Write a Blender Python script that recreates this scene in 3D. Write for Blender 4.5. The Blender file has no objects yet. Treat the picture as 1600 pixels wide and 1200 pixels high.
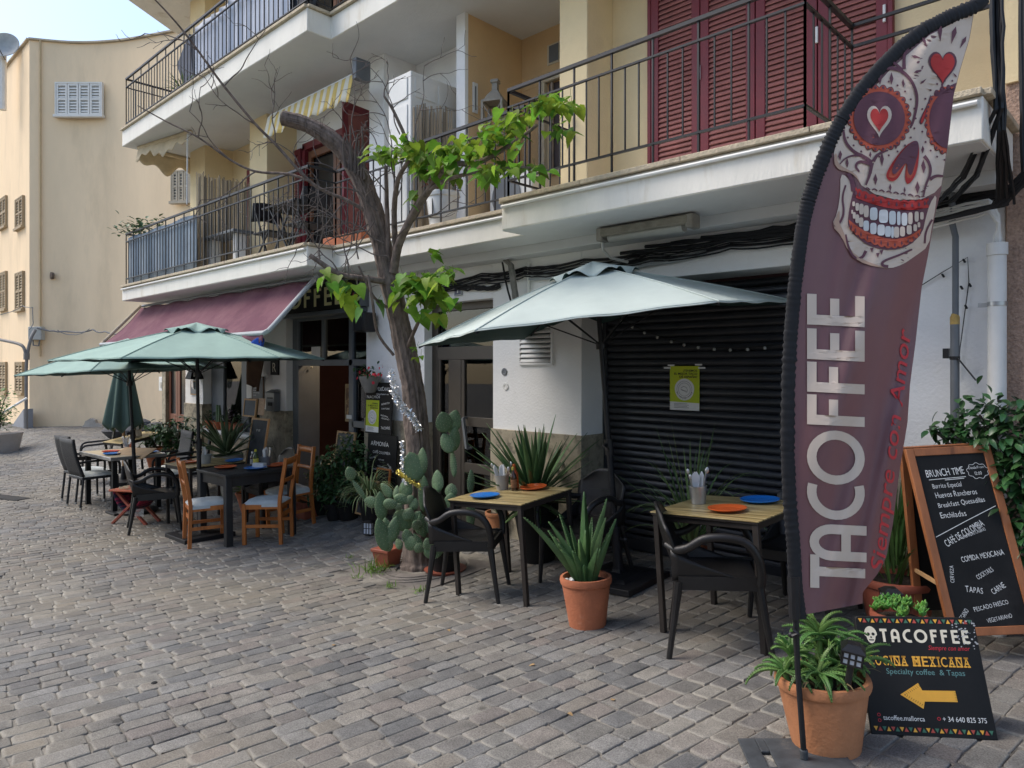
import bpy, math, random
from mathutils import Vector, Matrix, Quaternion
from mathutils.geometry import tessellate_polygon
R = math.radians
rnd = random.Random(7)
sc = bpy.context.scene
COL = sc.collection

# ------------------------------------------------------------------ camera, world, sun, exposure
F, HX, HY, CZ = 1110.0, 800.0, 575.0, 1.55
_A = math.atan2(1160, 1110)
FW = Vector((-math.cos(_A), math.sin(_A), 0)); RT = Vector((FW.y, -FW.x, 0))
cam = bpy.data.cameras.new('camera'); cam_o = bpy.data.objects.new('camera', cam); COL.objects.link(cam_o)
cam.sensor_width = 36; cam.lens = 36 * F / 1600; cam.shift_y = (HY - 600) / 1600
cam.clip_start = 0.05; cam.clip_end = 500
cam_o.location = (0, 0, CZ); cam_o.rotation_euler = (R(90), 0, math.atan2(-FW.x, FW.y))
sc.camera = cam_o
SUN_EL, SUN_AZ = 52, 235       # degrees; azimuth clockwise from +Y
w = bpy.data.worlds.new('World'); sc.world = w; w.use_nodes = True
nt = w.node_tree; bg = nt.nodes['Background']
sky = nt.nodes.new('ShaderNodeTexSky'); sky.sky_type = 'NISHITA'; sky.sun_disc = False
sky.sun_elevation = R(SUN_EL); sky.sun_rotation = R(SUN_AZ); sky.air_density = 1.0; sky.dust_density = 1.9; sky.ozone_density = 1.0
nt.links.new(sky.outputs[0], bg.inputs[0]); bg.inputs[1].default_value = 0.15
sun = bpy.data.lights.new('sun', 'SUN'); sun.energy = 1.45; sun.angle = R(36); sun.color = (1, .93, .83)
sun_o = bpy.data.objects.new('sun', sun); COL.objects.link(sun_o); sun_o.location = (-6, -6, 15)
_sd = Vector((math.sin(R(SUN_AZ)) * math.cos(R(SUN_EL)), math.cos(R(SUN_AZ)) * math.cos(R(SUN_EL)), math.sin(R(SUN_EL))))
sun_o.rotation_euler = _sd.to_track_quat('Z', 'Y').to_euler()
sc.view_settings.view_transform = 'Standard'; sc.view_settings.look = 'None'
sc.view_settings.exposure = 0.92; sc.view_settings.gamma = 1
sc.cycles.max_bounces = 8; sc.cycles.diffuse_bounces = 4; sc.cycles.transparent_max_bounces = 12

# ------------------------------------------------------------------ terrain: the street falls to the left
GX = [-60, -25, -16, -9.6, -6.5, -3.3, -1.5, 0, 3, 8]
GZ = [-.75, -.5, -.43, -.37, -.32, -.15, -.02, .07, .20, .4]
def _lin(x):
    if x <= GX[0]: return GZ[0]
    for i in range(len(GX) - 1):
        if x <= GX[i + 1]:
            t = (x - GX[i]) / (GX[i + 1] - GX[i]); return GZ[i] + t * (GZ[i + 1] - GZ[i])
    return GZ[-1]
def ss(a, b, x):
    t = min(1, max(0, (x - a) / (b - a))); return t * t * (3 - 2 * t)
def gz(x, y):
    b = sum(_lin(x + k * .25) for k in range(-3, 4)) / 7
    return b * (1 - .52 * ss(3.9, 5.1, y))
def ray(px, d):
    l = (px - HX) / F * d; return FW * d + RT * l
def W(px, py, d):
    v = ray(px, d); return Vector((v.x, v.y, CZ - (py - HY) / F * d))
def G(px, py):
    d = CZ * F / (py - HY)
    for i in range(50):
        v = ray(px, d); d = .5 * d + .5 * (CZ - gz(v.x, v.y)) * F / (py - HY)
    v = ray(px, d); return Vector((v.x, v.y, gz(v.x, v.y)))
def PY(px, py, Y):
    c = (px - HX) / F; return W(px, py, Y / (FW.y + RT.y * c))
def PX(px, Y): return PY(px, 600, Y).x
def tiltq(x, y, k=1.0):
    e = .35
    gx = (gz(x + e, y) - gz(x - e, y)) / (2 * e) * k; gy = (gz(x, y + e) - gz(x, y - e)) / (2 * e) * k
    return Vector((0, 0, 1)).rotation_difference(Vector((-gx, -gy, 1)).normalized())

# ------------------------------------------------------------------ mesh builder
def rotz(a): return Matrix.Rotation(a, 4, 'Z')
def rotx(a): return Matrix.Rotation(a, 4, 'X')
def roty(a): return Matrix.Rotation(a, 4, 'Y')
def tr(x, y=None, z=None):
    return Matrix.Translation(Vector((x, y, z)) if y is not None else Vector(x))
class MB:
    def __init__(s, world=False): s.v = []; s.f = []; s.M = None; s.world = world
    def add(s, vs, fs):
        n = len(s.v)
        if s.M is not None: vs = [s.M @ Vector(p) for p in vs]
        s.v += [tuple(p) for p in vs]; s.f += [tuple(i + n for i in q) for q in fs]; return s
    def box(s, x0, x1, y0, y1, z0, z1, M=None):
        p = [Vector((x, y, z)) for z in (z0, z1) for y in (y0, y1) for x in (x0, x1)]
        if M is not None: p = [M @ q for q in p]
        return s.add(p, [(0, 2, 3, 1), (4, 5, 7, 6), (0, 1, 5, 4), (2, 6, 7, 3), (0, 4, 6, 2), (1, 3, 7, 5)])
    def bar(s, a, b, w, h, up=(0, 0, 1)):
        a, b = Vector(a), Vector(b); d = (b - a).normalized(); up = Vector(up)
        if abs(d.dot(up)) > .99: up = Vector((1, 0, 0)) if abs(d.x) < .9 else Vector((0, 1, 0))
        x = d.cross(up).normalized(); z = x.cross(d)
        p = [c + x * i * w / 2 + z * j * h / 2 for c in (a, b) for i, j in ((-1, -1), (1, -1), (1, 1), (-1, 1))]
        return s.add(p, [(0, 1, 2, 3), (7, 6, 5, 4), (0, 4, 5, 1), (1, 5, 6, 2), (2, 6, 7, 3), (3, 7, 4, 0)])
    def tube(s, pts, r, n=8, cap=True, flat=1.0, jit=0, up=None):
        pts = [Vector(p) for p in pts]; m = len(pts); rs = r if isinstance(r, (list, tuple)) else [r] * m
        vs = []; prev = None
        for i, p in enumerate(pts):
            t = (pts[min(i + 1, m - 1)] - pts[max(i - 1, 0)])
            t = t.normalized() if t.length > 1e-9 else Vector((0, 0, 1))
            if prev is None:
                a = Vector(up) if up else (Vector((0, 0, 1)) if abs(t.z) < .9 else Vector((1, 0, 0)))
                x = t.cross(a).normalized()
            else:
                x = prev - t * prev.dot(t); x = x.normalized() if x.length > 1e-6 else t.orthogonal().normalized()
            prev = x; y = t.cross(x)
            for k in range(n):
                an = 2 * math.pi * k / n; q = rs[i] * (1 + (rnd.uniform(-jit, jit) if jit else 0))
                vs.append(p + x * math.cos(an) * q + y * math.sin(an) * q * flat)
        fs = [(i * n + k, i * n + (k + 1) % n, (i + 1) * n + (k + 1) % n, (i + 1) * n + k) for i in range(m - 1) for k in range(n)]
        if cap: fs += [tuple(range(n - 1, -1, -1)), tuple((m - 1) * n + k for k in range(n))]
        return s.add(vs, fs)
    def lathe(s, prof, n=24, c=(0, 0, 0), M=None, sq=None):
        vs = []; m = len(prof); c = Vector(c)
        for r, z in prof:
            for k in range(n):
                a = 2 * math.pi * k / n
                v = Vector((r * math.cos(a), r * math.sin(a), z))
                if M is not None: v = M @ v
                vs.append(v + c)
        fs = [(i * n + k, i * n + (k + 1) % n, (i + 1) * n + (k + 1) % n, (i + 1) * n + k) for i in range(m - 1) for k in range(n)]
        fs += [tuple(range(n - 1, -1, -1)), tuple((m - 1) * n + k for k in range(n))]
        return s.add(vs, fs)
    def prism(s, poly, z0, z1, M=None):
        n = len(poly); p = [Vector((x, y, z)) for z in (z0, z1) for x, y in poly]
        if M is not None: p = [M @ q for q in p]
        area = sum(poly[i][0] * poly[(i + 1) % n][1] - poly[(i + 1) % n][0] * poly[i][1] for i in range(n))
        fs = [tuple(range(n - 1, -1, -1)), tuple(range(n, 2 * n))] + [(i, (i + 1) % n, n + (i + 1) % n, n + i) for i in range(n)]
        if area < 0: fs = [tuple(reversed(f)) for f in fs]
        return s.add(p, fs)
    def grid(s, fn, nu, nv):
        vs = [fn(i / nu, j / nv) for j in range(nv + 1) for i in range(nu + 1)]
        return s.add(vs, [(j * (nu + 1) + i, j * (nu + 1) + i + 1, (j + 1) * (nu + 1) + i + 1, (j + 1) * (nu + 1) + i) for j in range(nv) for i in range(nu)])
    def ball(s, c, r, n=10, m=6, sc3=(1, 1, 1)):
        c = Vector(c); prof = [(max(1e-4, math.sin(math.pi * i / m)) * r, -math.cos(math.pi * i / m) * r) for i in range(m + 1)]
        return s.lathe(prof, n, c, Matrix.Diagonal((*sc3, 1)))
    def blade(s, base, d, L, wd, droop=.5, seg=6, crease=.25, side=None, taper=.75, teeth=0):
        # sword leaf: starts along d and bends down
        p = Vector(base); d = Vector(d).normalized(); sd = Vector(side) if side else d.cross(Vector((0, 0, 1)))
        if sd.length < 1e-3: sd = Vector((1, 0, 0))
        sd = sd.normalized(); vs = []
        for i in range(seg + 1):
            t = i / seg
            wv = wd * (.55 + .9 * t if t < .35 else .865 * (1 - ((t - .35) / .65) ** 1.6)) * .5 + .0005
            nrm = sd.cross(d)
            vs += [p - sd * wv + nrm * wv * crease * 2, p.copy(), p + sd * wv + nrm * wv * crease * 2]
            p = p + d * (L / seg)
            d = (d + Vector((0, 0, -1)) * droop / seg * (.4 + t * 1.3)).normalized()
            sd = (sd - d * sd.dot(d)).normalized()
        fs = []
        for i in range(seg):
            a = i * 3; fs += [(a, a + 1, a + 4, a + 3), (a + 1, a + 2, a + 5, a + 4)]
        if teeth:
            for i in range(1, seg):
                for q in (0, 2):
                    a_ = i * 3; e0, e1, m0 = vs[a_ + q], vs[min(a_ + 3, seg * 3) + q], vs[a_ + 1]; o_ = (e0 - m0); o_ = o_.normalized() * teeth if o_.length > 1e-5 else o_
                    for f_ in (.15, .6):
                        n_ = len(vs); b_ = e0.lerp(e1, f_); vs += [b_, e0.lerp(e1, f_ + .22), b_ + (e1 - e0) * .16 + o_]; fs.append((n_, n_ + 1, n_ + 2))
        return s.add(vs, fs)
    def leaf(s, base, d, nrm, L, wd, heart=False, curl=.15):
        base = Vector(base); d = Vector(d).normalized(); sd = d.cross(Vector(nrm))
        sd = sd.normalized() if sd.length > 1e-4 else d.orthogonal().normalized(); n = sd.cross(d)
        if heart: prof = [(-.08, .28), (.08, .5), (.35, .46), (.65, .27), (1, 0)]
        else: prof = [(0, .08), (.25, .42), (.5, .5), (.78, .3), (1, 0)]
        vs = []; 
        for t, q in prof:
            c = base + d * (t if t > 0 else 0) * L - n * curl * L * t * t
            e = base + d * t * L - n * curl * L * t * t
            vs += [e - sd * q * wd + n * q * wd * .25, c, e + sd * q * wd + n * q * wd * .25]
        fs = []
        for i in range(len(prof) - 1):
            a = i * 3; fs += [(a, a + 1, a + 4, a + 3), (a + 1, a + 2, a + 5, a + 4)]
        return s.add(vs, fs)

MATX = {}                        # rest matrix of every thing's Empty, so parts may be given in world coordinates
def tag(o, label=None, cat=None, group=None, kind=None):
    if label: o['label'] = label
    if cat: o['category'] = cat
    if group: o['group'] = group
    if kind: o['kind'] = kind
    return o
def build(mb, name, mat, parent=None, bevel=0, angle=35, label=None, solid=0, mat2=None, subsurf=0):
    me = bpy.data.meshes.new(name); vs = mb.v
    mx = None; p = parent
    if p is not None and mb.world: mx = MATX.get(p.name, None)
    if mx is not None:
        inv = mx.inverted(); vs = [tuple(inv @ Vector(v)) for v in vs]
    me.from_pydata(vs, [], mb.f); me.update()
    for q in me.polygons: q.use_smooth = True
    me.set_sharp_from_angle(angle=R(angle))
    me.materials.append(mat)
    if mat2: me.materials.append(mat2)
    o = bpy.data.objects.new(name, me); COL.objects.link(o)
    if parent is not None:
        o.parent = parent
        if parent.name in MATX: MATX[o.name] = MATX[parent.name]
    if solid:
        md = o.modifiers.new('solid', 'SOLIDIFY'); md.thickness = abs(solid); md.offset = -1 if solid > 0 else 1
        if mat2: md.material_offset = 1; md.material_offset_rim = 0
    if bevel:
        md = o.modifiers.new('bevel', 'BEVEL'); md.width = bevel; md.segments = 2; md.limit_method = 'ANGLE'; md.angle_limit = R(35)
    if subsurf:
        md = o.modifiers.new('sub', 'SUBSURF'); md.levels = subsurf; md.render_levels = subsurf
    if label: o['label'] = label
    return o
def thing(name, label, cat, loc, rz=0, group=None, tilt=0.0, quat=None):
    o = bpy.data.objects.new(name, None); COL.objects.link(o); o.empty_display_size = .1
    q = (tiltq(loc[0], loc[1], tilt) if tilt else Quaternion()) @ Quaternion((0, 0, 1), rz)
    if quat is not None: q = quat @ Quaternion((0, 0, 1), rz)
    o.rotation_mode = 'QUATERNION'; o.location = loc; o.rotation_quaternion = q
    MATX[o.name] = Matrix.Translation(Vector(loc)) @ q.to_matrix().to_4x4()
    return tag(o, label, cat, group)
def solo(mb, name, mat, label, cat, group=None, kind=None, **k):
    o = build(mb, name, mat, None, **k); return tag(o, label, cat, group, kind)
def dup(root, loc, rz=0, label=None, tilt=0.0, quat=None):
    r = root.copy(); COL.objects.link(r)
    q = (tiltq(loc[0], loc[1], tilt) if tilt else Quaternion()) @ Quaternion((0, 0, 1), rz)
    if quat is not None: q = quat @ Quaternion((0, 0, 1), rz)
    r.location = loc; r.rotation_quaternion = q
    MATX[r.name] = Matrix.Translation(Vector(loc)) @ q.to_matrix().to_4x4()
    if label: r['label'] = label
    for ch in list(root.children):
        c = ch.copy(); COL.objects.link(c); c.parent = r
        for g_ in list(ch.children):
            d = g_.copy(); COL.objects.link(d); d.parent = c
    return r

# ------------------------------------------------------------------ materials
def lin(c): return tuple((x / 12.92 if x <= .04045 else ((x + .055) / 1.055) ** 2.4) for x in c)
def H(h): return lin(tuple(int(h[i:i + 2], 16) / 255 for i in (0, 2, 4)))
def _n(t, k, **kw):
    n = t.nodes.new('ShaderNode' + k)
    for a, b in kw.items(): setattr(n, a, b)
    return n
def mat(name, col, rough=.6, var=.12, scale=6, bump=0, bscale=60, metal=0, spec=.4, col2=None, thr=(.55, .75), s2=3,
        stretch=None, transl=0, hue=0, island=0, sheen=0, coat=0):
    m = bpy.data.materials.new(name); m.use_nodes = True; t = m.node_tree; L = t.links.new
    b = t.nodes['Principled BSDF']; out = t.nodes['Material Output']
    tc = _n(t, 'TexCoord'); vec = tc.outputs['Object']
    if stretch:
        mp = _n(t, 'Mapping'); mp.inputs['Scale'].default_value = stretch; L(vec, mp.inputs['Vector']); vec = mp.outputs[0]
    nz = _n(t, 'TexNoise'); nz.inputs['Scale'].default_value = scale; nz.inputs['Detail'].default_value = 6; nz.inputs['Roughness'].default_value = .65
    L(vec, nz.inputs['Vector'])
    rp = _n(t, 'ValToRGB'); rp.color_ramp.elements[0].position = .3; rp.color_ramp.elements[1].position = .7
    lo = tuple(min(1, c * (1 - var)) for c in col); hi = tuple(min(1, c * (1 + var)) for c in col)
    rp.color_ramp.elements[0].color = (*lo, 1); rp.color_ramp.elements[1].color = (*hi, 1)
    L(nz.outputs['Fac'], rp.inputs[0]); cur = rp.outputs[0]
    if col2:
        n2 = _n(t, 'TexNoise'); n2.inputs['Scale'].default_value = s2; n2.inputs['Detail'].default_value = 8; n2.inputs['Roughness'].default_value = .7
        L(vec, n2.inputs['Vector'])
        r2 = _n(t, 'ValToRGB'); r2.color_ramp.elements[0].position = thr[0]; r2.color_ramp.elements[1].position = thr[1]
        L(n2.outputs['Fac'], r2.inputs[0])
        mx = _n(t, 'MixRGB'); mx.inputs[2].default_value = (*col2, 1); L(r2.outputs[0], mx.inputs[0]); L(cur, mx.inputs[1]); cur = mx.outputs[0]
    if island:
        ge = _n(t, 'NewGeometry'); hs = _n(t, 'HueSaturation')
        ma = _n(t, 'MapRange'); ma.inputs[3].default_value = 1 - island; ma.inputs[4].default_value = 1 + island
        L(ge.outputs['Random Per Island'], ma.inputs[0]); L(ma.outputs[0], hs.inputs['Value']); L(cur, hs.inputs['Color'])
        m2 = _n(t, 'MapRange'); m2.inputs[3].default_value = .5 - hue; m2.inputs[4].default_value = .5 + hue
        mm = _n(t, 'Math', operation='FRACT'); m3 = _n(t, 'Math', operation='MULTIPLY'); m3.inputs[1].default_value = 7.31
        L(ge.outputs['Random Per Island'], m3.inputs[0]); L(m3.outputs[0], mm.inputs[0]); L(mm.outputs[0], m2.inputs[0]); L(m2.outputs[0], hs.inputs['Hue'])
        cur = hs.outputs[0]
    L(cur, b.inputs['Base Color'])
    b.inputs['Roughness'].default_value = rough; b.inputs['Metallic'].default_value = metal
    b.inputs['Specular IOR Level'].default_value = spec
    if coat: b.inputs['Coat Weight'].default_value = coat
    if rough > .15 and rough < .95:
        mr = _n(t, 'MapRange'); mr.inputs[3].default_value = max(.05, rough - .1); mr.inputs[4].default_value = min(1, rough + .1)
        L(nz.outputs['Fac'], mr.inputs[0]); L(mr.outputs[0], b.inputs['Roughness'])
    if bump:
        n3 = _n(t, 'TexNoise'); n3.inputs['Scale'].default_value = bscale; n3.inputs['Detail'].default_value = 4
        L(vec, n3.inputs['Vector'])
        bp = _n(t, 'Bump'); bp.inputs['Strength'].default_value = min(1, bump); bp.inputs['Distance'].default_value = .012
        L(n3.outputs['Fac'], bp.inputs['Height']); L(bp.outputs[0], b.inputs['Normal'])
    if transl:
        tl = _n(t, 'BsdfTranslucent'); L(cur, tl.inputs['Color']); ms = _n(t, 'MixShader'); ms.inputs[0].default_value = transl
        L(b.outputs[0], ms.inputs[1]); L(tl.outputs[0], ms.inputs[2]); L(ms.outputs[0], out.inputs[0])
    return m
def glassmat(name, tint=(.5, .55, .55), refl=1.0, rough=.02):
    m = bpy.data.materials.new(name); m.use_nodes = True; t = m.node_tree; L = t.links.new
    out = t.nodes['Material Output']; t.nodes.remove(t.nodes['Principled BSDF'])
    tp = _n(t, 'BsdfTransparent'); tp.inputs[0].default_value = (*tint, 1)
    gl = _n(t, 'BsdfGlossy'); gl.inputs['Roughness'].default_value = rough; gl.inputs[0].default_value = (refl, refl, refl, 1)
    fr = _n(t, 'Fresnel'); fr.inputs[0].default_value = 1.55; ms = _n(t, 'MixShader')
    nz = _n(t, 'TexNoise'); nz.inputs['Scale'].default_value = 1.5; bp = _n(t, 'Bump'); bp.inputs['Strength'].default_value = .04
    L(nz.outputs[0], bp.inputs['Height']); L(bp.outputs[0], gl.inputs['Normal'])
    L(fr.outputs[0], ms.inputs[0]); L(tp.outputs[0], ms.inputs[1]); L(gl.outputs[0], ms.inputs[2]); L(ms.outputs[0], out.inputs[0])
    return m
def emit(name, col, st):
    m = bpy.data.materials.new(name); m.use_nodes = True; b = m.node_tree.nodes['Principled BSDF']
    b.inputs['Base Color'].default_value = (*col, 1); b.inputs['Emission Color'].default_value = (*col, 1); b.inputs['Emission Strength'].default_value = st
    return m

white_wall = mat('white_render', (.83, .82, .79), .9, .05, 2, .35, 45, col2=(.64, .62, .58), thr=(.56, .85), s2=1.3)
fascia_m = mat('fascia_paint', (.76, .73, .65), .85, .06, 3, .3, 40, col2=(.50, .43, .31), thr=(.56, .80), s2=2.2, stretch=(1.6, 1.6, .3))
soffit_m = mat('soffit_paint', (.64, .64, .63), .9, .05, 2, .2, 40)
cream_wall = mat('cream_render', (.77, .62, .37), .9, .05, 2, .3, 50, col2=(.64, .50, .30), thr=(.55, .85), s2=1.2)
tan_wall = mat('ochre_render', (.66, .46, .25), .9, .05, 2, .3, 50)
far_wall = mat('yellow_render', (.83, .64, .42), .95, .06, .9, .5, 9, col2=(.62, .48, .31), thr=(.50, .80), s2=.7, stretch=(1, 1, .3))
stone_ledge = mat('stone_coping', (.50, .42, .30), .9, .2, 25, .6, 80, col2=(.22, .19, .14), thr=(.55, .72), s2=9)
clad = mat('stone_cladding', (.36, .31, .22), .75, .3, 5, .5, 30, col2=(.16, .14, .10), thr=(.48, .62), s2=7)
rough_brown = mat('roughcast', (.40, .27, .20), .95, .25, 60, 1.0, 70, col2=(.24, .16, .12), thr=(.5, .7), s2=40)
iron = mat('black_iron', (.011, .011, .013), .5, .3, 20)
black_plastic = mat('black_plastic', (.015, .014, .014), .38, .25, 6, .15, 260, col2=(.028, .026, .024), thr=(.52, .75), s2=5)
dark_brown_metal = mat('brown_metal', (.03, .024, .02), .5, .25, 10)
black_wood = mat('black_wood', (.017, .018, .020), .45, .3, 8, .15, 60, stretch=(1, 1, .2))
shutter_black = mat('black_shutter', (.029, .031, .037), .36, .3, 3, .05, 60, col2=(.045, .045, .046), thr=(.52, .8), s2=2, spec=.6)
red_paint = mat('oxblood_paint', (.17, .020, .028), .5, .15, 6, .1, 90)
slat_red = mat('faded_red_slats', (.31, .115, .10), .6, .2, 5, .1, 90)
alu = mat('bronze_aluminium', (.075, .063, .05), .45, .1, 4, metal=.3)
grey_frame = mat('grey_frame', (.15, .165, .18), .5, .1, 4)
orange_wood = mat('varnished_pine', (.42, .135, .03), .45, .3, 9, .15, 60, stretch=(1, 1, .12), col2=(.20, .055, .015), thr=(.58, .72), s2=6)
board_wood = mat('stained_pine', (.33, .12, .045), .55, .3, 9, .2, 60, stretch=(1, 1, .15), col2=(.14, .05, .02), thr=(.58, .72), s2=6)
pale_wood = mat('pale_wood', (.50, .30, .14), .6, .2, 9, .15, 60, stretch=(1, 1, .15))
cushion = mat('pale_cushion', (.50, .54, .54), .9, .1, 10, .3, 120)
terracotta = mat('terracotta', (.42, .14, .065), .8, .2, 6, .3, 60, col2=(.52, .27, .17), thr=(.6, .8), s2=5)
terracotta_tan = mat('tan_terracotta', (.43, .18, .08), .75, .22, 5, .3, 60, col2=(.56, .30, .15), thr=(.6, .85), s2=5)
plastic_brick = mat('brick_plastic', (.30, .085, .05), .5, .12, 4)
soil = mat('potting_soil', (.035, .025, .018), 1, .4, 40, .8, 60)
chalk = mat('chalkboard', (.012, .012, .012), .7, .4, 3, .05, 80, spec=.25, col2=(.032, .031, .030), thr=(.5, .8), s2=2.5)
sign_black = mat('sign_black', (.012, .012, .012), .6, .3, 4, spec=.22)
ink_white = mat('chalk_white', (.75, .75, .72), .9, .2, 60)
ink_cream = mat('cream_ink', (.72, .66, .52), .7, .05, 20)
ink_red = mat('red_ink', (.52, .03, .045), .7, .05, 20)
ink_orange = mat('orange_ink', (.75, .38, .045), .6, .05, 20)
ink_teal = mat('teal_ink', (.12, .25, .24), .7, .05, 20)
ink_black = mat('black_ink', (.015, .015, .015), .7, .05, 20)
ink_green = mat('green_ink', (.05, .16, .10), .7, .05, 20)
paper_w = mat('white_paper', (.72, .72, .70), .8, .05, 8)
paper_green = mat('lime_paper', (.36, .52, .02), .6, .1, 3, col2=(.62, .56, .01), thr=(.35, .75), s2=2.5)
glass_d = glassmat('door_glass', (.45, .48, .48))
glass_b = mat('bottle_glass', (.05, .02, .008), .15, .1, 5, spec=.6)
steel = mat('galvanised', (.45, .45, .44), .35, .15, 12, metal=.8)
steel_d = mat('grey_metal', (.16, .17, .18), .5, .1, 8, metal=.3)
plate_o = mat('orange_glaze', (.72, .13, .03), .3, .06, 8, coat=.3)
plate_b = mat('blue_glaze', (.015, .17, .56), .3, .06, 8, coat=.3)
plate_r = mat('red_glaze', (.42, .05, .03), .35, .06, 8)
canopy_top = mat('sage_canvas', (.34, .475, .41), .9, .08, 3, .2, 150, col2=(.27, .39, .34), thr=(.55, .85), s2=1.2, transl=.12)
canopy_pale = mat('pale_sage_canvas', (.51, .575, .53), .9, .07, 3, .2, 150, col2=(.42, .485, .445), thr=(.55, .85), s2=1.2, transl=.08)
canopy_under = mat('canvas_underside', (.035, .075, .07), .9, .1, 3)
canopy_dark = mat('dark_green_canvas', (.085, .13, .105), .9, .1, 4, .12, 150, col2=(.15, .21, .18), thr=(.6, .8), s2=6)
awning_m = mat('burgundy_canvas', (.125, .045, .066), .95, .1, 2, .2, 120, col2=(.24, .12, .13), thr=(.42, .8), s2=1.3)
pipe_grey = mat('grey_pipe', (.36, .38, .38), .5, .12, 6, col2=(.22, .2, .17), thr=(.6, .75), s2=6)
pipe_white = mat('white_pvc', (.70, .69, .65), .5, .06, 6)
conduit_m = mat('grey_conduit', (.13, .14, .15), .55, .1, 6)
bark = mat('bark', (.165, .127, .105), .95, .6, 22, 1.0, 40, stretch=(1, 1, .35), col2=(.23, .18, .15), thr=(.52, .68), s2=14)
twig_m = mat('bare_twig', (.13, .105, .092), .9, .3, 8)
leaf_m = mat('heart_leaf', (.16, .29, .03), .5, .25, 12, transl=.5, island=.55, hue=.035)
aloe_m = mat('aloe_leaf', (.075, .15, .05), .5, .3, 9, island=.25, hue=.015, col2=(.16, .24, .09), thr=(.6, .8), s2=10)
yucca_m = mat('yucca_leaf', (.075, .145, .05), .5, .25, 6, island=.5, hue=.02, transl=.1)
spider_m = mat('strap_leaf', (.10, .17, .055), .55, .3, 6, island=.4, hue=.02, transl=.15)
bush_m = mat('dark_leaf', (.04, .09, .03), .42, .3, 6, island=.5, hue=.02, transl=.1)
ficus_m = mat('glossy_leaf', (.03, .085, .025), .35, .3, 6, island=.5, hue=.02, transl=.1, spec=.6)
succ_m = mat('succulent_leaf', (.09, .24, .04), .4, .2, 8, island=.35, hue=.02)
cactus_m = mat('cactus_skin', (.095, .165, .08), .6, .25, 10, .5, 45, island=.3, hue=.02, col2=(.14, .18, .10), thr=(.55, .8), s2=12)
reed_m = mat('reed', (.33, .26, .18), .9, .3, 14, island=.45, stretch=(1, 1, .1))
screen_m = mat('grey_blue_screen', (.24, .29, .34), .85, .15, 5, .15, 80)
cloth_grey = mat('grey_cloth', (.48, .52, .60), .95, .05, 3)
beige_cloth = mat('beige_canvas', (.55, .45, .30), .95, .15, 5)
brown_cloth = mat('brown_cloth', (.085, .05, .03), .95, .25, 5, .3, 60)
rattan = mat('dark_rattan', (.016, .017, .020), .55, .35, 60, .5, 160)
flag_m = mat('plum_fabric', (.19, .088, .094), .5, .06, 3, .1, 300, transl=.08, spec=.5)
flag_cream = mat('printed_cream', (.68, .555, .45), .75, .03, 3)
flag_shade = mat('printed_beige', (.50, .33, .24), .75, .03, 3)
flag_red = mat('printed_red', (.50, .045, .04), .75, .03, 3)
flag_coral = mat('printed_coral', (.56, .11, .06), .75, .03, 3)
flag_plum = mat('printed_plum', (.15, .06, .08), .75, .03, 3)
flag_white = mat('printed_white', (.68, .68, .66), .75, .03, 3)
sleeve_m = mat('black_elastic', (.012, .012, .014), .75, .3, 30)
grate_m = mat('concrete_slab', (.17, .15, .13), .9, .2, 8, .4, 60)
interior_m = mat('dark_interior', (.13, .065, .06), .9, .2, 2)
lampshade_w = mat('dull_diffuser', (.42, .42, .38), .5, .1, 6)
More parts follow.
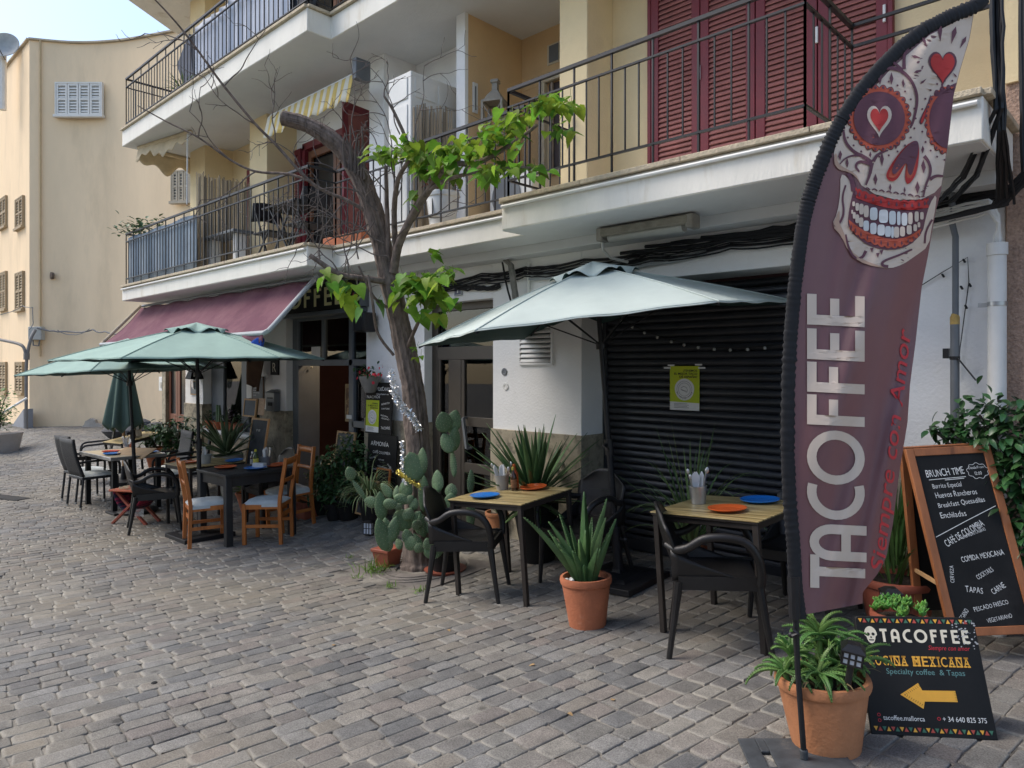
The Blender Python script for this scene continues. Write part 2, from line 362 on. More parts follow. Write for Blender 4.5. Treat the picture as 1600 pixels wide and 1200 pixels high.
# ------------------------------------------------------------------ ground
def paving_material():
    m = bpy.data.materials.new('cobble_stone'); m.use_nodes = True; t = m.node_tree; L = t.links.new; b = t.nodes['Principled BSDF']
    ge = _n(t, 'NewGeometry'); tc = _n(t, 'TexCoord')
    r = _n(t, 'ValToRGB'); cr = r.color_ramp; cr.interpolation = 'LINEAR'
    cols = ['6f6e6b', '7c7a76', '616160', '78736c', '706e69', '827e76', '756e68', '5b5b5a', '7a746b', '696764']
    while len(cr.elements) < len(cols): cr.elements.new(.5)
    for i, c in enumerate(cols):
        cr.elements[i].position = i / (len(cols) - 1); cr.elements[i].color = (*H(c), 1)
    L(ge.outputs['Random Per Island'], r.inputs[0])
    n1 = _n(t, 'TexNoise'); n1.inputs['Scale'].default_value = 9; n1.inputs['Detail'].default_value = 8; n1.inputs['Roughness'].default_value = .7; L(tc.outputs['Object'], n1.inputs[0])
    n2 = _n(t, 'TexNoise'); n2.inputs['Scale'].default_value = .55; n2.inputs['Detail'].default_value = 5; L(tc.outputs['Object'], n2.inputs[0])
    n3 = _n(t, 'TexNoise'); n3.inputs['Scale'].default_value = 160; n3.inputs['Detail'].default_value = 2; L(tc.outputs['Object'], n3.inputs[0])
    mr = _n(t, 'MapRange'); mr.inputs[1].default_value = .3; mr.inputs[2].default_value = .7; mr.inputs[3].default_value = .72; mr.inputs[4].default_value = 1.2
    L(n1.outputs[0], mr.inputs[0])
    hs = _n(t, 'HueSaturation'); L(mr.outputs[0], hs.inputs['Value']); L(r.outputs[0], hs.inputs['Color'])
    gr = _n(t, 'MapRange'); gr.inputs[1].default_value = .35; gr.inputs[2].default_value = .65; gr.inputs[3].default_value = .70; gr.inputs[4].default_value = 1.32; L(n3.outputs[0], gr.inputs[0])
    h2 = _n(t, 'HueSaturation'); L(gr.outputs[0], h2.inputs['Value']); L(hs.outputs[0], h2.inputs['Color']); hs = h2
    # sandy dirt trodden over the stones in broad patches
    rs = _n(t, 'ValToRGB'); rs.color_ramp.elements[0].position = .48; rs.color_ramp.elements[1].position = .72
    rs.color_ramp.elements[1].color = (.42, .42, .42, 1)
    L(n2.outputs[0], rs.inputs[0])
    mx = _n(t, 'MixRGB'); mx.inputs[2].default_value = (*H('83775f'), 1); L(rs.outputs[0], mx.inputs[0]); L(hs.outputs[0], mx.inputs[1])
    # small dark spots (gum, oil)
    n4 = _n(t, 'TexVoronoi'); n4.inputs['Scale'].default_value = 2.3; L(tc.outputs['Object'], n4.inputs['Vector'])
    r4 = _n(t, 'ValToRGB'); r4.color_ramp.elements[0].position = .05; r4.color_ramp.elements[1].position = .085
    r4.color_ramp.elements[0].color = (.35, .35, .35, 1); r4.color_ramp.elements[1].color = (1, 1, 1, 1); L(n4.outputs['Distance'], r4.inputs[0])
    m4 = _n(t, 'MixRGB', blend_type='MULTIPLY'); m4.inputs[0].default_value = .8; L(mx.outputs[0], m4.inputs[1]); L(r4.outputs[0], m4.inputs[2])
    # pale mortar dust lying along the rims of the stones, in patches
    ea = _n(t, 'Attribute'); ea.attribute_name = 'edge'; n5 = _n(t, 'TexNoise'); n5.inputs['Scale'].default_value = 1.1; n5.inputs['Detail'].default_value = 4; L(tc.outputs['Object'], n5.inputs[0])
    r5 = _n(t, 'ValToRGB'); r5.color_ramp.elements[0].position = .42; r5.color_ramp.elements[1].position = .66; r5.color_ramp.elements[1].color = (.8, .8, .8, 1); L(n5.outputs[0], r5.inputs[0])
    m5 = _n(t, 'Math', operation='MULTIPLY'); L(ea.outputs['Fac'], m5.inputs[0]); L(r5.outputs[0], m5.inputs[1])
    m6 = _n(t, 'Math', operation='MULTIPLY'); L(m5.outputs[0], m6.inputs[0]); L(mr.outputs[0], m6.inputs[1])
    x5 = _n(t, 'MixRGB'); x5.inputs[2].default_value = (*H('9a958a'), 1); L(m6.outputs[0], x5.inputs[0]); L(m4.outputs[0], x5.inputs[1])
    L(x5.outputs[0], b.inputs['Base Color']); b.inputs['Roughness'].default_value = .78; b.inputs['Specular IOR Level'].default_value = .35
    ad = _n(t, 'Math', operation='ADD'); L(n1.outputs[0], ad.inputs[0]); L(n3.outputs[0], ad.inputs[1])
    bp = _n(t, 'Bump'); bp.inputs['Strength'].default_value = .55; bp.inputs['Distance'].default_value = .006; L(ad.outputs[0], bp.inputs['Height']); L(bp.outputs[0], b.inputs['Normal'])
    return m
joint_m = mat('joint_sand', (.24, .22, .185), 1, .4, 12, .6, 90, col2=(.06, .053, .045), thr=(.47, .62), s2=3)
def make_ground():
    mb = MB(); xs = [-120, -80, -50, -34] + [-28 + .5 * i for i in range(0, 26)] + [-15 + .2 * i for i in range(100)] + [6, 8, 12, 20, 40, 60]; ys = [-60, -30, -14] + [-8 + .5 * i for i in range(0, 20)] + [2 + .15 * i for i in range(34)] + [8, 10, 14, 20, 40, 80]
    vs = [(x, y, gz(x, y) - .0085) for y in ys for x in xs]; nx = len(xs)
    mb.add(vs, [(j * nx + i, j * nx + i + 1, (j + 1) * nx + i + 1, (j + 1) * nx + i) for j in range(len(ys) - 1) for i in range(nx - 1)])
    tag(build(mb, 'ground', joint_m), kind='structure')
    GR = (-4.98, 4.0, .58)     # tree pit slab centre, half size
    mb = MB(); a = Vector((.115, .993)); p = Vector((.993, -.115)); u = -29.0
    r2 = random.Random(3); edge = []
    while u < 4.2:
        wd = r2.choice((.108, .112, .118, .124)); v = -2.6 - r2.random() * .3
        while v < 8:
            L = r2.uniform(.125, .215); c = p * (u + wd / 2) + a * (v + L / 2); v += L
            x, y = c.x, c.y
            far = x < -11
            if y > 5.35 and x > -14: continue
            if y < -.10 * x - 1.9 or y < -2: continue
            if abs(x - GR[0]) < GR[2] and abs(y - GR[1]) < GR[2]: continue
            gp = .0026; hl, hw = L / 2 - gp, wd / 2 - gp
            pts = []
            cr_ = min(.015, hw * .3)
            for qx, qy, a0 in ((1, 1, 0), (-1, 1, 90), (-1, -1, 180), (1, -1, 270)):
                for k in ((45,) if far else (10, 45, 80)):
                    an = R(a0 + k); pts.append((qx * (hl - cr_) + math.cos(an) * cr_ + r2.uniform(-.007, .007), qy * (hw - cr_) + math.sin(an) * cr_ + r2.uniform(-.006, .006)))
            n = len(pts); dz = r2.uniform(-.002, .002); tx, ty = r2.uniform(-.010, .010), r2.uniform(-.014, .014)
            vs = []
            for sc_, zz in ((1, -.012), (.975, -.0025), (.93, 0), (.76, .0006)) if not far else ((1, -.01), (.94, 0)):
                for (ex, ey) in pts:
                    q = c + a * ex * sc_ + p * ey * sc_; vs.append((q.x, q.y, gz(q.x, q.y) + zz + dz + tx * ex + ty * ey))
            rings = len(vs) // n; edge += ([1.0] * n + [1.0] * n + [.75] * n + [0.0] * n) if not far else ([1.0] * n + [.3] * n)
            fs = [(i * n + k, i * n + (k + 1) % n, (i + 1) * n + (k + 1) % n, (i + 1) * n + k) for i in range(rings - 1) for k in range(n)]
            fs.append(tuple((rings - 1) * n + k for k in range(n)))
            b0 = len(mb.v); mb.v += vs; mb.f += [tuple(i + b0 for i in f) for f in fs]
        u += wd
    # orientation check: flip so that normals point up
    o = build(mb, 'cobbled_paving', paving_material(), angle=60); 
    at_ = o.data.attributes.new('edge', 'FLOAT', 'POINT'); at_.data.foreach_set('value', edge)
    import bmesh
    bm = bmesh.new(); bm.from_mesh(o.data)
    for f in bm.faces:
        if f.normal.z < 0: f.normal_flip()
    bm.to_mesh(o.data); bm.free(); tag(o, kind='structure')
    # the far pavement strip under the yellow building
    mb = MB(); q = [W(-120, 600, 20.6), W(330, 600, 20.0), W(330, 600, 21.4), W(-120, 600, 22.2)]
    mb.prism([(v.x, v.y) for v in q], -.6, -.375); tag(build(mb, 'far_pavement', mat('pavement_cement', (.42, .37, .30), .9, .1, 3, .2, 30)), kind='structure')
    # tree pit: four concrete slabs with curved slots
    t = thing('tree_grate', 'square concrete tree pit cover with curved slots at the foot of the pruned tree', 'tree grate', (GR[0], GR[1], gz(GR[0], GR[1])), tilt=1)
    for sx in (-1, 1):
        for sy in (-1, 1):
            mb = MB(); h = GR[2] - .01
            rings = [(.20, .29), (.315, .36), (.385, .43), (.455, h)]
            for ri, ro in rings:
                N = 10; vs = []
                for k in range(N + 1):
                    an = math.pi / 2 * (k / N) * .985 + .012
                    for rr, lim in ((ri, 0), (ro, 1)):
                        cx, cy = math.cos(an) * rr, math.sin(an) * rr
                        if lim and ro == h: s_ = h / max(math.cos(an), math.sin(an)); cx, cy = math.cos(an) * s_, math.sin(an) * s_
                        vs += [(sx * cx, sy * cy, .012), (sx * cx, sy * cy, -.03)]
                fs = []
                for k in range(N):
                    b_ = k * 4; fs += [(b_, b_ + 2, b_ + 6, b_ + 4), (b_ + 2, b_ + 3, b_ + 7, b_ + 6), (b_, b_ + 4, b_ + 5, b_ + 1)]
                fs += [(0, 1, 3, 2), (N * 4, N * 4 + 2, N * 4 + 3, N * 4 + 1)]
                if sx * sy < 0: fs = [tuple(reversed(f)) for f in fs]
                mb.add(vs, fs)
            build(mb, 'slab', grate_m, t)
    mb = MB(); g0 = G(8, 777); mb.box(-.45, .45, -.10, .10, -.03, .006); mb.box(-.48, .48, -.13, .13, -.03, .002)
    mb.M = None; t = thing('drain_cover', 'dark flat drain cover set in the cobbles at the left', 'drain cover', g0, rz=.3, tilt=1); build(mb, 'cover', sign_black, t)
make_ground()

# ------------------------------------------------------------------ the apartment building with the cafe
YW, YU, YB = 5.02, 5.40, 5.90           # ground floor wall, upper wall, loggia back wall
Z1, F1, Z2, F2, Z3 = 2.68, 2.90, 5.275, 5.53, 7.87
apt = thing('apartment_building', 'cream three storey apartment building with white balconies above the cafe terrace', 'building', (-6, 5, 0))
wm = MB(True)
for x0, x1, z0, z1 in ((-1.5, -.79, -.3, Z1), (-5.07, -3.943, -.5, Z1), (-7.26, -6.15, -.6, Z1), (-3.943, -1.5, 2.28, Z1), (-6.15, -5.07, 2.25, Z1),
                       (-9.2, -7.26, 2.42, Z1), (-9.93, -9.2, -.6, Z1), (-11.97, -9.93, 2.3, Z1), (-12.7, -11.97, -.6, Z1), (-13.62, -12.7, 2.15, Z1)):
    wm.box(x0, x1, YW, YW + .37, z0, z1)
wm.box(-11.97, -9.93, YW + .03, YW + .33, -.6, .50)     # low wall under the shop window
build(wm, 'wall', white_wall, apt, bevel=.006)
for x0, x1 in ((-5.07, -3.943), (-7.26, -6.15), (-9.93, -9.2), (-12.7, -11.97), (-1.5, -.79)):
    bm_ = MB(True); bm_.box(x0 - .014, x1 + .014, YW - .022, YW + .35, -.6, .945); build(bm_, 'stone_base', clad, apt, bevel=.006)
bm_ = MB(True); bm_.box(-11.95, -9.95, YW - .0, YW + .2, -.6, .46); build(bm_, 'stone_base', clad, apt, bevel=.006)
bm_ = MB(True); bm_.box(-11.955, -9.945, YW - .06, YW + .30, .50, .545); build(bm_, 'window_sill', paper_w, apt, bevel=.006)
bm_ = MB(True); bm_.box(-13.72, -13.55, YW - .02, YW + .4, -.6, 2.68); build(bm_, 'corner_stone', clad, apt, bevel=.006)
# interior shell of the cafe and of the entrance hall
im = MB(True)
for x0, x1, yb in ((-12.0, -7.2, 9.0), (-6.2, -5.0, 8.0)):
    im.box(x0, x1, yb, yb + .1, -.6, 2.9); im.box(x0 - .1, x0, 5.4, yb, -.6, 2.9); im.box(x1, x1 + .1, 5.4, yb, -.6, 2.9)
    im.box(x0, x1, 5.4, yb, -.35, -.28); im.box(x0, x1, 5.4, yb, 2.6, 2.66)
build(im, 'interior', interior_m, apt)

# balcony slabs with stone coping
def outline(y0, y1, step): return [(-13.0, 6.0), (-13.0, y0), (-7.05, y0), (-7.05, y0 + step), (-4.09, y0 + step), (-4.09, y1), (-.745, y1), (-.745, 4.96), (-.79, 4.96), (-.79, 6.0)]
slab1 = outline(4.10, 4.15, .34); slab2 = outline(4.10, 4.15, .30)
def slab(name, pl, z0, z1, m):
    mb = MB(True); mb.prism(pl, z0, z1); return build(mb, name, m, apt, bevel=.008)
slab('balcony_slab', slab1, Z1, F1, fascia_m); slab('balcony_slab', slab2, Z2, F2, fascia_m)
for pl_, z_ in ((slab1, Z1), (slab2, Z2)):
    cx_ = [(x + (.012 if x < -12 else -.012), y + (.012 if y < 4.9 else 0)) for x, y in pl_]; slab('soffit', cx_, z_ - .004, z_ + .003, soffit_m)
slab('roof_slab', [(-13.9, 7.5), (-13.85, 5.25), (-13.1, 4.1), (-.79, 4.1), (-.79, 7.5)], Z3, Z3 + .22, fascia_m)
def coping(pl, z):
    mb = MB(True); e = .035
    pts = [Vector(p) for p in pl[1:-1]]
    for i in range(len(pts) - 1):
        a, b = pts[i], pts[i + 1]; d = (b - a); L = d.length; d.normalize(); n = Vector((d.y, -d.x)); n = n if abs(d.x) > .5 and n.y < 0 else -n if abs(d.x) > .5 else n
        k = max(1, round(L / .95))
        for j in range(k):
            p0 = a + d * (L * j / k + .002); p1 = a + d * (L * (j + 1) / k - .002)
            off = n * (-.095); mb.bar((p0.x + off.x, p0.y + off.y, z + .018), (p1.x + off.x, p1.y + off.y, z + .018), .26, .034)
    return build(mb, 'coping', stone_ledge, apt, bevel=.004)
coping(slab1, F1); coping(slab2, F2)
mb = MB(True)
for zz, pl in ((F1 - .035, slab1),):
    for i in range(1, 6):
        a, b = pl[i], pl[i + 1]
        if abs(a[0] - b[0]) > .5: mb.tube([(a[0] + .02, a[1] - .02, zz), (b[0] - .02, b[1] - .02, zz)], .014, 8)
build(mb, 'conduit_pipe', pipe_white, apt)
# upper walls
uw = MB(True)
def storey(z0, z1, first):
    doorR = (-3.44, -1.52)
    uw.box(doorR[1], -.79, YU, YU + .3, z0, z1); uw.box(-3.88, doorR[0], YU, YU + .3, z0, z1); uw.box(doorR[0], doorR[1], YU, YU + .3, z1 - .12, z1)
    if first:
        uw.box(-4.2, -4.0, YU + .02, YB, z0, z1)
    ww = MB(True); ww.box(-10.0, -5.6, YU + .1, YU + .35, z0 + 1.96, z1); ww.box(-10.0, -9.57, YU + .1, YU + .35, z0, z0 + 1.96); ww.box(-7.89, -5.6, YU + .1, YU + .35, z0, z0 + 1.96); build(ww, 'upper_wall', white_wall, apt)
    uw.box(-11.9, -10.9, YU + .1, YU + .4, z0, z1); uw.box(-10.9, -10.2, YU + .1, YU + .4, z0 + 1.96, z1)
    uw.box(-12.5, -12.2, YU, YU + 2.4, z0, z1)
    for x0, x1 in ((-12.5, -11.9), (-10.3, -9.76), (-7.2, -6.9), (-4.2, -3.88)): col = MB(True); col.box(x0, x1, YW, YU + .12, z0, z1); build(col, 'column', white_wall if x0 == -7.2 else cream_wall, apt, bevel=.008)
storey(F1, Z2, True); storey(F2, Z3, False)
build(uw, 'upper_wall', cream_wall, apt, bevel=.005)
lg = MB(True)
lg.box(-5.60, -5.49, YW + .05, YB, F1, Z2); lg.box(-5.6, -4.2, YB, YB + .2, F1, F1 + .80)
lg.box(-5.6, -5.17, YB, YB + .2, F1 + .8, F1 + 1.78); lg.box(-5.6, -4.2, YB, YB + .2, F1 + 1.78, Z2)
build(lg, 'loggia_wall', tan_wall, apt, bevel=.004)
lg = MB(True); lg.box(-5.62, -5.485, YW, YW + .05, F1, Z2); build(lg, 'partition_edge', white_wall, apt, bevel=.004)
# loggia window with pale frame and grille
lw = MB(True); X0, X1, zb, zt = -5.17, -4.3, F1 + .80, F1 + 1.78
lw.box(X0 - .05, X0 + .04, YB - .03, YB + .03, zb, zt); lw.box(X1, X1 + .08, YB - .03, YB + .03, zb, zt); lw.box(X0 - .05, X1 + .08, YB - .03, YB + .03, zt, zt + .09); lw.box(X0 - .05, X1 + .08, YB - .05, YB + .03, zb - .05, zb)
wf = build(lw, 'window', mat('cream_frame', (.62, .55, .42), .6, .08, 6), apt, bevel=.004)
lw = MB(True); lw.box(X0 + .04, X1, YB + .05, YB + .06, zb, zt); build(lw, 'pane', mat('dim_glass', (.10, .085, .09), .12, .3, 3, spec=.6), wf)
lw = MB(True)
for i in range(5): lw.box(X0 + .10 + i * .17, X0 + .125 + i * .17, YB + .01, YB + .03, zb, zt)
build(lw, 'grille', mat('pale_bars', (.45, .38, .32), .6, .1, 6), wf)
lw = MB(True); lw.box(-5.10, -4.75, YB - .012, YB + .01, 4.86, 5.08); wv = build(lw, 'vent_window', mat('cream_frame2', (.60, .53, .40), .6, .08, 6), apt)
lw = MB(True); lw.box(-5.07, -4.94, YB - .02, YB - .013, 4.88, 5.06); lw.box(-4.92, -4.79, YB - .02, YB - .013, 4.88, 5.06); build(lw, 'pane', steel_d, wv)

# red louvred shutters
def shutter(x0, x1, z0, z1, Y, fm=None, sm=None, parent=None, n=None, M=None, slat_only=False):
    fr = MB(True); fr.M = M; s = .075
    fr.box(x0, x0 + s, Y - .035, Y, z0, z1); fr.box(x1 - s, x1, Y - .035, Y, z0, z1)
    fr.box(x0 + s, x1 - s, Y - .033, Y - .002, z0, z0 + .09); fr.box(x0 + s, x1 - s, Y - .033, Y - .002, z1 - .09, z1)
    o = build(fr, 'shutter', fm or red_paint, parent or apt, bevel=.004)
    sl = MB(True); sl.M = M; n = n or int((z1 - z0 - .18) / .042); h = (z1 - z0 - .18) / n
    for i in range(n):
        za = z0 + .09 + i * h
        sl.add([(x0 + s, Y - .030, za + .002), (x1 - s, Y - .030, za + .002), (x1 - s, Y - .006, za + h * 1.02), (x0 + s, Y - .006, za + h * 1.02),
                (x0 + s, Y - .027, za - .006), (x1 - s, Y - .027, za - .006), (x1 - s, Y - .003, za + h * .85), (x0 + s, Y - .003, za + h * .85)],
               [(0, 1, 2, 3), (7, 6, 5, 4), (0, 4, 5, 1), (0, 3, 7, 4), (1, 5, 6, 2)])
    build(sl, 'slats', sm or slat_red, o, angle=20)
    return o
for i in range(4):
    xa = -3.44 + i * .48; shutter(xa + .004, xa + .476, F1 + .02, Z2 - .13, YU - .01)
mb = MB(True); mb.box(-3.47, -3.437, YU - .05, YU + .1, F1, Z2 - .12); mb.box(-1.523, -1.49, YU - .05, YU + .1, F1, Z2 - .12); mb.box(-3.44, -1.52, YU + .02, YU + .1, F1, Z2 - .12); build(mb, 'door_frame', red_paint, apt, bevel=.003)
for x in (-2.97, -2.01, -1.55): 
    mb = MB(True); mb.box(x, x + .018, YU - .062, YU - .045, F1 + 1.05, F1 + 1.17); build(mb, 'handle', paper_w, apt, bevel=.003)
# balcony doors of the left flats
def balcony_door(x0, x1, z0, z1, Y, opened=True):
    f = MB(True); f.box(x0, x0 + .07, Y - .02, Y + .1, z0, z1); f.box(x1 - .07, x1, Y - .02, Y + .1, z0, z1); f.box(x0, x1, Y - .02, Y + .1, z1 - .08, z1 + .02)
    o = build(f, 'balcony_door', red_paint, apt, bevel=.004)
    f = MB(True); xm = (x0 + x1) / 2
    for a in (x0 + .075, xm + .005):
        b = a + (x1 - x0) / 2 - .08
        for q in ((a, a + .08, z0, z1 - .1), (b - .08, b, z0, z1 - .1), (a + .08, b - .08, z0, z0 + .45), (a + .08, b - .08, z1 - .2, z1 - .1)): f.box(q[0], q[1], Y + .04, Y + .085, q[2], q[3])
    build(f, 'leaf_frame', mat('brown_wood', (.20, .085, .04), .5, .25, 8, stretch=(1, 1, .15)), o, bevel=.004)
    f = MB(True); f.box(x0 + .1, x1 - .1, Y + .10, Y + .105, z0, z1 - .1); build(f, 'pane', mat('dark_pane', (.02, .022, .026), .12, .3, 3, spec=.6), o)
balcony_door(-9.57, -7.9, F1, F1 + 1.96, YU + .1); balcony_door(-10.9, -10.22, F1, F1 + 1.96, YU + .1); balcony_door(-9.57, -7.9, F2, F2 + 1.96, YU + .1)
shutter(-9.98, -9.58, F1 + .02, F1 + 1.92, YU + .09)
shutter(-8.0, -7.55, F2 + .02, F2 + 1.92, YU + .05)
mb = tr(-7.78, YU + .09, 0) @ rotz(R(-82)); shutter(-.0, .5, F1 + .02, F1 + 2.02, 0, M=mb)
mb = tr(-11.3, YU + .09, 0); shutter(0, .40, F1 + .02, F1 + 1.92, 0, M=mb)

# railings
def railing(pts, z0, zt, zm, zb, post=.355, sub=3, gap=0):
    mb = MB(True)
    for i in range(len(pts) - 1):
        a, b = Vector((*pts[i], 0)), Vector((*pts[i + 1], 0)); L = (b - a).length; n = max(1, round(L / post)); Z = Vector((0, 0, 1))
        mb.bar(a + Z * zt, b + Z * zt, .030, .026); mb.bar(a + Z * zm, b + Z * zm, .022, .014); mb.bar(a + Z * zb, b + Z * zb, .022, .014)
        for j in range(n + 1):
            p = a.lerp(b, j / n); mb.bar(p + Z * z0, p + Z * (zt - .013), .013, .013, (1, 0, 0))
            if j < n:
                for k in range(1, sub):
                    q = a.lerp(b, (j + k / sub) / n); mb.bar(q + Z * (zb + .007), q + Z * (zm - .007), .010, .010, (1, 0, 0))
    return build(mb, 'railing', iron, apt)
zc = F1 + .034
railing([(-12.96, 5.0), (-12.96, 4.15), (-7.1, 4.15)], zc, 3.80, 3.67, 3.05)
railing([(-7.1, 4.15), (-7.1, 4.49), (-4.14, 4.49)], zc, 3.80, 3.67, 3.05)
railing([(-4.06, 4.99), (-4.06, 4.2), (-1.64, 4.2), (-1.64, 5.0)], zc, 3.83, 3.69, 3.09)
mb = MB(True)
for z in (3.83, 3.69, 3.09): mb.bar((-1.64, 4.99, z), (-.82, 4.99, z), .02, .02)
build(mb, 'railing', iron, apt)
zc = F2 + .034
railing([(-12.96, 5.0), (-12.96, 4.15), (-7.1, 4.15)], zc, 6.41, 6.27, 5.66)
railing([(-7.1, 4.15), (-7.1, 4.45), (-.85, 4.45)], zc, 6.41, 6.27, 5.66)

# roller shutter of the closed unit
mb = MB(True); n = 37; z0, z1 = -.06, 2.26; h = (z1 - z0) / n; prof = [(0, 0), (-.014, .10), (-.021, .30), (-.021, .55), (-.013, .80), (.006, .93)]
vs = []; 
for i in range(n):
    for dy, q in prof: vs.append((5.37 + dy, z0 + (i + q) * h))
vv = [(x, y, z) for x in (-3.95, -1.48) for y, z in vs]; m_ = len(vs)
mb.add(vv, [(i, m_ + i, m_ + i + 1, i + 1) for i in range(m_ - 1)])
rs = build(mb, 'roller_shutter', shutter_black, apt, angle=28)
mb = MB(True); mb.box(-3.93, -1.5, 5.340, 5.358, -.07, .03); mb.box(-3.943, -3.90, 5.33, 5.38, -.1, 2.27); mb.box(-1.53, -1.502, 5.33, 5.38, -.1, 2.27); build(mb, 'guide_rail', shutter_black, rs, bevel=.003)
mb = MB(True); mb.M = None; mb.prism([(-.075, 0), (-.07, .012), (.07, .012), (.075, 0), (.07, -.012), (-.07, -.012)], 0, .008, tr(-2.52, 5.357, .86) @ rotx(R(90))); build(mb, 'slot_cover', shutter_black, rs, bevel=.002)
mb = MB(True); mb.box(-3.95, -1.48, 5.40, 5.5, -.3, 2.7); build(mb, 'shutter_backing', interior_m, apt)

# entrance door (brown aluminium, glazed)
def bars(mb, Y0, Y1, lst):
    for q in lst: mb.box(q[0], q[1], Y0, Y1, q[2], q[3])
xL, xR = -6.15, -5.07; mb = MB(True); Y = 5.13
bars(mb, Y, Y + .06, [(xL, xL + .10, -.3, 2.25), (xR - .04, xR, -.3, 2.25), (xL + .10, xR - .04, 2.17, 2.25), (xL + .10, xR - .04, 1.64, 1.78), (-5.87, -5.67, -.3, 1.64)])
dr = build(mb, 'entrance_door', alu, apt, bevel=.004)
mb = MB(True); bars(mb, Y + .005, Y + .05, [(xL + .10, xL + .14, -.2, 1.64), (-5.67, -5.62, -.2, 1.64), (xR - .09, xR - .04, -.2, 1.64), (-5.62, xR - .09, -.2, .06), (-5.62, xR - .09, .44, .54), (-5.62, xR - .09, .93, 1.03), (-5.70, -5.67, -.2, 1.64)])
build(mb, 'leaf_frame', alu, dr, bevel=.004)
mb = MB(True); bars(mb, Y + .025, Y + .031, [(xL + .1, xR - .05, -.2, 1.64), (xL + .1, xR - .05, 1.78, 2.17)]); build(mb, 'pane', glass_d, dr)
mb = MB(True); mb.bar((-5.58, Y - .05, 1.02), (-5.52, Y - .05, .70), .03, .03); mb.bar((-5.58, Y - .05, 1.02), (-5.58, Y + .02, 1.02), .02, .02); mb.bar((-5.52, Y - .05, .70), (-5.52, Y + .02, .70), .02, .02); build(mb, 'handle', steel_d, dr)

# shop front
mb = MB(True); Y = 5.12; x0, x1 = -9.2, -7.26
mb.box(x0, x0 + .155, Y + .07, Y + .34, -.3, 2.28)
bars(mb, Y, Y + .07, [(x0, x0 + .09, -.3, 2.28), (x0 + .10, x0 + .16, -.3, 2.28), (x1 - .06, x1, -.3, 2.28), (x0 + .16, x1 - .06, 2.2, 2.28), (x0 + .16, x1 - .06, 1.58, 1.66), (-7.79, -7.71, -.3, 2.2), (-8.44, -8.38, 1.66, 2.2)])
sf = build(mb, 'shop_front', grey_frame, apt, bevel=.004)
mb = MB(True); bars(mb, Y + .03, Y + .036, [(x0 + .16, -7.79, 1.66, 2.2), (-7.71, x1 - .06, -.1, 2.2)]); build(mb, 'pane', glass_d, sf)
mb = MB(True); bars(mb, Y - .01, Y + .05, [(-7.71, -7.34, -.2, .02), (-7.71, -7.34, .80, .88), (-7.71, -7.67, .02, 1.58), (-7.36, -7.32, .02, 1.58)]); build(mb, 'door_leaf', grey_frame, sf, bevel=.004)
mb = MB(True); mb.box(-8.72, -8.50, Y + .015, Y + .02, 1.68, 1.84); build(mb, 'notice', paper_w, sf)
mb = MB(True); mb.box(x0 - .03, x1 + .03, YW - .10, YW + .1, 2.235, 2.29); build(mb, 'canopy_ledge', grey_frame, apt, bevel=.006)
# shop window at the left
mb = MB(True); Y = 5.16; x0, x1 = -11.97, -9.93
bars(mb, Y, Y + .07, [(x0, x0 + .38, .55, 2.3), (x0 + .38, x0 + .46, .55, 2.3), (x1 - .07, x1, .55, 2.3), (x0 + .46, x1 - .07, 2.2, 2.3), (x0 + .46, x1 - .07, .545, .62), (-10.86, -10.62, .62, 2.2)])
swn = build(mb, 'shop_window', grey_frame, apt, bevel=.004)
mb = MB(True); mb.box(x0 + .46, x1 - .07, Y + .03, Y + .036, .62, 2.2); build(mb, 'pane', glass_d, swn)
# timber street door at the far end
mb = MB(True); Y = 5.06; x0, x1 = -13.56, -12.72; xm = (x0 + x1) / 2
for a, b in ((x0, xm - .004), (xm + .004, x1)):
    bars(mb, Y, Y + .05, [(a, a + .09, -.4, 2.15), (b - .09, b, -.4, 2.15), (a + .09, b - .09, -.4, .12), (a + .09, b - .09, .58, .72), (a + .09, b - .09, 2.02, 2.15)])
dd = build(mb, 'timber_door', mat('brown_door', (.20, .075, .04), .5, .25, 8, stretch=(1, 1, .15)), apt, bevel=.004)
mb = MB(True); mb.box(x0 + .05, x1 - .05, Y + .02, Y + .03, -.3, 2.1); build(mb, 'pane', mat('dark_pane2', (.018, .02, .022), .15, .3, 3, spec=.6), dd)

# wall fittings that belong to the building
mb = MB(True); x0, x1 = -4.70, -4.27; z0, z1 = 1.60, 1.92; Y = YW - .004
bars(mb, Y - .018, Y + .004, [(x0, x0 + .02, z0, z1), (x1 - .02, x1, z0, z1), (x0, x1, z0 - .02, z0), (x0, x1, z1, z1 + .02)])
vg = build(mb, 'vent_grille', white_wall, apt)
mb = MB(True)
for i in range(7):
    za = z0 + .005 + i * (z1 - z0) / 7; mb.add([(x0 + .02, Y - .022, za), (x1 - .02, Y - .022, za), (x1 - .02, Y - .002, za + .036), (x0 + .02, Y - .002, za + .036)], [(0, 1, 2, 3)])
build(mb, 'slats', white_wall, vg, solid=.004)
mb = MB(True); mb.box(x0 + .01, x1 - .01, Y - .0012, Y + .001, z0, z1); build(mb, 'vent_backing', ink_black, vg)
for px, py in ((788, 581), (790, 604)):
    mb = MB(True); c = PY(px, py, YW - .003); mb.lathe([(.0, -.004), (.035, -.004), (.038, 0), (.035, .006), (.02, .006), (.015, .002), (.002, .003)], 20, c, rotx(R(90))); build(mb, 'vent_cap', steel_d if py < 590 else pipe_white, apt)
# soffit beams
mb = MB(True); mb.box(-7.05, -.8, 4.80, YW, Z1 - .085, Z1 - .002); build(mb, 'soffit_beam', soffit_m, apt, bevel=.006)

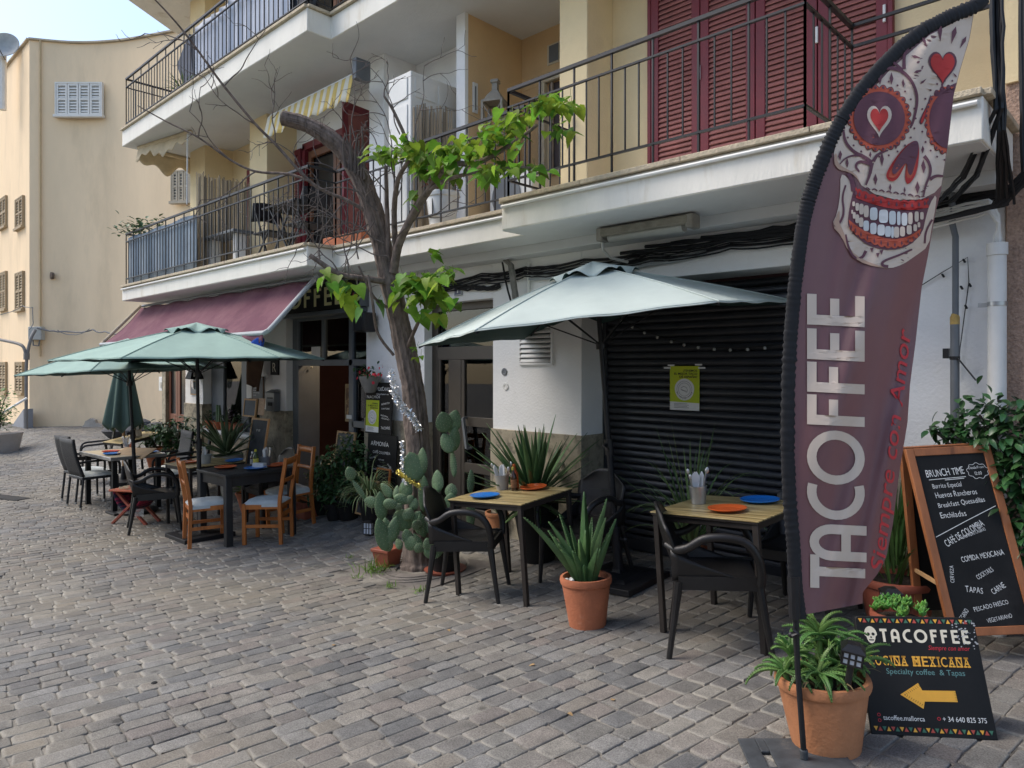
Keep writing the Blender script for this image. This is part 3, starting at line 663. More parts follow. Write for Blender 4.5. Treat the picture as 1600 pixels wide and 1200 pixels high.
# neighbour at the right in roughcast
nb = thing('roughcast_building', 'brown roughcast building edge at the right beside the drainpipe', 'building', (-.3, 4.9, 0))
mb = MB(True); mb.box(-.785, 1.6, 4.98, 6, -.4, 9); build(mb, 'wall', rough_brown, nb, bevel=.01)
mb = MB(True); mb.box(-.785, -.72, 4.955, 4.978, 3.2, 9); build(mb, 'quoin', cream_wall, nb)

# far yellow building
FB = [W(46, 600, 21.6), W(120, 600, 21.85), W(190, 600, 21.7), W(260, 600, 21.2), W(340, 600, 20.6), W(420, 600, 20.0)]
fb = thing('yellow_building', 'tall yellow rendered building with a curved front closing the far end of the street', 'building', (FB[0].x, FB[0].y, -.45))
cor = FB[0]; top = 11.55
pl = [(cor.x - 30, cor.y - 0.1), (cor.x, cor.y)]
for i in range(0, 41):
    t = i / 40 * (len(FB) - 1); k = min(int(t), len(FB) - 2); f_ = t - k
    p0, p1, p2, p3 = FB[max(k - 1, 0)], FB[k], FB[k + 1], FB[min(k + 2, len(FB) - 1)]
    v = .5 * ((2 * p1) + (p2 - p0) * f_ + (2 * p0 - 5 * p1 + 4 * p2 - p3) * f_ ** 2 + (3 * p1 - p0 - 3 * p2 + p3) * f_ ** 3)
    if i: pl.append((v.x, v.y))
pl += [(FB[-1].x, FB[-1].y + 12), (cor.x - 30, cor.y + 12)]
mb = MB(True); mb.prism(pl, -1, top - .03); build(mb, 'wall', far_wall, fb, angle=25)
mb = MB(True)
for i in range(len(pl) - 3):
    a, b = Vector((*pl[i], top)), Vector((*pl[i + 1], top)); mb.bar(a, b, .16, .05)
build(mb, 'parapet_coping', mat('grey_coping', (.52, .44, .32), .95, .25, 4, col2=(.22, .19, .15), thr=(.5, .7), s2=2), fb)
mb = MB(True); c = W(63, 600, 21.62); mb.tube([(c.x, c.y, 1.9), (c.x, c.y, top)], .03, 6); build(mb, 'cable_run', mat('painted_pipe', (.50, .37, .21), .8, .1, 4), fb)
mb = MB(True); mb.lathe([(.02, 0), (.10, 0), (.11, .08), (.02, .1)], 14, W(84, 431, 21.7), rotx(R(90)) ); build(mb, 'pipe_stub', mat('pipe_brown', (.12, .09, .07), .8, .2, 6), fb)
for k_, (px, py, rw, rh) in enumerate(((145, 667, .34, .26), (93, 672, .16, .07), (75, 670, .12, .05))):
    c_ = W(px, py, 21.62); r_ = random.Random(px); mb = MB(True); M_ = Matrix(((RT.x, FW.x, 0, c_.x), (RT.y, FW.y, 0, c_.y), (0, 0, 1, c_.z), (0, 0, 0, 1))); mb.prism([(rw * math.cos(a) * r_.uniform(.6, 1.1), rh * math.sin(a) * r_.uniform(.6, 1.1)) for a in [2 * math.pi * i / 16 for i in range(16)]], -.012, .12, M_ @ rotx(R(90))); build(mb, 'bare_patch', mat('bare_cement', (.40, .36, .31), .95, .2, 4, .4, 20) if k_ == 0 else bpy.data.materials['bare_cement'], fb)
# white shuttered window on the curved front
def wall_frame(px0, px1, d):
    a, b = W(px0, 600, d), W(px1, 600, d); u = (b - a); u.z = 0; u.normalize(); n = Vector((u.y, -u.x, 0)); return a, u, n
def far_window(a, u, n, wdt, z0, z1, fm, panes, open_=False, name='window', dark=None):
    M_ = Matrix((( u.x, -n.x, 0, a.x), (u.y, -n.y, 0, a.y), (0, 0, 1, 0), (0, 0, 0, 1)))
    fr = MB(True); fr.M = M_; s = .035
    fr.box(-s, 0, -.06, .05, z0 - s, z1 + s); fr.box(wdt, wdt + s, -.06, .05, z0 - s, z1 + s); fr.box(0, wdt, -.06, .05, z1, z1 + s); fr.box(-s - .03, wdt + s + .03, -.10, .05, z0 - s - .04, z0)
    o = build(fr, name, fm, fb)
    sh = MB(True); sh.M = M_; pw = wdt / panes
    for i in range(panes):
        x0, x1 = i * pw + .01, (i + 1) * pw - .01
        sh.box(x0, x0 + .05, -.05, -.01, z0, z1); sh.box(x1 - .05, x1, -.05, -.01, z0, z1)
        for zz in (z0, (z0 + z1) / 2 - .03, z1 - .06): sh.box(x0 + .05, x1 - .05, -.048, -.012, zz, zz + .06)
        n_ = int((z1 - z0) / .085)
        for k in range(n_):
            za = z0 + k * (z1 - z0) / n_; sh.add([(x0 + .05, -.042, za), (x1 - .05, -.042, za), (x1 - .05, -.015, za + .055), (x0 + .05, -.015, za + .055)], [(0, 1, 2, 3)])
    build(sh, 'shutter', fm, o)
    bk = MB(True); bk.M = M_; bk.box(0, wdt, -.008, .02, z0, z1); build(bk, 'pane', dark or ink_black, o)
a, u, n = wall_frame(89, 159, 21.72); off = 0
zt, zb = CZ + (HY - 131) / F * 21.7, CZ + (HY - 180) / F * 21.7
far_window(W(89, 600, 21.70), u, n, 1.37, zb, zt, mat('white_shutter', (.70, .68, .63), .7, .06, 6), 4, dark=mat('shade_in', (.42, .41, .39), .8, .1, 3))
# windows on the side street face
tan_sh = mat('tan_shutter', (.36, .27, .16), .7, .12, 6); dk = mat('dim_pane', (.05, .045, .04), .3, .3, 3)
for px0, px1 in ((1.5, 11), (26.5, 37.5)):
    for ya, yb in ((307, 352), (425, 482), (567, 614)):
        Yf = cor.y - .02; p0, p1 = PY(px0, ya, Yf), PY(px1, ya, Yf); dd_ = FW.dot(p1); z_t = p1.z; z_b = CZ - (yb - HY) / F * dd_
        far_window(Vector((p0.x, Yf, 0)), Vector((1, 0, 0)), Vector((0, -1, 0)), p1.x - p0.x, z_b - (.35 if px0 > 20 else 0) * 0, z_t, tan_sh, 2, dark=dk)
# small barred window seen past the balcony
p0 = W(272, 600, 21.0); p1 = W(300, 600, 20.9); u = (p1 - p0); wdt = u.length; u.normalize(); n = Vector((u.y, -u.x, 0))
far_window(p0 + n * .06, u, n, wdt, CZ + (HY - 316) / F * 21, CZ + (HY - 270) / F * 21, mat('stone_frame', (.45, .38, .28), .8, .1, 5), 3, dark=mat('blue_dim', (.08, .10, .13), .4, .2, 3))
# sloping blue grey plinth wall at the corner
mb = MB(True); g0 = W(43, 600, 21.3); mb.prism([(-1.9, 0), (.0, 0), (0, .75)], -.12, .12, tr(g0.x + .1, g0.y, -.42) @ rotx(R(90))); build(mb, 'ramp', mat('blue_grey_paint', (.24, .25, .27), .8, .1, 4), fb)

# opposite side of the street, behind the camera: what the glass reflects and what shades the street
ob = thing('townhouse', 'pale townhouse across the street mirrored in the door glass', 'building', (-4, -8.5, 0))
mb = MB(True); mb.box(-14, 7, -12.5, -8.5, -.6, 6.4); build(mb, 'wall', mat('pale_render', (.66, .60, .50), .9, .06, 2), ob)
def town_window(x, z):
    f = MB(True); f.box(x - .5, x + .5, -8.5, -8.44, z, z + 1.5); o = build(f, 'window', pipe_white, ob)
    f = MB(True); f.box(x - .42, x + .42, -8.435, -8.43, z + .08, z + 1.42); build(f, 'pane', ink_black, o)
for x in (-12, -9, -6, -3, 0, 3):
    for z in (.8, 3.9): town_window(x, z)
# ------------------------------------------------------------------ lettering
_tc = {}
def text_mesh(s, size=1.0, shear=0, offset=0, align='LEFT'):
    cu = bpy.data.curves.new('lettering', 'FONT'); cu.body = s; cu.size = size; cu.shear = shear; cu.offset = offset; cu.align_x = align; cu.resolution_u = 3
    o = bpy.data.objects.new('lettering', cu); COL.objects.link(o)
    dg = bpy.context.evaluated_depsgraph_get(); dg.update()
    me = bpy.data.meshes.new_from_object(o.evaluated_get(dg))
    v = [(q.co.x, q.co.y) for q in me.vertices]; f = [tuple(p.vertices) for p in me.polygons]
    bpy.data.objects.remove(o); bpy.data.curves.remove(cu); bpy.data.meshes.remove(me)
    return v, f
def text_on(mb, s, M, size=1.0, width=None, shear=0, offset=0, align='LEFT', jit=0, thick=.0012):
    # text lying in local XY, facing +Z, placed by M; optional target width; jit wobbles letters like handwriting
    if jit:
        x = 0; allv = []; allf = []
        for ch in s:
            if ch == ' ': x += size * .3; continue
            v, f = text_mesh(ch, size * rnd.uniform(1 - jit, 1 + jit), shear + rnd.uniform(-jit, jit), offset)
            if not v: continue
            mx0 = min(p[0] for p in v); mx1 = max(p[0] for p in v); dy = rnd.uniform(-jit, jit) * size * .25; an = rnd.uniform(-jit, jit) * .5
            n = len(allv); allv += [(x + (p[0] - mx0) * math.cos(an) - p[1] * math.sin(an), p[1] + dy + (p[0] - mx0) * math.sin(an)) for p in v]
            allf += [tuple(i + n for i in q) for q in f]; x += (mx1 - mx0) + size * .09
        v, f = allv, allf
    else: v, f = text_mesh(s, size, shear, offset)
    if not v: return
    x0 = min(p[0] for p in v); x1 = max(p[0] for p in v); k = width / (x1 - x0) if width else 1
    sx = {'LEFT': x0, 'CENTER': (x0 + x1) / 2, 'RIGHT': x1}[align]
    mb.add([M @ Vector(((p[0] - sx) * k, p[1], thick)) for p in v], f)
# deco capitals as strokes: unit height, list of polylines, width
def arc(cx, cy, rx, ry, a0, a1, n=18): return [(cx + rx * math.cos(R(a0 + (a1 - a0) * i / n)), cy + ry * math.sin(R(a0 + (a1 - a0) * i / n))) for i in range(n + 1)]
DECO = {'T': (.56, [[(0, .92), (.56, .92)], [(.28, .92), (.28, 0)]]),
        'A': (.62, [[(.08, 0), (.08, .62)] + arc(.31, .62, .23, .30, 180, 0, 12) + [(.54, 0)], [(.08, .36), (.54, .36)]]),
        'C': (.58, [arc(.50, .5, .42, .42, 72, 288, 20)]),
        'O': (.98, [arc(.49, .5, .41, .42, 0, 360, 28)]),
        'F': (.50, [[(.08, 0), (.08, 1)], [(.08, .92), (.5, .92)], [(.08, .54), (.42, .54)]]),
        'E': (.50, [[(.08, 0), (.08, 1)], [(.08, .92), (.5, .92)], [(.08, .52), (.44, .52)], [(.08, .08), (.5, .08)]])}
def ribbon(pts, w, step=None):
    # quads along a polyline in 2D
    if step:
        q = []
        for a, b in zip(pts, pts[1:]):
            n = max(1, int(math.hypot(b[0] - a[0], b[1] - a[1]) / step))
            q += [(a[0] + (b[0] - a[0]) * i / n, a[1] + (b[1] - a[1]) * i / n) for i in range(n)]
        pts = q + [pts[-1]]
    vs = []; m = len(pts)
    for i, p in enumerate(pts):
        a, b = pts[max(i - 1, 0)], pts[min(i + 1, m - 1)]
        if i == 0 and math.hypot(pts[0][0] - pts[-1][0], pts[0][1] - pts[-1][1]) < 1e-6: a = pts[-2]
        if i == m - 1 and math.hypot(pts[0][0] - pts[-1][0], pts[0][1] - pts[-1][1]) < 1e-6: b = pts[1]
        dx, dy = b[0] - a[0], b[1] - a[1]; l = math.hypot(dx, dy) or 1; wi = w(i / (m - 1)) if callable(w) else w
        vs += [(p[0] - dy / l * wi / 2, p[1] + dx / l * wi / 2), (p[0] + dy / l * wi / 2, p[1] - dx / l * wi / 2)]
    return vs, [(2 * i, 2 * i + 1, 2 * i + 3, 2 * i + 2) for i in range(m - 1)]
def deco_text(s, gap=.16, th=.16):
    out = []; x = 0; lay = 0
    for ch in s:
        wd, st = DECO[ch]
        for k, pl in enumerate(st):
            v, f = ribbon([(x + a, b) for a, b in pl], th); out.append((v, f, k))
        x += wd + gap
    return out, x - gap

# ------------------------------------------------------------------ burgundy awning over the shop front
aw = thing('awning', 'faded burgundy canvas awning slung below the balcony over the cafe front', 'awning', (-10.2, 4.3, 2.6))
x0, x1 = -13.05, -7.45
def aw_pt(u, v):
    x = x0 + (x1 - x0) * u; zt = 2.585; y = 4.42 - .62 * v
    sag = .02 * math.sin(math.pi * v) + .006 * math.sin(u * 40 + v * 3) * (1 - v)
    return (x, y + sag, zt - .66 * v - sag * 1.5 + .010 * math.sin(u * 23) * v)
mb = MB(True); mb.grid(aw_pt, 60, 14); build(mb, 'canvas', awning_m, aw, solid=.004, angle=60)
mb = MB(True); mb.grid(lambda u, v: (x0 + (x1 - x0) * u, 3.80 - .012 + .01 * math.sin(u * 60), 1.925 - .085 * v - .012 * abs(math.sin(u * 62)) * v), 90, 2); build(mb, 'valance', awning_m, aw, solid=.004, angle=60)
mb = MB(True); mb.tube([(x0 - .03, 3.80, 1.94), (x1 + .0, 3.80, 1.94), (x1 + .045, 3.83, 1.965), (x1 + .05, 3.90, 2.04), (x1 + .05, 4.44, 2.63)], .028, 10); build(mb, 'front_tube', pipe_grey, aw)
mb = MB(True); mb.tube([(x0 - .03, 3.80, 1.94), (x0 - .03, 4.42, 2.62)], .026, 8); build(mb, 'side_tube', stone_ledge, aw)
mb = MB(True); mb.tube([(x0, 4.44, 2.615), (x1, 4.44, 2.615)], .022, 8)
for i in range(16):
    x = x0 + .2 + i * .36; mb.bar((x, 4.44, 2.63), (x - .02, 4.40, 2.56), .012, .006)
build(mb, 'roller', steel_d, aw)
mb = MB(True)
for k in range(7):
    t_ = .15 + k * .11; p = Vector((x1 + .05, 3.90 + .54 * t_, 2.04 + .59 * t_)); mb.tube([p + Vector((.03 * math.cos(a), .0 + .02 * math.sin(a), .03 * math.sin(a) - a * .004)) for a in [i * .9 for i in range(9)]], .004, 5)
build(mb, 'lashing_cord', steel_d, aw)
mb = MB(True); mb.grid(lambda u, v: (x1 - .22 + u * .22, 3.79 - .05 * math.sin(u * 7) * (1 - .5 * v), 1.87 - .12 * v - .03 * math.sin(u * 9)), 12, 6); solo(mb, 'bundled_cloth', mat('blue_cloth', (.03, .09, .42), .8, .2, 9), 'scrap of blue cloth bundled under the corner of the burgundy awning', 'cloth', solid=.006)

# ------------------------------------------------------------------ shop sign
sg = thing('shop_sign', 'black fascia sign with cream letters and red script over the cafe door', 'sign', (-8.35, 4.93, 2.31))
mb = MB(True); mb.box(-10.0, -7.22, 4.90, 5.01, 2.295, 2.63); build(mb, 'panel', sign_black, sg, bevel=.004)
mb = MB(True); mb.box(-10.03, -7.19, 4.895, 5.015, 2.63, 2.65); mb.box(-7.22, -7.195, 4.895, 5.015, 2.295, 2.63); build(mb, 'edge_trim', grey_frame, sg)
dt, wd = deco_text('TACOFFEE', .2, .17); sx = 2.18 / wd
MS = tr(-9.76, 4.899, 2.345) @ rotx(R(90))
mb = MB(True)
for v, f, k in dt: mb.add([MS @ Vector((a * sx, b * .235, .002 + k * .0006)) for a, b in v], f)
build(mb, 'lettering', mat('cream_yellow_ink', (.88, .80, .42), .6, .05, 10), sg)
mb = MB(True); text_on(mb, 'con Amor', tr(-7.55, 4.899, 2.385) @ rotx(R(90)), .13, .37, shear=.35, jit=.12, thick=.003); build(mb, 'script', ink_red, sg)

# ------------------------------------------------------------------ wall furniture
def onwall(x, z, y=YW): return tr(x, y - .004, z) @ rotx(R(90))
t = thing('house_number', 'small dark house number plate 1 above the glazed entrance door', 'number plate', PY(717, 451, YW))
mb = MB(True); mb.prism([(-.06, -.075), (.06, -.075), (.06, .075), (-.06, .075)], 0, .012, onwall(PX(717, YW), PY(717, 451, YW).z)); build(mb, 'frame', pipe_grey, t, bevel=.003)
mb = MB(True); mb.prism([(-.048, -.062), (.048, -.062), (.048, .062), (-.048, .062)], .012, .014, onwall(PX(717, YW), PY(717, 451, YW).z)); build(mb, 'plate', mat('navy_enamel', (.04, .045, .09), .4, .1, 5), t)
mb = MB(True); text_on(mb, '1', onwall(PX(717, YW), PY(717, 451, YW).z - .045) , .13, align='CENTER', thick=.0155, offset=.002); build(mb, 'lettering', ink_white, t)
t = thing('intercom', 'grey metal door intercom panel on the white wall behind the tree', 'intercom', PY(649, 604, YW))
c = PY(649, 604, YW); mb = MB(True); mb.prism([(-.055, -.125), (.055, -.125), (.055, .125), (-.055, .125)], 0, .018, onwall(c.x, c.z)); build(mb, 'panel', steel, t, bevel=.003)
mb = MB(True)
for i in range(5):
    for j in (-1, 1): mb.prism([(j * .025 - .012, -.10 + i * .027), (j * .025 + .012, -.10 + i * .027), (j * .025 + .012, -.085 + i * .027), (j * .025 - .012, -.085 + i * .027)], .018, .022, onwall(c.x, c.z))
build(mb, 'buttons', ink_black, t)
t = thing('loudspeaker', 'black outdoor loudspeaker mounted at the right of the cafe sign', 'loudspeaker', PY(572, 503, 4.95))
c = PY(572, 503, 4.9); mb = MB(True); mb.box(c.x - .12, c.x + .10, 4.80, 4.98, c.z - .12, c.z + .11); build(mb, 'cabinet', black_plastic, t, bevel=.015)
mb = MB(True); mb.box(c.x + .02, c.x + .06, 4.97, 5.03, c.z - .03, c.z + .03); build(mb, 'bracket', steel_d, t)
mb = MB(True); mb.box(c.x - .105, c.x + .085, 4.79, 4.80, c.z - .105, c.z + .095); build(mb, 'grille', iron, t, bevel=.004)
# wall sign R, mailbox, framed menus
t = thing('wall_plaque', 'small black plaque with the letter R on the white pillar', 'plaque', PY(431, 574, YW)); c = PY(431, 574, YW)
mb = MB(True); mb.prism([(-.115, -.11), (.115, -.11), (.115, .11), (-.115, .11)], 0, .02, onwall(c.x, c.z)); build(mb, 'plate', sign_black, t, bevel=.003)
mb = MB(True); text_on(mb, 'R', onwall(c.x, c.z - .065), .19, align='CENTER', thick=.0215); build(mb, 'lettering', ink_cream, t)
t = thing('mailbox', 'dark grey metal mailbox on the white pillar below the plaque', 'mailbox', PY(432, 626, YW)); c = PY(432, 626, YW)
mb = MB(True); mb.box(c.x - .12, c.x + .12, YW - .10, YW - .003, c.z - .15, c.z + .12); mb.add([(c.x - .13, YW - .11, c.z + .12), (c.x + .13, YW - .11, c.z + .12), (c.x + .13, YW - .003, c.z + .16), (c.x - .13, YW - .003, c.z + .16)], [(0, 1, 2, 3)]); build(mb, 'box', steel_d, t, bevel=.006)
mb = MB(True); mb.box(c.x - .08, c.x + .08, YW - .104, YW - .099, c.z + .03, c.z + .05); mb.box(c.x - .06, c.x + .06, YW - .104, YW - .099, c.z - .07, c.z - .02); build(mb, 'slot', ink_black, t)
t = thing('framed_menu', 'grey framed menu sheet on the pillar behind the leaning chalkboard', 'menu frame', PY(404, 605, YW)); c = PY(404, 606, YW)
mb = MB(True); mb.prism([(-.17, -.17), (.17, -.17), (.17, .17), (-.17, .17)], 0, .02, onwall(c.x + .02, c.z)); build(mb, 'frame', mat('brown_frame', (.16, .11, .075), .6, .2, 8), t, bevel=.004)
mb = MB(True); mb.prism([(-.15, -.15), (.15, -.15), (.15, .15), (-.15, .15)], .02, .022, onwall(c.x + .02, c.z)); build(mb, 'sheet', mat('slate_grey', (.16, .17, .18), .7, .1, 5), t)
mb = MB(True)
for i in range(7): text_on(mb, ('tacos  burritos', 'nachos mixtos', 'quesadillas', 'ensaladas', 'postres', 'cafe de colombia', 'cerveza')[i], onwall(c.x - .11, c.z + .10 - i * .036), .028, thick=.0235)
build(mb, 'lettering', ink_white, t)
# brown bag hanging under the awning corner
mb = MB(True); c = PY(402, 582, 4.86)
mb.grid(lambda u, v: (c.x - .02 - .24 + .48 * u * (1 - .35 * v) + .10 * v, 4.86 + .05 * math.sin(u * 9 + v * 2) - .06 * math.sin(math.pi * u), c.z + .28 - .50 * v + .05 * math.sin(u * 5) * v), 18, 12)
solo(mb, 'hanging_cloth', brown_cloth, 'brown cloth hanging in folds beside the shop window', 'cloth', solid=.03, angle=60)
t = thing('wall_lantern', 'dark pyramidal wall lantern on the white pillar at the far left of the cafe', 'lantern', PY(304, 585, 4.95)); c = PY(304, 590, 4.9)
mb = MB(True); mb.lathe([(.02, .30), (.05, .24), (.15, .0), (.155, -.02), (.10, -.03)], 4, c, rotz(R(45))); build(mb, 'hood', sign_black, t, angle=20)
mb = MB(True); mb.lathe([(.07, -.03), (.05, -.16), (.02, -.2)], 4, c, rotz(R(45))); build(mb, 'glass', glass_d, t, angle=20)
mb = MB(True); mb.bar((c.x, c.y, c.z + .22), (c.x, 5.02, c.z + .22), .02, .02); build(mb, 'bracket', iron, t)
t = thing('framed_notice', 'small framed notice on the far white pillar below the lantern', 'notice', PY(303, 607, YW)); c = PY(304, 606, YW)
mb = MB(True); mb.prism([(-.13, -.12), (.13, -.12), (.13, .12), (-.13, .12)], 0, .018, onwall(c.x, c.z)); build(mb, 'frame', pale_wood, t, bevel=.004)
mb = MB(True); mb.prism([(-.11, -.10), (.11, -.10), (.11, .10), (-.11, .10)], .018, .02, onwall(c.x, c.z)); build(mb, 'sheet', steel_d, t)
t = thing('intercom', 'pale door intercom box on the end wall left of the timber door', 'intercom', PY(251, 600, YW)); c = PY(251, 599, 5.0)
mb = MB(True); mb.box(c.x - .09, c.x + .09, 5.0, 5.1, c.z - .14, c.z + .12); build(mb, 'panel', pipe_white, t, bevel=.005)
mb = MB(True); mb.box(c.x - .03, c.x + .06, 4.994, 5.0, c.z - .08, c.z + .02); build(mb, 'buttons', steel, t)
# fluorescent batten under the slab
t = thing('batten_light', 'long dusty fluorescent batten light under the balcony above the roller shutter', 'light fitting', (-2.9, 4.7, 2.6))
a, b = Vector((-3.40, 4.62, Z1 - .055)), Vector((-2.62, 4.62, Z1 - .055))
mb = MB(True); mb.bar(a, b, .13, .07); build(mb, 'housing', mat('dusty_grey', (.27, .25, .20), .7, .25, 12), t, bevel=.015)
mb = MB(True); mb.tube([a + Vector((.06, 0, -.045)), b + Vector((-.06, 0, -.045))], .045, 12, flat=.8); build(mb, 'diffuser', lampshade_w, t)
for x in (-3.41, -2.61):
    mb = MB(True); mb.box(x - .03, x + .03, 4.56, 4.68, Z1 - .12, Z1 - .015); build(mb, 'end_cap', mat('dusty_cap', (.30, .28, .24), .6, .2, 10), t, bevel=.012)
mb = MB(True); mb.tube([a + Vector((-.03, .02, -.05)), a + Vector((-.05, .05, -.12)), a + Vector((-.05, .16, -.17)), a + Vector((.0, .33, -.19))], .012, 8); build(mb, 'cable', pipe_white, t)

# ------------------------------------------------------------------ cables
def cable(mb, pts, r, sag=0, n=10, wob=.0):
    out = []
    for a, b in zip(pts, pts[1:]):
        a, b = Vector(a), Vector(b)
        for i in range(n):
            t_ = i / n; p = a.lerp(b, t_); p.z -= sag * 4 * t_ * (1 - t_); p += Vector((rnd.uniform(-wob, wob), rnd.uniform(-wob, wob) * .4, rnd.uniform(-wob, wob))); out.append(p)
    out.append(Vector(pts[-1])); mb.tube(out, r, 5)
mb = MB()
for k in range(9):
    z = 2.52 - k * .011 + rnd.uniform(-.01, .01); y = YW - .02 - rnd.random() * .035
    cable(mb, [(-6.3, y, z - .06), (-5.2, y, z - .01), (-4.6, y, z), (-3.9, y, z), (-3.2, y, z), (-2.5, y, z + .02), (-1.7, y, z + .03), (-.80, y, z + .08)], .005 + .004 * rnd.random(), .025, 8, .005)
for k in range(8):
    z = 2.545 + rnd.uniform(-.03, .03); cable(mb, [(-3.5 + .25 * k, YW - .04, z), (-1.6, YW - .05, z - .0), (-.80, YW - .05, z + .05)], .016, .012, 12, .009)
solo(mb, 'cable_bundle', mat('black_cable', (.014, .014, .016), .6, .3, 10), 'thick bundle of black cables running along the wall above the roller shutter', 'cables')
mb = MB()
for k in range(4): cable(mb, [(-4.55, YW - .03, 2.43 - k * .014), (-3.9, YW - .03, 2.42 - k * .014), (-3.2, YW - .03, 2.43 - k * .012), (-2.7, YW - .03, 2.46 - k * .01)], .008, .012, 8, .004)
solo(mb, 'wire_run', pipe_grey, 'thin grey wires clipped to the wall just under the black cable bundle', 'cables')
mb = MB()
for k in range(3): cable(mb, [(-6.15, YW - .02, 2.38 + k * .02), (-5.6, YW - .03, 2.40 + k * .014), (-5.3, YW - .03, 2.36 + k * .02), (-4.95, YW - .02, 2.35 + k * .012)], .011, .02, 8, .008)
solo(mb, 'wire_run', ink_black, 'short looping black wires above the glazed entrance door beside the number plate', 'cables')
t = thing('cable_drop', 'bunch of taped grey cables bending down the wall behind the large parasol', 'cables', PY(800, 440, 4.95))
mb = MB(True)
for k in range(6):
    o_ = Vector((.018 * (k % 3), -.02 * (k // 3), .012 * (k % 2))); cable(mb, [PY(770, 402, 4.95) + o_, PY(785, 404, 4.93) + o_, PY(797, 415, 4.93) + o_, PY(801, 440, 4.94) + o_, PY(805, 470, 4.96) + o_, PY(812, 520, 4.97) + o_], .013, 0, 5, .003)
build(mb, 'wires', mat('taped_grey', (.20, .19, .17), .7, .4, 12), t)
mb = MB(True); cable(mb, [PY(785, 410, 4.98), PY(790, 440, 4.98), PY(800, 478, 4.99)], .010, 0, 5, .003); build(mb, 'wires', ink_black, t)
mb = MB(True); mb.tube([PY(826, 410, 5.0), PY(826, 480, 5.0)], .016, 8); build(mb, 'conduit', pipe_white, t)
# black cables down the corner at the right
mb = MB()
yy = 4.80
for k in range(16):
    ox, oy = rnd.uniform(-.045, .055), rnd.uniform(-.05, .03)
    cx = -.705 + ox * .45; cy = 4.22 + (oy + .05) * .6; pts = [(cx, cy + .2, 6.4)] + [(cx + .006 * math.sin(k + j), cy, 4.5 - j * .42) for j in range(4)]
    lo = rnd.choice((0, 1, 1, 2))
    if lo == 0: pts += [(-.69 + ox * .3, 4.30, 2.75), (-.74 + ox, 4.72, 2.45)]
    elif lo == 1: pts += [(-.70 + ox * .3, 4.26, 2.85), (-.86 + ox, 4.45 + oy, 2.58), (-1.05 + ox, 4.75, 2.52), (-1.25, 4.92, 2.50 + ox)]
    else: pts += [(-.69 + ox * .3, 4.28, 2.9), (-.72, 4.72, 2.60 + ox), (-.60, 4.90, 2.56 + ox)]
    cable(mb, pts, rnd.uniform(.006, .013), 0, 5, .004)
for k in range(5):
    o_ = k * .014; cable(mb, [(-.70 + o_, 4.60, 5.2), (-.665 + o_, 4.62, 4.2), (-.655 + o_, 4.62, 3.2), (-.65 + o_, 4.64, 2.6), (-.80 + o_, 4.70, 2.45), (-1.2, 4.9, 2.44)], .014, 0, 6, .003)
cable(mb, [(-.86, 4.68, 4.05), (-.70, 4.70, 3.98), (-.2, 4.70, 4.05)], .022, 0, 6, .004); cable(mb, [(-.80, 4.68, 3.9), (-.66, 4.70, 3.93), (-.2, 4.70, 4.1)], .016, 0, 6, .004)
solo(mb, 'cable_bundle', iron, 'tangle of black cables hanging down the building corner behind the feather flag', 'cables')
mb = MB()
for k in range(6): cable(mb, [(-1.75, 4.94, 2.33 + k * .018), (-1.2, 4.90, 2.40 + k * .02), (-.84, 4.84, 2.44 + k * .015), (-.80, 4.86, 2.38 + k * .008), (PX(1558, 4.9) + .006 * k - .015, 4.90, 2.24)], .009, 0, 6, .004)
solo(mb, 'wire_run', pipe_white, 'pale wires sweeping to the top of the white drainpipe', 'cables')
# drainpipe at the corner
t = thing('drainpipe', 'white drainpipe in the corner beside the brown roughcast wall', 'pipe', (-.86, 4.93, 0))
cx = PX(1558, 4.90); mb = MB(True); mb.tube([(cx, 4.90, -.1), (cx, 4.90, 2.22)], .047, 16); build(mb, 'pipe', pipe_white, t)
mb = MB(True); mb.tube([(cx, 4.90, 2.20), (cx, 4.90, 2.27)], .054, 16); build(mb, 'collar', pipe_white, t)
for z in (1.92, .9):
    mb = MB(True); mb.tube([(cx, 4.90, z - .012), (cx, 4.90, z + .012)], .051, 16); mb.box(cx - .10, cx - .03, 4.93, 4.95, z - .012, z + .012); build(mb, 'clamp', steel, t)
t = thing('conduit_post', 'grey vertical conduit with a hooked top beside the feather flag', 'pipe', (-1.05, 4.9, 0))
c1 = PY(1490, 460, 4.90)
mb = MB(True); mb.tube([PY(1492, 760, 4.9), PY(1492, 502, 4.9)], .025, 12); build(mb, 'sleeve', steel_d, t)
mb = MB(True); mb.tube([PY(1493, 505, 4.9), PY(1493, 370, 4.9), PY(1488, 350, 4.89), PY(1487, 245, 4.86), PY(1484, 238, 4.85), PY(1478, 236, 4.84), PY(1466, 239, 4.82)], .0175, 10); build(mb, 'rod', conduit_m, t)
mb = MB(True); mb.tube([PY(1492, 507, 4.9), PY(1492, 496, 4.9), PY(1492, 490, 4.9)], [.026, .026, .017], 10); build(mb, 'foam_seal', mat('amber_foam', (.42, .28, .09), .9, .3, 20), t)
mb = MB(True); z = PY(1492, 560, 4.9).z; x = PX(1492, 4.9); mb.tube([(x, 4.90, z - .008), (x, 4.90, z + .012)], .028, 12); mb.bar((x + .02, 4.88, z), (x + .115, 4.86, z - .13), .016, .004); mb.box(x - .06, x - .03, 4.88, 4.92, z + .0, z + .06); build(mb, 'cable_tie', black_plastic, t)
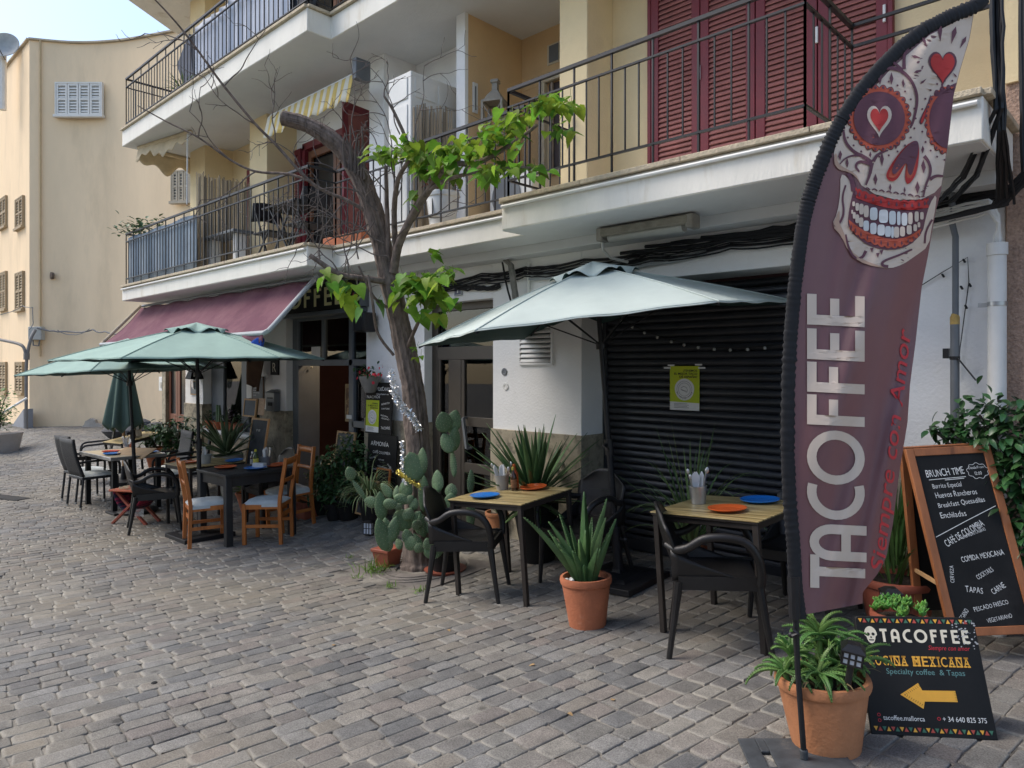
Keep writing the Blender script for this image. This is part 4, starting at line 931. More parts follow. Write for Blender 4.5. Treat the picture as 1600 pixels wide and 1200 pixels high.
# string lights
def bulb(p, r, m, nm, lab, grp=None): pass
t = thing('string_lights', 'drooping string of small white globe bulbs across the black roller shutter', 'string lights', (-3, 5.3, 1.7))
pts = [(971, 502), (988, 511), (1007, 520), (1027, 527), (1049, 534), (1069, 539), (1091, 543), (1116, 546), (1141, 547), (1168, 546), (1195, 544), (1225, 540)]
mb = MB(True); mb.tube([PY(955, 480, 5.32)] + [PY(x, y - 3, 5.32) for x, y in pts], .0035, 5); build(mb, 'cord', ink_black, t)
for x, y in pts:
    mb = MB(True); mb.ball(PY(x, y, 5.32), .0135, 10, 6); build(mb, 'bulb', lampshade_w, t)
t = thing('string_lights', 'black fairy light string zigzagging on the white wall right of the feather flag', 'string lights', (-1.2, 4.99, 1.8))
pl = [(1430, 452), (1470, 427), (1512, 402), (1514, 440), (1510, 470), (1506, 500), (1500, 545), (1497, 590)]
mb = MB(True); mb.tube([PY(x, y, 5.0) for x, y in pl], .003, 5); build(mb, 'cord', ink_black, t)
for x, y in ((1472, 428), (1505, 405), (1514, 443), (1508, 477), (1501, 447)):
    mb = MB(True); mb.bar(PY(x, y, 5.0), PY(x + 3, y + 5, 4.99), .01, .008); build(mb, 'bulb', ink_black, t)
t = thing('string_lights', 'few clear globe bulbs strung inside the dark cafe doorway', 'string lights', (-8.3, 5.3, 1.6))
pl = [(487, 574), (498, 568), (508, 562), (517, 558), (527, 553)]
mb = MB(True); mb.tube([PY(x, y - 5, 5.3) for x, y in pl] + [PY(545, 545, 5.3)], .004, 5); build(mb, 'cord', ink_black, t)
for i, (x, y) in enumerate(pl):
    mb = MB(True); mb.ball(PY(x, y, 5.3), .036 if i == 1 else .016, 12, 8); build(mb, 'bulb', lampshade_w, t)
# warm wall lamp seen through the fanlight
t = thing('wall_lamp', 'small lit lamp glowing behind the fanlight of the cafe door', 'lamp', PY(546, 509, 5.6)); c = PY(546, 508, 5.6)
mb = MB(True); mb.lathe([(.02, .05), (.05, .02), (.055, -.01)], 12, c); build(mb, 'shade', brass := mat('brass', (.3, .2, .08), .4, .1, 5, metal=.6), t)
mb = MB(True); mb.ball(c + Vector((0, 0, -.015)), .036, 10, 6); build(mb, 'bulb', emit('warm_bulb', (1, .78, .45), 6), t)
lp = bpy.data.lights.new('lamp_glow', 'POINT'); lp.energy = 14; lp.color = (1, .72, .45); lp.shadow_soft_size = .06; lo_ = bpy.data.objects.new('lamp_glow', lp); COL.objects.link(lo_); lo_.location = c + Vector((0, .05, -.08))
mb = MB(True); mb.bar(c, c + Vector((.03, .1, -.25)), .012, .012); build(mb, 'arm', brass, t)
# cafe furniture seen through the doorway
t = thing('cafe_table', 'dark dining table inside the shadowy cafe doorway', 'table', (-8.5, 6.3, -.28))
mb = MB(True); mb.box(-9.0, -8.0, 6.0, 6.7, .46, .50); build(mb, 'tabletop', mat('table_grey', (.14, .14, .15), .4, .1, 6), t, bevel=.004)
for x in (-8.95, -8.05):
    for y in (6.05, 6.65): mb = MB(True); mb.box(x - .03, x + .03, y - .03, y + .03, -.28, .46); build(mb, 'leg', black_wood, t)
t = thing('framed_mirror', 'gilt framed picture in the fixed glass panel of the cafe door', 'picture', PY(550, 620, 5.2)); 
mb = MB(True); a, b = PY(540, 600, 5.2), PY(557, 660, 5.2); mb.box(a.x, b.x, 5.19, 5.215, b.z, a.z); build(mb, 'frame', mat('gilt', (.25, .17, .07), .5, .2, 8), t, bevel=.004)
mb = MB(True); mb.box(a.x + .03, b.x - .03, 5.183, 5.19, b.z + .04, a.z - .05); build(mb, 'picture', mat('brown_print', (.12, .06, .03), .6, .6, 14, col2=(.35, .22, .10), thr=(.5, .6), s2=9), t)
# ------------------------------------------------------------------ feather flag
FD = G(1257, 1192); fd0 = FW.dot(FD)
L_OUT = [(1526, -40), (1524, -3), (1480, 15), (1440, 35), (1400, 65), (1365, 100), (1335, 135), (1305, 180), (1285, 220), (1265, 270), (1252, 310), (1243, 350), (1236, 400), (1230, 450), (1224, 520), (1220, 600), (1219, 700), (1222, 780), (1228, 850), (1232, 920), (1238, 968)]
L_IN = [(1530, -12), (1522, 12), (1490, 30), (1450, 50), (1415, 80), (1385, 108), (1350, 145), (1320, 190), (1300, 230), (1285, 280), (1272, 320), (1262, 360), (1255, 400), (1248, 450), (1243, 520), (1239, 600), (1238, 700), (1240, 800), (1245, 900), (1251, 962)]
R_ED = [(1530, -12), (1523, 13), (1515, 60), (1500, 110), (1490, 150), (1482, 220), (1470, 300), (1462, 330), (1450, 400), (1440, 450), (1430, 540), (1422, 600), (1418, 660), (1405, 740), (1395, 820), (1385, 870), (1370, 905), (1348, 943)]
def poly_x(pl, y):
    for a, b in zip(pl, pl[1:]):
        if a[1] <= y <= b[1]: return a[0] + (b[0] - a[0]) * (y - a[1]) / max(1e-6, b[1] - a[1])
    return pl[0][0] if y < pl[0][1] else pl[-1][0]
def f_left(y): return poly_x(L_IN, y)
def f_right(y): return poly_x(R_ED, y)
def flag_d(px, py):
    l, r = f_left(py), f_right(py); u = max(0, min(1.1, (px - l) / max(20, r - l)))
    k = ss(0, .35, u)
    e = .040 * math.sin((px * .62 + py * .26) * .040 + .6) * ss(60, 420, py) + .016 * math.sin((px * .9 + py * .40) * .062 + 1) + .009 * math.sin(px * .13 + py * .03)
    # a deep fold drops from the middle of the right edge to the lower hem
    fx = 1420 - (py - 560) * .22 if py > 560 else 1420
    q = (px - fx) / 16.0
    fold = .045 * math.exp(-q * q) * ss(520, 720, py) - .03 * ss(0, 2.5, q) * ss(560, 760, py)
    g2 = .02 * math.exp(-((px - (1275 + (950 - py) * .30)) / 20.0) ** 2) * ss(600, 800, py)
    lean = -.10 * ss(300, -20, py) + .0
    return fd0 - k * (e + g2) - fold * k + .14 * u * u * ss(0, 1, (py - 100) / 400) + lean * 0
def fp(px, py, lay=0): return W(px, py, flag_d(px, py) - .0032 * lay)
fl = thing('feather_flag', 'tall plum feather flag with sugar skull and TACOFFEE lettering on a black pole', 'flag', FD)
mb = MB(True); NV = 110
def fab(u, v):
    y = 12 + (962 - 12) * v; l = f_left(y); r = f_right(min(y, 943)); y2 = y - (19 * u if v > .9 else 0) * ss(.9, 1, v)
    return fp(l - 2 + (r - l + 2) * u, y2)
mb.grid(fab, 64, 220); flag_cloth = build(mb, 'fabric', flag_m, fl, angle=80)
# the ruffled sleeve over the pole
mb = MB(True); cen = []; rad = []
n = 420
ymax = 968
for i in range(n + 1):
    t_ = i / n
    # parametrise by index along outline
    k = t_ * (len(L_OUT) - 1.0001); j = int(k); f_ = k - j
    ox, oy = (L_OUT[j][0] + (L_OUT[j + 1][0] - L_OUT[j][0]) * f_, L_OUT[j][1] + (L_OUT[j + 1][1] - L_OUT[j][1]) * f_)
    # inward normal
    dx, dy = L_OUT[j + 1][0] - L_OUT[j][0], L_OUT[j + 1][1] - L_OUT[j][1]; ll = math.hypot(dx, dy); nx, ny = -dy / ll, dx / ll
    wpx = 11.5
    if nx * 1 + ny * .4 < 0: nx, ny = -nx, -ny
    cen.append(W(ox + nx * wpx, oy + ny * wpx, fd0 - .0)); rad.append(.0275 + (.0032 * math.sin(i * 2.1 + 2 * math.sin(i * .13)) + rnd.uniform(-.0016, .0016)) * (.35 + .65 * abs(math.sin(i * .021 + 1))))
mb.tube(cen, rad, 12, jit=.035, flat=.45, up=tuple(FW)); build(mb, 'sleeve', sleeve_m, fl, angle=70)
mb = MB(True); mb.tube([W(1243, 955, fd0), W(1246, 1040, fd0), W(1257, 1190, fd0)], [.012, .011, .011], 10); mb.tube([W(1240, 900, fd0), W(1242, 966, fd0)], [.024, .022], 10)
build(mb, 'pole', iron, fl)
mb = MB(True); mb.tube([W(1240, 985, fd0 - .02), W(1247, 990, fd0 - .03), W(1238, 994, fd0 - .02)], .008, 6); mb.ball(W(1236, 992, fd0 - .01), .012); build(mb, 'cord_lock', iron, fl)
mb = MB(True); g0 = FD; mb.M = tr(g0.x, g0.y, gz(g0.x, g0.y)) @ tiltq(g0.x, g0.y).to_matrix().to_4x4() @ rotz(R(38))
mb.box(-.22, -.15, -.17, .17, .004, .016); mb.box(-.15, -.115, -.17, -.06, .004, .016); mb.box(-.15, -.115, .06, .17, .004, .016); mb.box(-.115, .17, -.17, .17, .004, .016); mb.lathe([(.016, .016), (.016, .05), (.012, .055)], 12)
build(mb, 'base_plate', mat('worn_iron', (.05, .055, .06), .6, .35, 9, .15, 60, col2=(.13, .11, .09), thr=(.58, .75), s2=9), fl, bevel=.004)
# --- printed artwork: 2D shapes in photo units laid on the cloth
def clampx(p):
    y = p[1]; return (max(f_left(y) - 1, min(f_right(y) - .6, p[0])), y)
import bmesh
def art(mb, poly, lay, clamp=True, maxlen=9):
    pts = [clampx(p) if clamp else p for p in poly]
    # densify the outline, fill, then cut long edges so that it follows the folds
    q = []
    for a, b in zip(pts, pts[1:] + pts[:1]):
        n_ = max(1, int(math.hypot(b[0] - a[0], b[1] - a[1]) / maxlen)); q += [(a[0] + (b[0] - a[0]) * i / n_, a[1] + (b[1] - a[1]) * i / n_) for i in range(n_)]
    q = [p for i, p in enumerate(q) if math.hypot(p[0] - q[i - 1][0], p[1] - q[i - 1][1]) > .05]
    if len(q) < 3: return
    tris = tessellate_polygon([[Vector((x, y, 0)) for x, y in q]])
    bm = bmesh.new(); vs = [bm.verts.new((x, y, 0)) for x, y in q]
    for t_ in tris:
        try: bm.faces.new([vs[i] for i in t_])
        except ValueError: pass
    for _ in range(4):
        es = [e for e in bm.edges if e.calc_length() > maxlen * 1.6]
        if not es: break
        bmesh.ops.subdivide_edges(bm, edges=es, cuts=1, use_grid_fill=False); bmesh.ops.triangulate(bm, faces=[f for f in bm.faces if len(f.verts) > 3])
    bm.verts.index_update(); bm.verts.ensure_lookup_table(); bm.normal_update()
    V_ = [fp(v.co.x, v.co.y, lay) for v in bm.verts]; F_ = []
    for f in bm.faces:
        ids = [v.index for v in f.verts]; F_.append(tuple(ids if f.normal.z < 0 else ids[::-1]))
    mb.add(V_, F_); bm.free()
def ell(cx, cy, rx, ry, n=28, a=0):
    ca, sa = math.cos(R(a)), math.sin(R(a)); return [(cx + rx * math.cos(2 * math.pi * i / n) * ca - ry * math.sin(2 * math.pi * i / n) * sa, cy + rx * math.cos(2 * math.pi * i / n) * sa + ry * math.sin(2 * math.pi * i / n) * ca) for i in range(n)]
def C6(l): return [(1290 + x / 4.286, 140 + y / 4.286) for x, y in l]     # from an enlarged view of the skull
def C4(l): return [(1200 + x / 4, y / 4) for x, y in l]
def smooth(pl, k=2, closed=True):
    for _ in range(k):
        q = []; n = len(pl)
        for i in range(n if closed else n - 1):
            a, b = pl[i], pl[(i + 1) % n]; q += [(a[0] * .75 + b[0] * .25, a[1] * .75 + b[1] * .25), (a[0] * .25 + b[0] * .75, a[1] * .25 + b[1] * .75)]
        if not closed: q = [pl[0]] + q + [pl[-1]]
        pl = q
    return pl
def heart(cx, cy, w_, h_, lean=0):
    o = []
    for i in range(36):
        t_ = 2 * math.pi * i / 36; x = 16 * math.sin(t_) ** 3 / 17; y = -(13 * math.cos(t_) - 5 * math.cos(2 * t_) - 2 * math.cos(3 * t_) - math.cos(4 * t_)) / 15
        o.append((cx + x * w_ / 2 - y * lean, cy + y * h_ / 2))
    return o
def curl(mb, pl, w0, w1, lay):
    pts = smooth(pl, 3, False); n = len(pts)
    v, f = ribbon(pts, lambda t_: w0 + (w1 - w0) * t_)
    mb.add([fp(*clampx(p), lay) for p in v], [tuple(reversed(q)) for q in f])
cr, bg_, pl_, rd, co, wh = MB(True), MB(True), MB(True), MB(True), MB(True), MB(True)
# face: cream
face = [(1523, 16), (1495, 33), (1452, 55), (1418, 85), (1388, 112), (1354, 150), (1325, 192), (1312, 205)] + C6([(70, 270), (100, 235), (78, 330), (55, 430), (60, 500), (90, 535), (150, 548), (200, 575), (240, 640), (330, 700), (480, 740), (640, 735), (730, 690), (790, 640)]) + [(1478, 270), (1484, 210), (1492, 150), (1502, 110), (1516, 60)]
art(cr, face, 1)
jaw = smooth(C6([(100, 565), (140, 580), (180, 640), (195, 690), (160, 780), (160, 900), (230, 990), (330, 1050), (430, 1070), (540, 1050), (620, 990), (650, 900), (665, 800), (700, 740), (745, 700), (735, 800), (715, 900), (690, 1050), (600, 1115), (520, 1170), (430, 1200), (330, 1185), (220, 1150), (150, 1080), (110, 985), (40, 910), (80, 820), (98, 700)]), 1)
art(cr, jaw, 1)
art(bg_, smooth(C6([(45, 910), (80, 830), (95, 800), (95, 900), (120, 950), (150, 1040), (200, 1110), (320, 1170), (430, 1190), (330, 1188), (220, 1150), (150, 1080), (110, 985)]), 1), 2)
art(bg_, smooth(C6([(58, 440), (75, 420), (80, 490), (120, 520), (200, 560), (235, 630), (200, 580), (150, 550), (90, 538), (60, 500)]), 1), 2)
# eye sockets with scalloped rims
def socket(cx, cy, rx, ry, n, a=0):
    rim = []
    for i in range(n * 8):
        t_ = 2 * math.pi * i / (n * 8); s_ = 1 + .10 * abs(math.sin(t_ * n / 2)); rim.append((cx + rx * 1.12 * s_ * math.cos(t_), cy + ry * 1.12 * s_ * math.sin(t_)))
    art(pl_, [(cx + (x - cx) * 1.03, cy + (y - cy) * 1.03) for x, y in rim], 1.6); art(co, rim, 2.4)
    for i in range(n):
        t_ = 2 * math.pi * (i + .5) / n; x, y = cx + rx * 1.16 * math.cos(t_), cy + ry * 1.16 * math.sin(t_)
        art(pl_, ell(x, y, rx * .055, ry * .055, 8), 3.2)
    art(pl_, ell(cx, cy, rx, ry, 40), 3.2)
    for i in range(n):
        t_ = 2 * math.pi * i / n; x, y = cx + rx * 1.42 * math.cos(t_), cy + ry * 1.42 * math.sin(t_)
        art(pl_, ell(x, y, 1.6, 1.6, 8), 2)
socket(1374, 185, 40, 42, 24); socket(1482, 188, 30, 44, 22)
art(cr, heart(1374, 186, 41, 52, .12), 4); art(rd, heart(1374, 185, 30, 39, .12), 5)
art(pl_, heart(1473, 103, 47, 56, -.05), 2); art(rd, heart(1473, 103, 40, 49, -.05), 3)
# rays round the forehead heart
for x, y, an, L in ((1445, 66, 65, 16), (1469, 52, 88, 22), (1490, 55, 105, 24), (1505, 66, 118, 18), (1432, 89, 15, 14), (1435, 111, -20, 13), (1443, 127, -40, 11), (1472, 131, -85, 9), (1492, 117, -130, 8)):
    ca, sa = math.cos(R(an)), math.sin(R(an)); art(pl_, [(x + ca * L * .6, y + sa * L * .6), (x - sa * L * .16 - ca * L * .2, y + ca * L * .16 - sa * L * .2), (x - ca * L * .6, y - sa * L * .6), (x + sa * L * .16 - ca * L * .2, y - ca * L * .16 - sa * L * .2)], 2)
# flourishes
for pl0, a, b in ((C4([(690, 430), (760, 420), (840, 440), (910, 520), (940, 620), (910, 760), (890, 800)]), 7, 2.5), (C4([(840, 440), (800, 400), (760, 370)]), 6, 2), (C4([(850, 430), (850, 340), (890, 270)]), 6, 3),
                  (C4([(1190, 520), (1100, 560), (1040, 620), (1010, 700), (985, 800)]), 4.5, 1.5),
                  (C6([(120, 270), (130, 350), (190, 420), (260, 450), (310, 490)]), 3, 7), (C6([(310, 490), (300, 560), (270, 640)]), 7, 2), (C6([(320, 480), (350, 430), (420, 405)]), 6, 2), (C6([(300, 500), (230, 475), (195, 510), (225, 550)]), 5, 3), (C6([(250, 440), (180, 440), (130, 460), (95, 500)]), 4, 1.5),
                  (C6([(660, 445), (690, 480), (710, 550), (670, 640), (655, 720)]), 6, 2), (C6([(700, 600), (740, 575), (790, 580)]), 6, 3),
                  (C6([(135, 640), (110, 720), (125, 820), (100, 890), (60, 915)]), 2.5, 4), (C6([(135, 970), (150, 1050), (190, 1130), (245, 1130), (270, 1080)]), 2.5, 5), (C6([(580, 1070), (490, 1110), (380, 1150), (380, 1180), (420, 1185)]), 2.5, 5), (C6([(715, 870), (670, 950), (665, 1030)]), 3, 3), (C6([(150, 560), (175, 600), (190, 680)]), 5, 9)):
    curl(pl_, pl0, a, b, 2.2)
for c, w_, h_, an in ((C6([(98, 440)])[0], 5, 8, -35), (C6([(145, 490)])[0], 4, 8, 15), (C6([(378, 465)])[0], 5, 11, 0), (C6([(655, 515)])[0], 6, 11, 30), (C6([(300, 435)])[0], 3, 5, 0), (C6([(470, 375)])[0], 5, 6, 20), (C6([(650, 400)])[0], 4, 6, -20), (C6([(335, 600)])[0], 5, 9, 5), (C6([(615, 655)])[0], 6, 10, 5), (C6([(433, 655)])[0], 3.5, 6, 5), (C6([(530, 672)])[0], 2.5, 5, 5),
                      (C4([(700, 490)])[0], 5, 10, 0), (C4([(772, 490)])[0], 5, 10, 5), (C4([(845, 520)])[0], 4, 7, 30), (C4([(610, 545)])[0], 4, 8, -25)):
    art(pl_, [(c[0], c[1] - h_), (c[0] + w_ * .6, c[1] + an * .05), (c[0], c[1] + h_), (c[0] - w_ * .6, c[1] - an * .05)], 2.2)
art(pl_, smooth(C6([(710, 15), (680, 100), (640, 180), (625, 220), (640, 240), (665, 200), (690, 110)]), 1), 2.2); art(rd, smooth(C6([(680, 110), (650, 170), (635, 215), (645, 230), (660, 200)]), 1), 3)
# nose
art(rd, smooth(C6([(600, 335), (530, 380), (450, 480), (405, 560), (410, 600), (450, 620), (490, 590), (520, 530), (545, 480), (530, 580), (540, 635), (570, 625), (610, 560), (628, 440), (625, 360)]), 2), 2.2)
art(co, smooth(C6([(590, 350), (530, 390), (455, 500), (420, 570), (425, 590), (470, 590), (500, 540), (545, 480), (540, 590), (560, 610), (595, 550), (615, 440)]), 2), 2.8)
art(pl_, smooth(C6([(605, 335), (540, 380), (470, 470), (440, 545), (460, 575), (500, 530), (545, 480), (550, 560), (575, 580), (600, 500), (622, 420), (625, 360)]), 2), 3.4)
# mouth: plum gap, scalloped gums and two rows of teeth
art(pl_, smooth(C6([(190, 660), (300, 710), (450, 760), (600, 760), (740, 700), (700, 760), (670, 860), (650, 960), (560, 1050), (440, 1078), (320, 1060), (220, 1000), (150, 920), (150, 850), (170, 740)]), 1), 2.2)
def scallop(top, bot, n, up):
    a, b = smooth(C6(top), 3, False), smooth(C6(bot), 3, False)
    def samp(pl, t_): k = t_ * (len(pl) - 1.001); j = int(k); return (pl[j][0] + (pl[j + 1][0] - pl[j][0]) * (k - j), pl[j][1] + (pl[j + 1][1] - pl[j][1]) * (k - j))
    sm_ = 3.0
    A = [samp(a, i / (n * 5)) for i in range(n * 5 + 1)]; B = [samp(b, i / (n * 5)) for i in range(n * 5 + 1)]
    if up: A = [(x, y - sm_ * abs(math.sin(math.pi * i / 5))) for i, (x, y) in enumerate(A)]
    else: B = [(x, y + sm_ * abs(math.sin(math.pi * i / 5))) for i, (x, y) in enumerate(B)]
    return A + B[::-1], [samp(a, (i + .5) / n) for i in range(n)], [samp(b, (i + .5) / n) for i in range(n)]
p, ta, tb = scallop([(200, 665), (320, 715), (450, 745), (580, 755), (690, 735)], [(205, 725), (320, 770), (450, 800), (580, 810), (690, 790)], 12, True); art(rd, p, 3)
for (x, y), (x2, y2) in zip(ta, tb): art(pl_, [(x, y + 1), (x + 2, (y + y2) / 2), (x, y2 - 4), (x - 2, (y + y2) / 2)], 3.6)
p, ta, tb = scallop([(155, 870), (230, 930), (340, 980), (450, 1005), (560, 985), (640, 930)], [(160, 920), (230, 985), (340, 1035), (450, 1058), (550, 1030), (635, 965)], 14, False); art(co, p, 3)
for (x, y), (x2, y2) in zip(ta, tb): art(pl_, [(x, y + 4), (x + 1.4, y2 - 3), (x, y2 + 1), (x - 1.4, y2 - 3)], 3.6)
UP = [(188, 765, 18, 32), (212, 785, 24, 52), (240, 800, 30, 72), (272, 815, 34, 80), (322, 832, 52, 86), (388, 848, 62, 90), (448, 858, 46, 92), (490, 862, 24, 92), (528, 868, 40, 86), (568, 862, 30, 80), (610, 850, 28, 68), (645, 845, 24, 50)]
LO = [(178, 818, 12, 26), (192, 842, 20, 44), (212, 865, 26, 58), (238, 888, 30, 64), (272, 912, 38, 70), (320, 930, 44, 76), (372, 940, 50, 74), (418, 950, 40, 72), (448, 955, 18, 76), (475, 955, 36, 74), (515, 950, 34, 66), (560, 938, 34, 62), (600, 925, 24, 46), (625, 905, 18, 34)]
for i, (x, y, w_, h_) in enumerate(UP + LO):
    q = ell(x, y, w_ / 2, h_ / 2, 16); q = [(x + (a - x) * (1.0 if abs(a - x) < w_ * .4 else .98) , y + (b - y)) for a, b in q]
    sq = [(x + math.copysign(abs(math.cos(t_)) ** .55, math.cos(t_)) * w_ / 2, y + math.copysign(abs(math.sin(t_)) ** .55, math.sin(t_)) * h_ / 2) for t_ in [2 * math.pi * k / 20 for k in range(20)]]
    art(wh if 4 <= (i if i < 12 else i - 12) <= 8 else cr, C6(sq), 3.4)
for x in range(280, 640, 48): curl(pl_, C6([(x - 16, 665 + (x - 280) * .15), (x, 655 + (x - 280) * .15), (x + 18, 672 + (x - 280) * .15)]), 2, 2, 2.2)
for c in ((310, 1070), (350, 1105), (375, 1085)): art(pl_, [(C6([c])[0][0] - 3, C6([c])[0][1] - 2), (C6([c])[0][0] + 3, C6([c])[0][1] - 3), (C6([c])[0][0], C6([c])[0][1] + 5)], 2.2)
# lettering: reads upwards along the pole
CAPS = {'E': [(0, 0), (.5, 0), (.5, .165), (.165, .165), (.165, .44), (.44, .44), (.44, .6), (.165, .6), (.165, .835), (.5, .835), (.5, 1), (0, 1)], 'F': [(0, 0), (.165, 0), (.165, .46), (.43, .46), (.43, .62), (.165, .62), (.165, .835), (.5, .835), (.5, 1), (0, 1)], 'T': [(.2, 0), (.36, 0), (.36, .835), (.56, .835), (.56, 1), (0, 1), (0, .835), (.2, .835)]}
SP = [('T', 920, 868), ('A', 876, 820), ('C', 812, 762), ('O', 757, 673), ('F', 665, 618), ('F', 614, 567), ('E', 563, 515), ('E', 509, 461)]
for ch, y0, y1 in SP:
    wd, st = DECO[ch]; xl, xr = {'T': (1266, 1352), 'A': (1265, 1354)}.get(ch, (1261, 1351)); s_ = (y0 - y1) / wd
    def m2(a, b): px = xr - b * (xr - xl); return (px, y0 - a * s_ + (px - 1306) * .05)
    if ch in CAPS: art(cr, [m2(a, b) for a, b in CAPS[ch]], 1.5, False, 8); continue
    for k, pl in enumerate(st):
        if ch == 'A' and k: pl = [(.155, .36), (.465, .36)]
        v, f = ribbon(pl, .165, .06 if ch == 'A' else .04); n_ = len(v) // 2; vv = [fp(*m2(v[2 * i][0] + (v[2 * i + 1][0] - v[2 * i][0]) * j / 4, v[2 * i][1] + (v[2 * i + 1][1] - v[2 * i][1]) * j / 4), 1.5) for i in range(n_) for j in range(5)]
        cr.add(vv, [(i * 5 + j, i * 5 + j + 1, i * 5 + j + 6, i * 5 + j + 5) for i in range(n_ - 1) for j in range(4)])
v, f = text_mesh('Siempre con Amor', 1, .3, .004)
xm = max(p[0] for p in v); sc_ = MB(True); kk = 385 / xm
sc_.add([fp(*clampx((1424 - b * 31 - (1 - a / xm) * 44, 898 - a * kk)), 1.5) for a, b in v], [tuple(q) for q in f])
for mb_, nm, m_ in ((cr, 'printed_skull', flag_cream), (bg_, 'printed_shading', flag_shade), (pl_, 'printed_linework', flag_plum), (rd, 'printed_hearts', flag_red), (co, 'printed_scallops', flag_coral), (wh, 'printed_teeth', flag_white), (sc_, 'script', mat('bright_red_print', (.62, .05, .055), .75, .05, 20))):
    build(mb_, nm, m_, flag_cloth, angle=80)

# ------------------------------------------------------------------ low sign board
p0, p1 = G(1362, 1148), G(1560, 1157); u = (p1 - p0); wdt = u.length; u.normalize(); dn = Vector((0, 0, 1)); n = u.cross(dn); n.normalize()      # n points to the camera
dT = min((abs((W(1335, 962, 3.0 + .005 * i) - p0).normalized().dot(u)), 3.0 + .005 * i) for i in range(70))[1]
up = W(1335, 962, dT) - p0; hh = up.length; up.normalize(); nn = u.cross(up).normalized()
t = thing('sign_board', 'black folding sign board with yellow arrow and TACOFFEE lettering beside the orange pot', 'sign board', p0)
MS = Matrix(((u.x, up.x, nn.x, p0.x), (u.y, up.y, nn.y, p0.y), (u.z, up.z, nn.z, p0.z), (0, 0, 0, 1)))
# unit sheet: x 0..wdt (bottom), the sheet narrows slightly to the top like a splayed board
kx = wdt / 1.95; S2 = lambda x, y: Vector((x * kx, y * hh / 1.85, 0))
mb = MB(True); mb.prism([(0, 0), (wdt, 0), (wdt, hh - .012), (wdt - .012, hh), (.012, hh), (0, hh - .012)], -.018, 0, MS); panel = build(mb, 'panel', sign_black, t, bevel=.003)
mb = MB(True); M2 = MS @ tr(0, hh, -.02) @ rotx(R(24)) ; mb.prism([(0.005, -hh * 1.02), (wdt - .005, -hh * 1.02), (wdt - .005, -.005), (.005, -.005)], -.016, 0, M2); build(mb, 'back_panel', sign_black, t, bevel=.003)
tri = {0: MB(True), 1: MB(True), 2: MB(True)}; Y_ = lambda f: f * hh; X_ = lambda f: f * wdt
for row, yb in enumerate((.942, .036)):
    ht = Y_(.036); nT = 27; w0 = (wdt - .024) / nT
    for i in range(nT):
        x = .012 + i * w0; y0 = Y_(yb); pts = [(x, y0), (x + w0, y0), (x + w0 * .5, y0 + ht)] if i % 2 else [(x, y0 + ht), (x + w0, y0 + ht), (x + w0 * .5, y0)]
        tri[i % 3].add([MS @ Vector((a, b, .0016)) for a, b in pts], [(0, 1, 2) if i % 2 else (0, 2, 1)])
for k, m_ in ((0, ink_orange), (1, mat('brick_ink', (.42, .07, .05), .7, .1, 10)), (2, ink_green)): build(tri[k], 'border', m_, panel)
dt, wd = deco_text('TACOFFEE', .30, .2); mb = MB(True); s_ = X_(.735) / wd
for v, f, k in dt: mb.add([MS @ Vector((X_(.195) + a * s_, Y_(.775) + b * Y_(.112), .0016 + k * .0005)) for a, b in v], f)
build(mb, 'lettering', ink_cream, panel)
mb = MB(True); text_on(mb, 'Siempre con amor', MS @ tr(X_(.58), Y_(.715), 0), Y_(.055), X_(.34), shear=.3); build(mb, 'script', ink_red, panel)
mb = MB(True); x = X_(.06); cw = X_(.89) / 14.6; ch_ = Y_(.082); y0 = Y_(.575)
for c_ in 'COCINA MEXICANA':
    if c_ == ' ': x += cw * .55; continue
    k = .55 if c_ == 'I' else 1.25 if c_ == 'M' else 1
    v, f = text_mesh(c_, 1, 0, .01); a0, a1 = min(p[0] for p in v), max(p[0] for p in v); gw = cw * k * .80
    g_ = gw if c_ != 'I' else gw * .35; gx = x + (gw - g_) / 2
    mb.add([MS @ Vector((gx + (p[0] - a0) / (a1 - a0) * g_, y0 + p[1] / .70 * ch_, .0016)) for p in v], f)
    for fx in ((0, .42, .58, 1) if c_ not in 'IOC' else (0, 1, 0, 1) if c_ == 'I' else (.25, .75, .25, .75),):
        for top in (0, 1) if c_ not in 'OC' else ():
            if c_ == 'A' and top: fx = (.2, .8, .2, .8)
            for u0, u1 in ((fx[0], fx[1]), (fx[2], fx[3])): mb.add([MS @ Vector((x + gw * q[0], y0 + ch_ * q[1], .0021)) for q in ((u0 - .05, -.02 + .86 * top), (u1 + .05, -.02 + .86 * top), (u1 + .05, .14 + .88 * top), (u0 - .05, .14 + .88 * top))], [(0, 1, 2, 3)])
            if fx[0] == fx[2]: pass
    x += cw * k
build(mb, 'lettering', ink_orange, panel)
mb = MB(True); text_on(mb, 'Specialty coffee  & Tapas', MS @ tr(X_(.20), Y_(.505), 0), Y_(.066), X_(.64)); build(mb, 'lettering', ink_teal, panel)
mb = MB(True); mb.add([MS @ Vector((X_(a), Y_(b), .0018)) for a, b in ((.285, .335), (.445, .435), (.47, .375), (.735, .38), (.74, .29), (.475, .285), (.455, .225))], [(0, 6, 5, 4, 3, 2, 1)]); build(mb, 'arrow', ink_orange, panel)
mb = MB(True)
for i in range(9):
    for sx in (1, -1):
        fx = .31 + i * .016; fy = .335 + sx * (fx - .285) * .60; mb.add([MS @ Vector((X_(p), Y_(q), .0024)) for p, q in ((fx, fy), (fx + .016, fy - sx * .022), (fx + .019, fy - sx * .020))], [(0, 1, 2), (2, 1, 0)])
for i in range(6): mb.add([MS @ Vector((X_(p), Y_(q), .0024)) for p, q in ((.739, .30 + i * .013), (.718, .302 + i * .013), (.739, .303 + i * .013))], [(0, 1, 2), (2, 1, 0)])
build(mb, 'arrow_hatching', sign_black, panel)
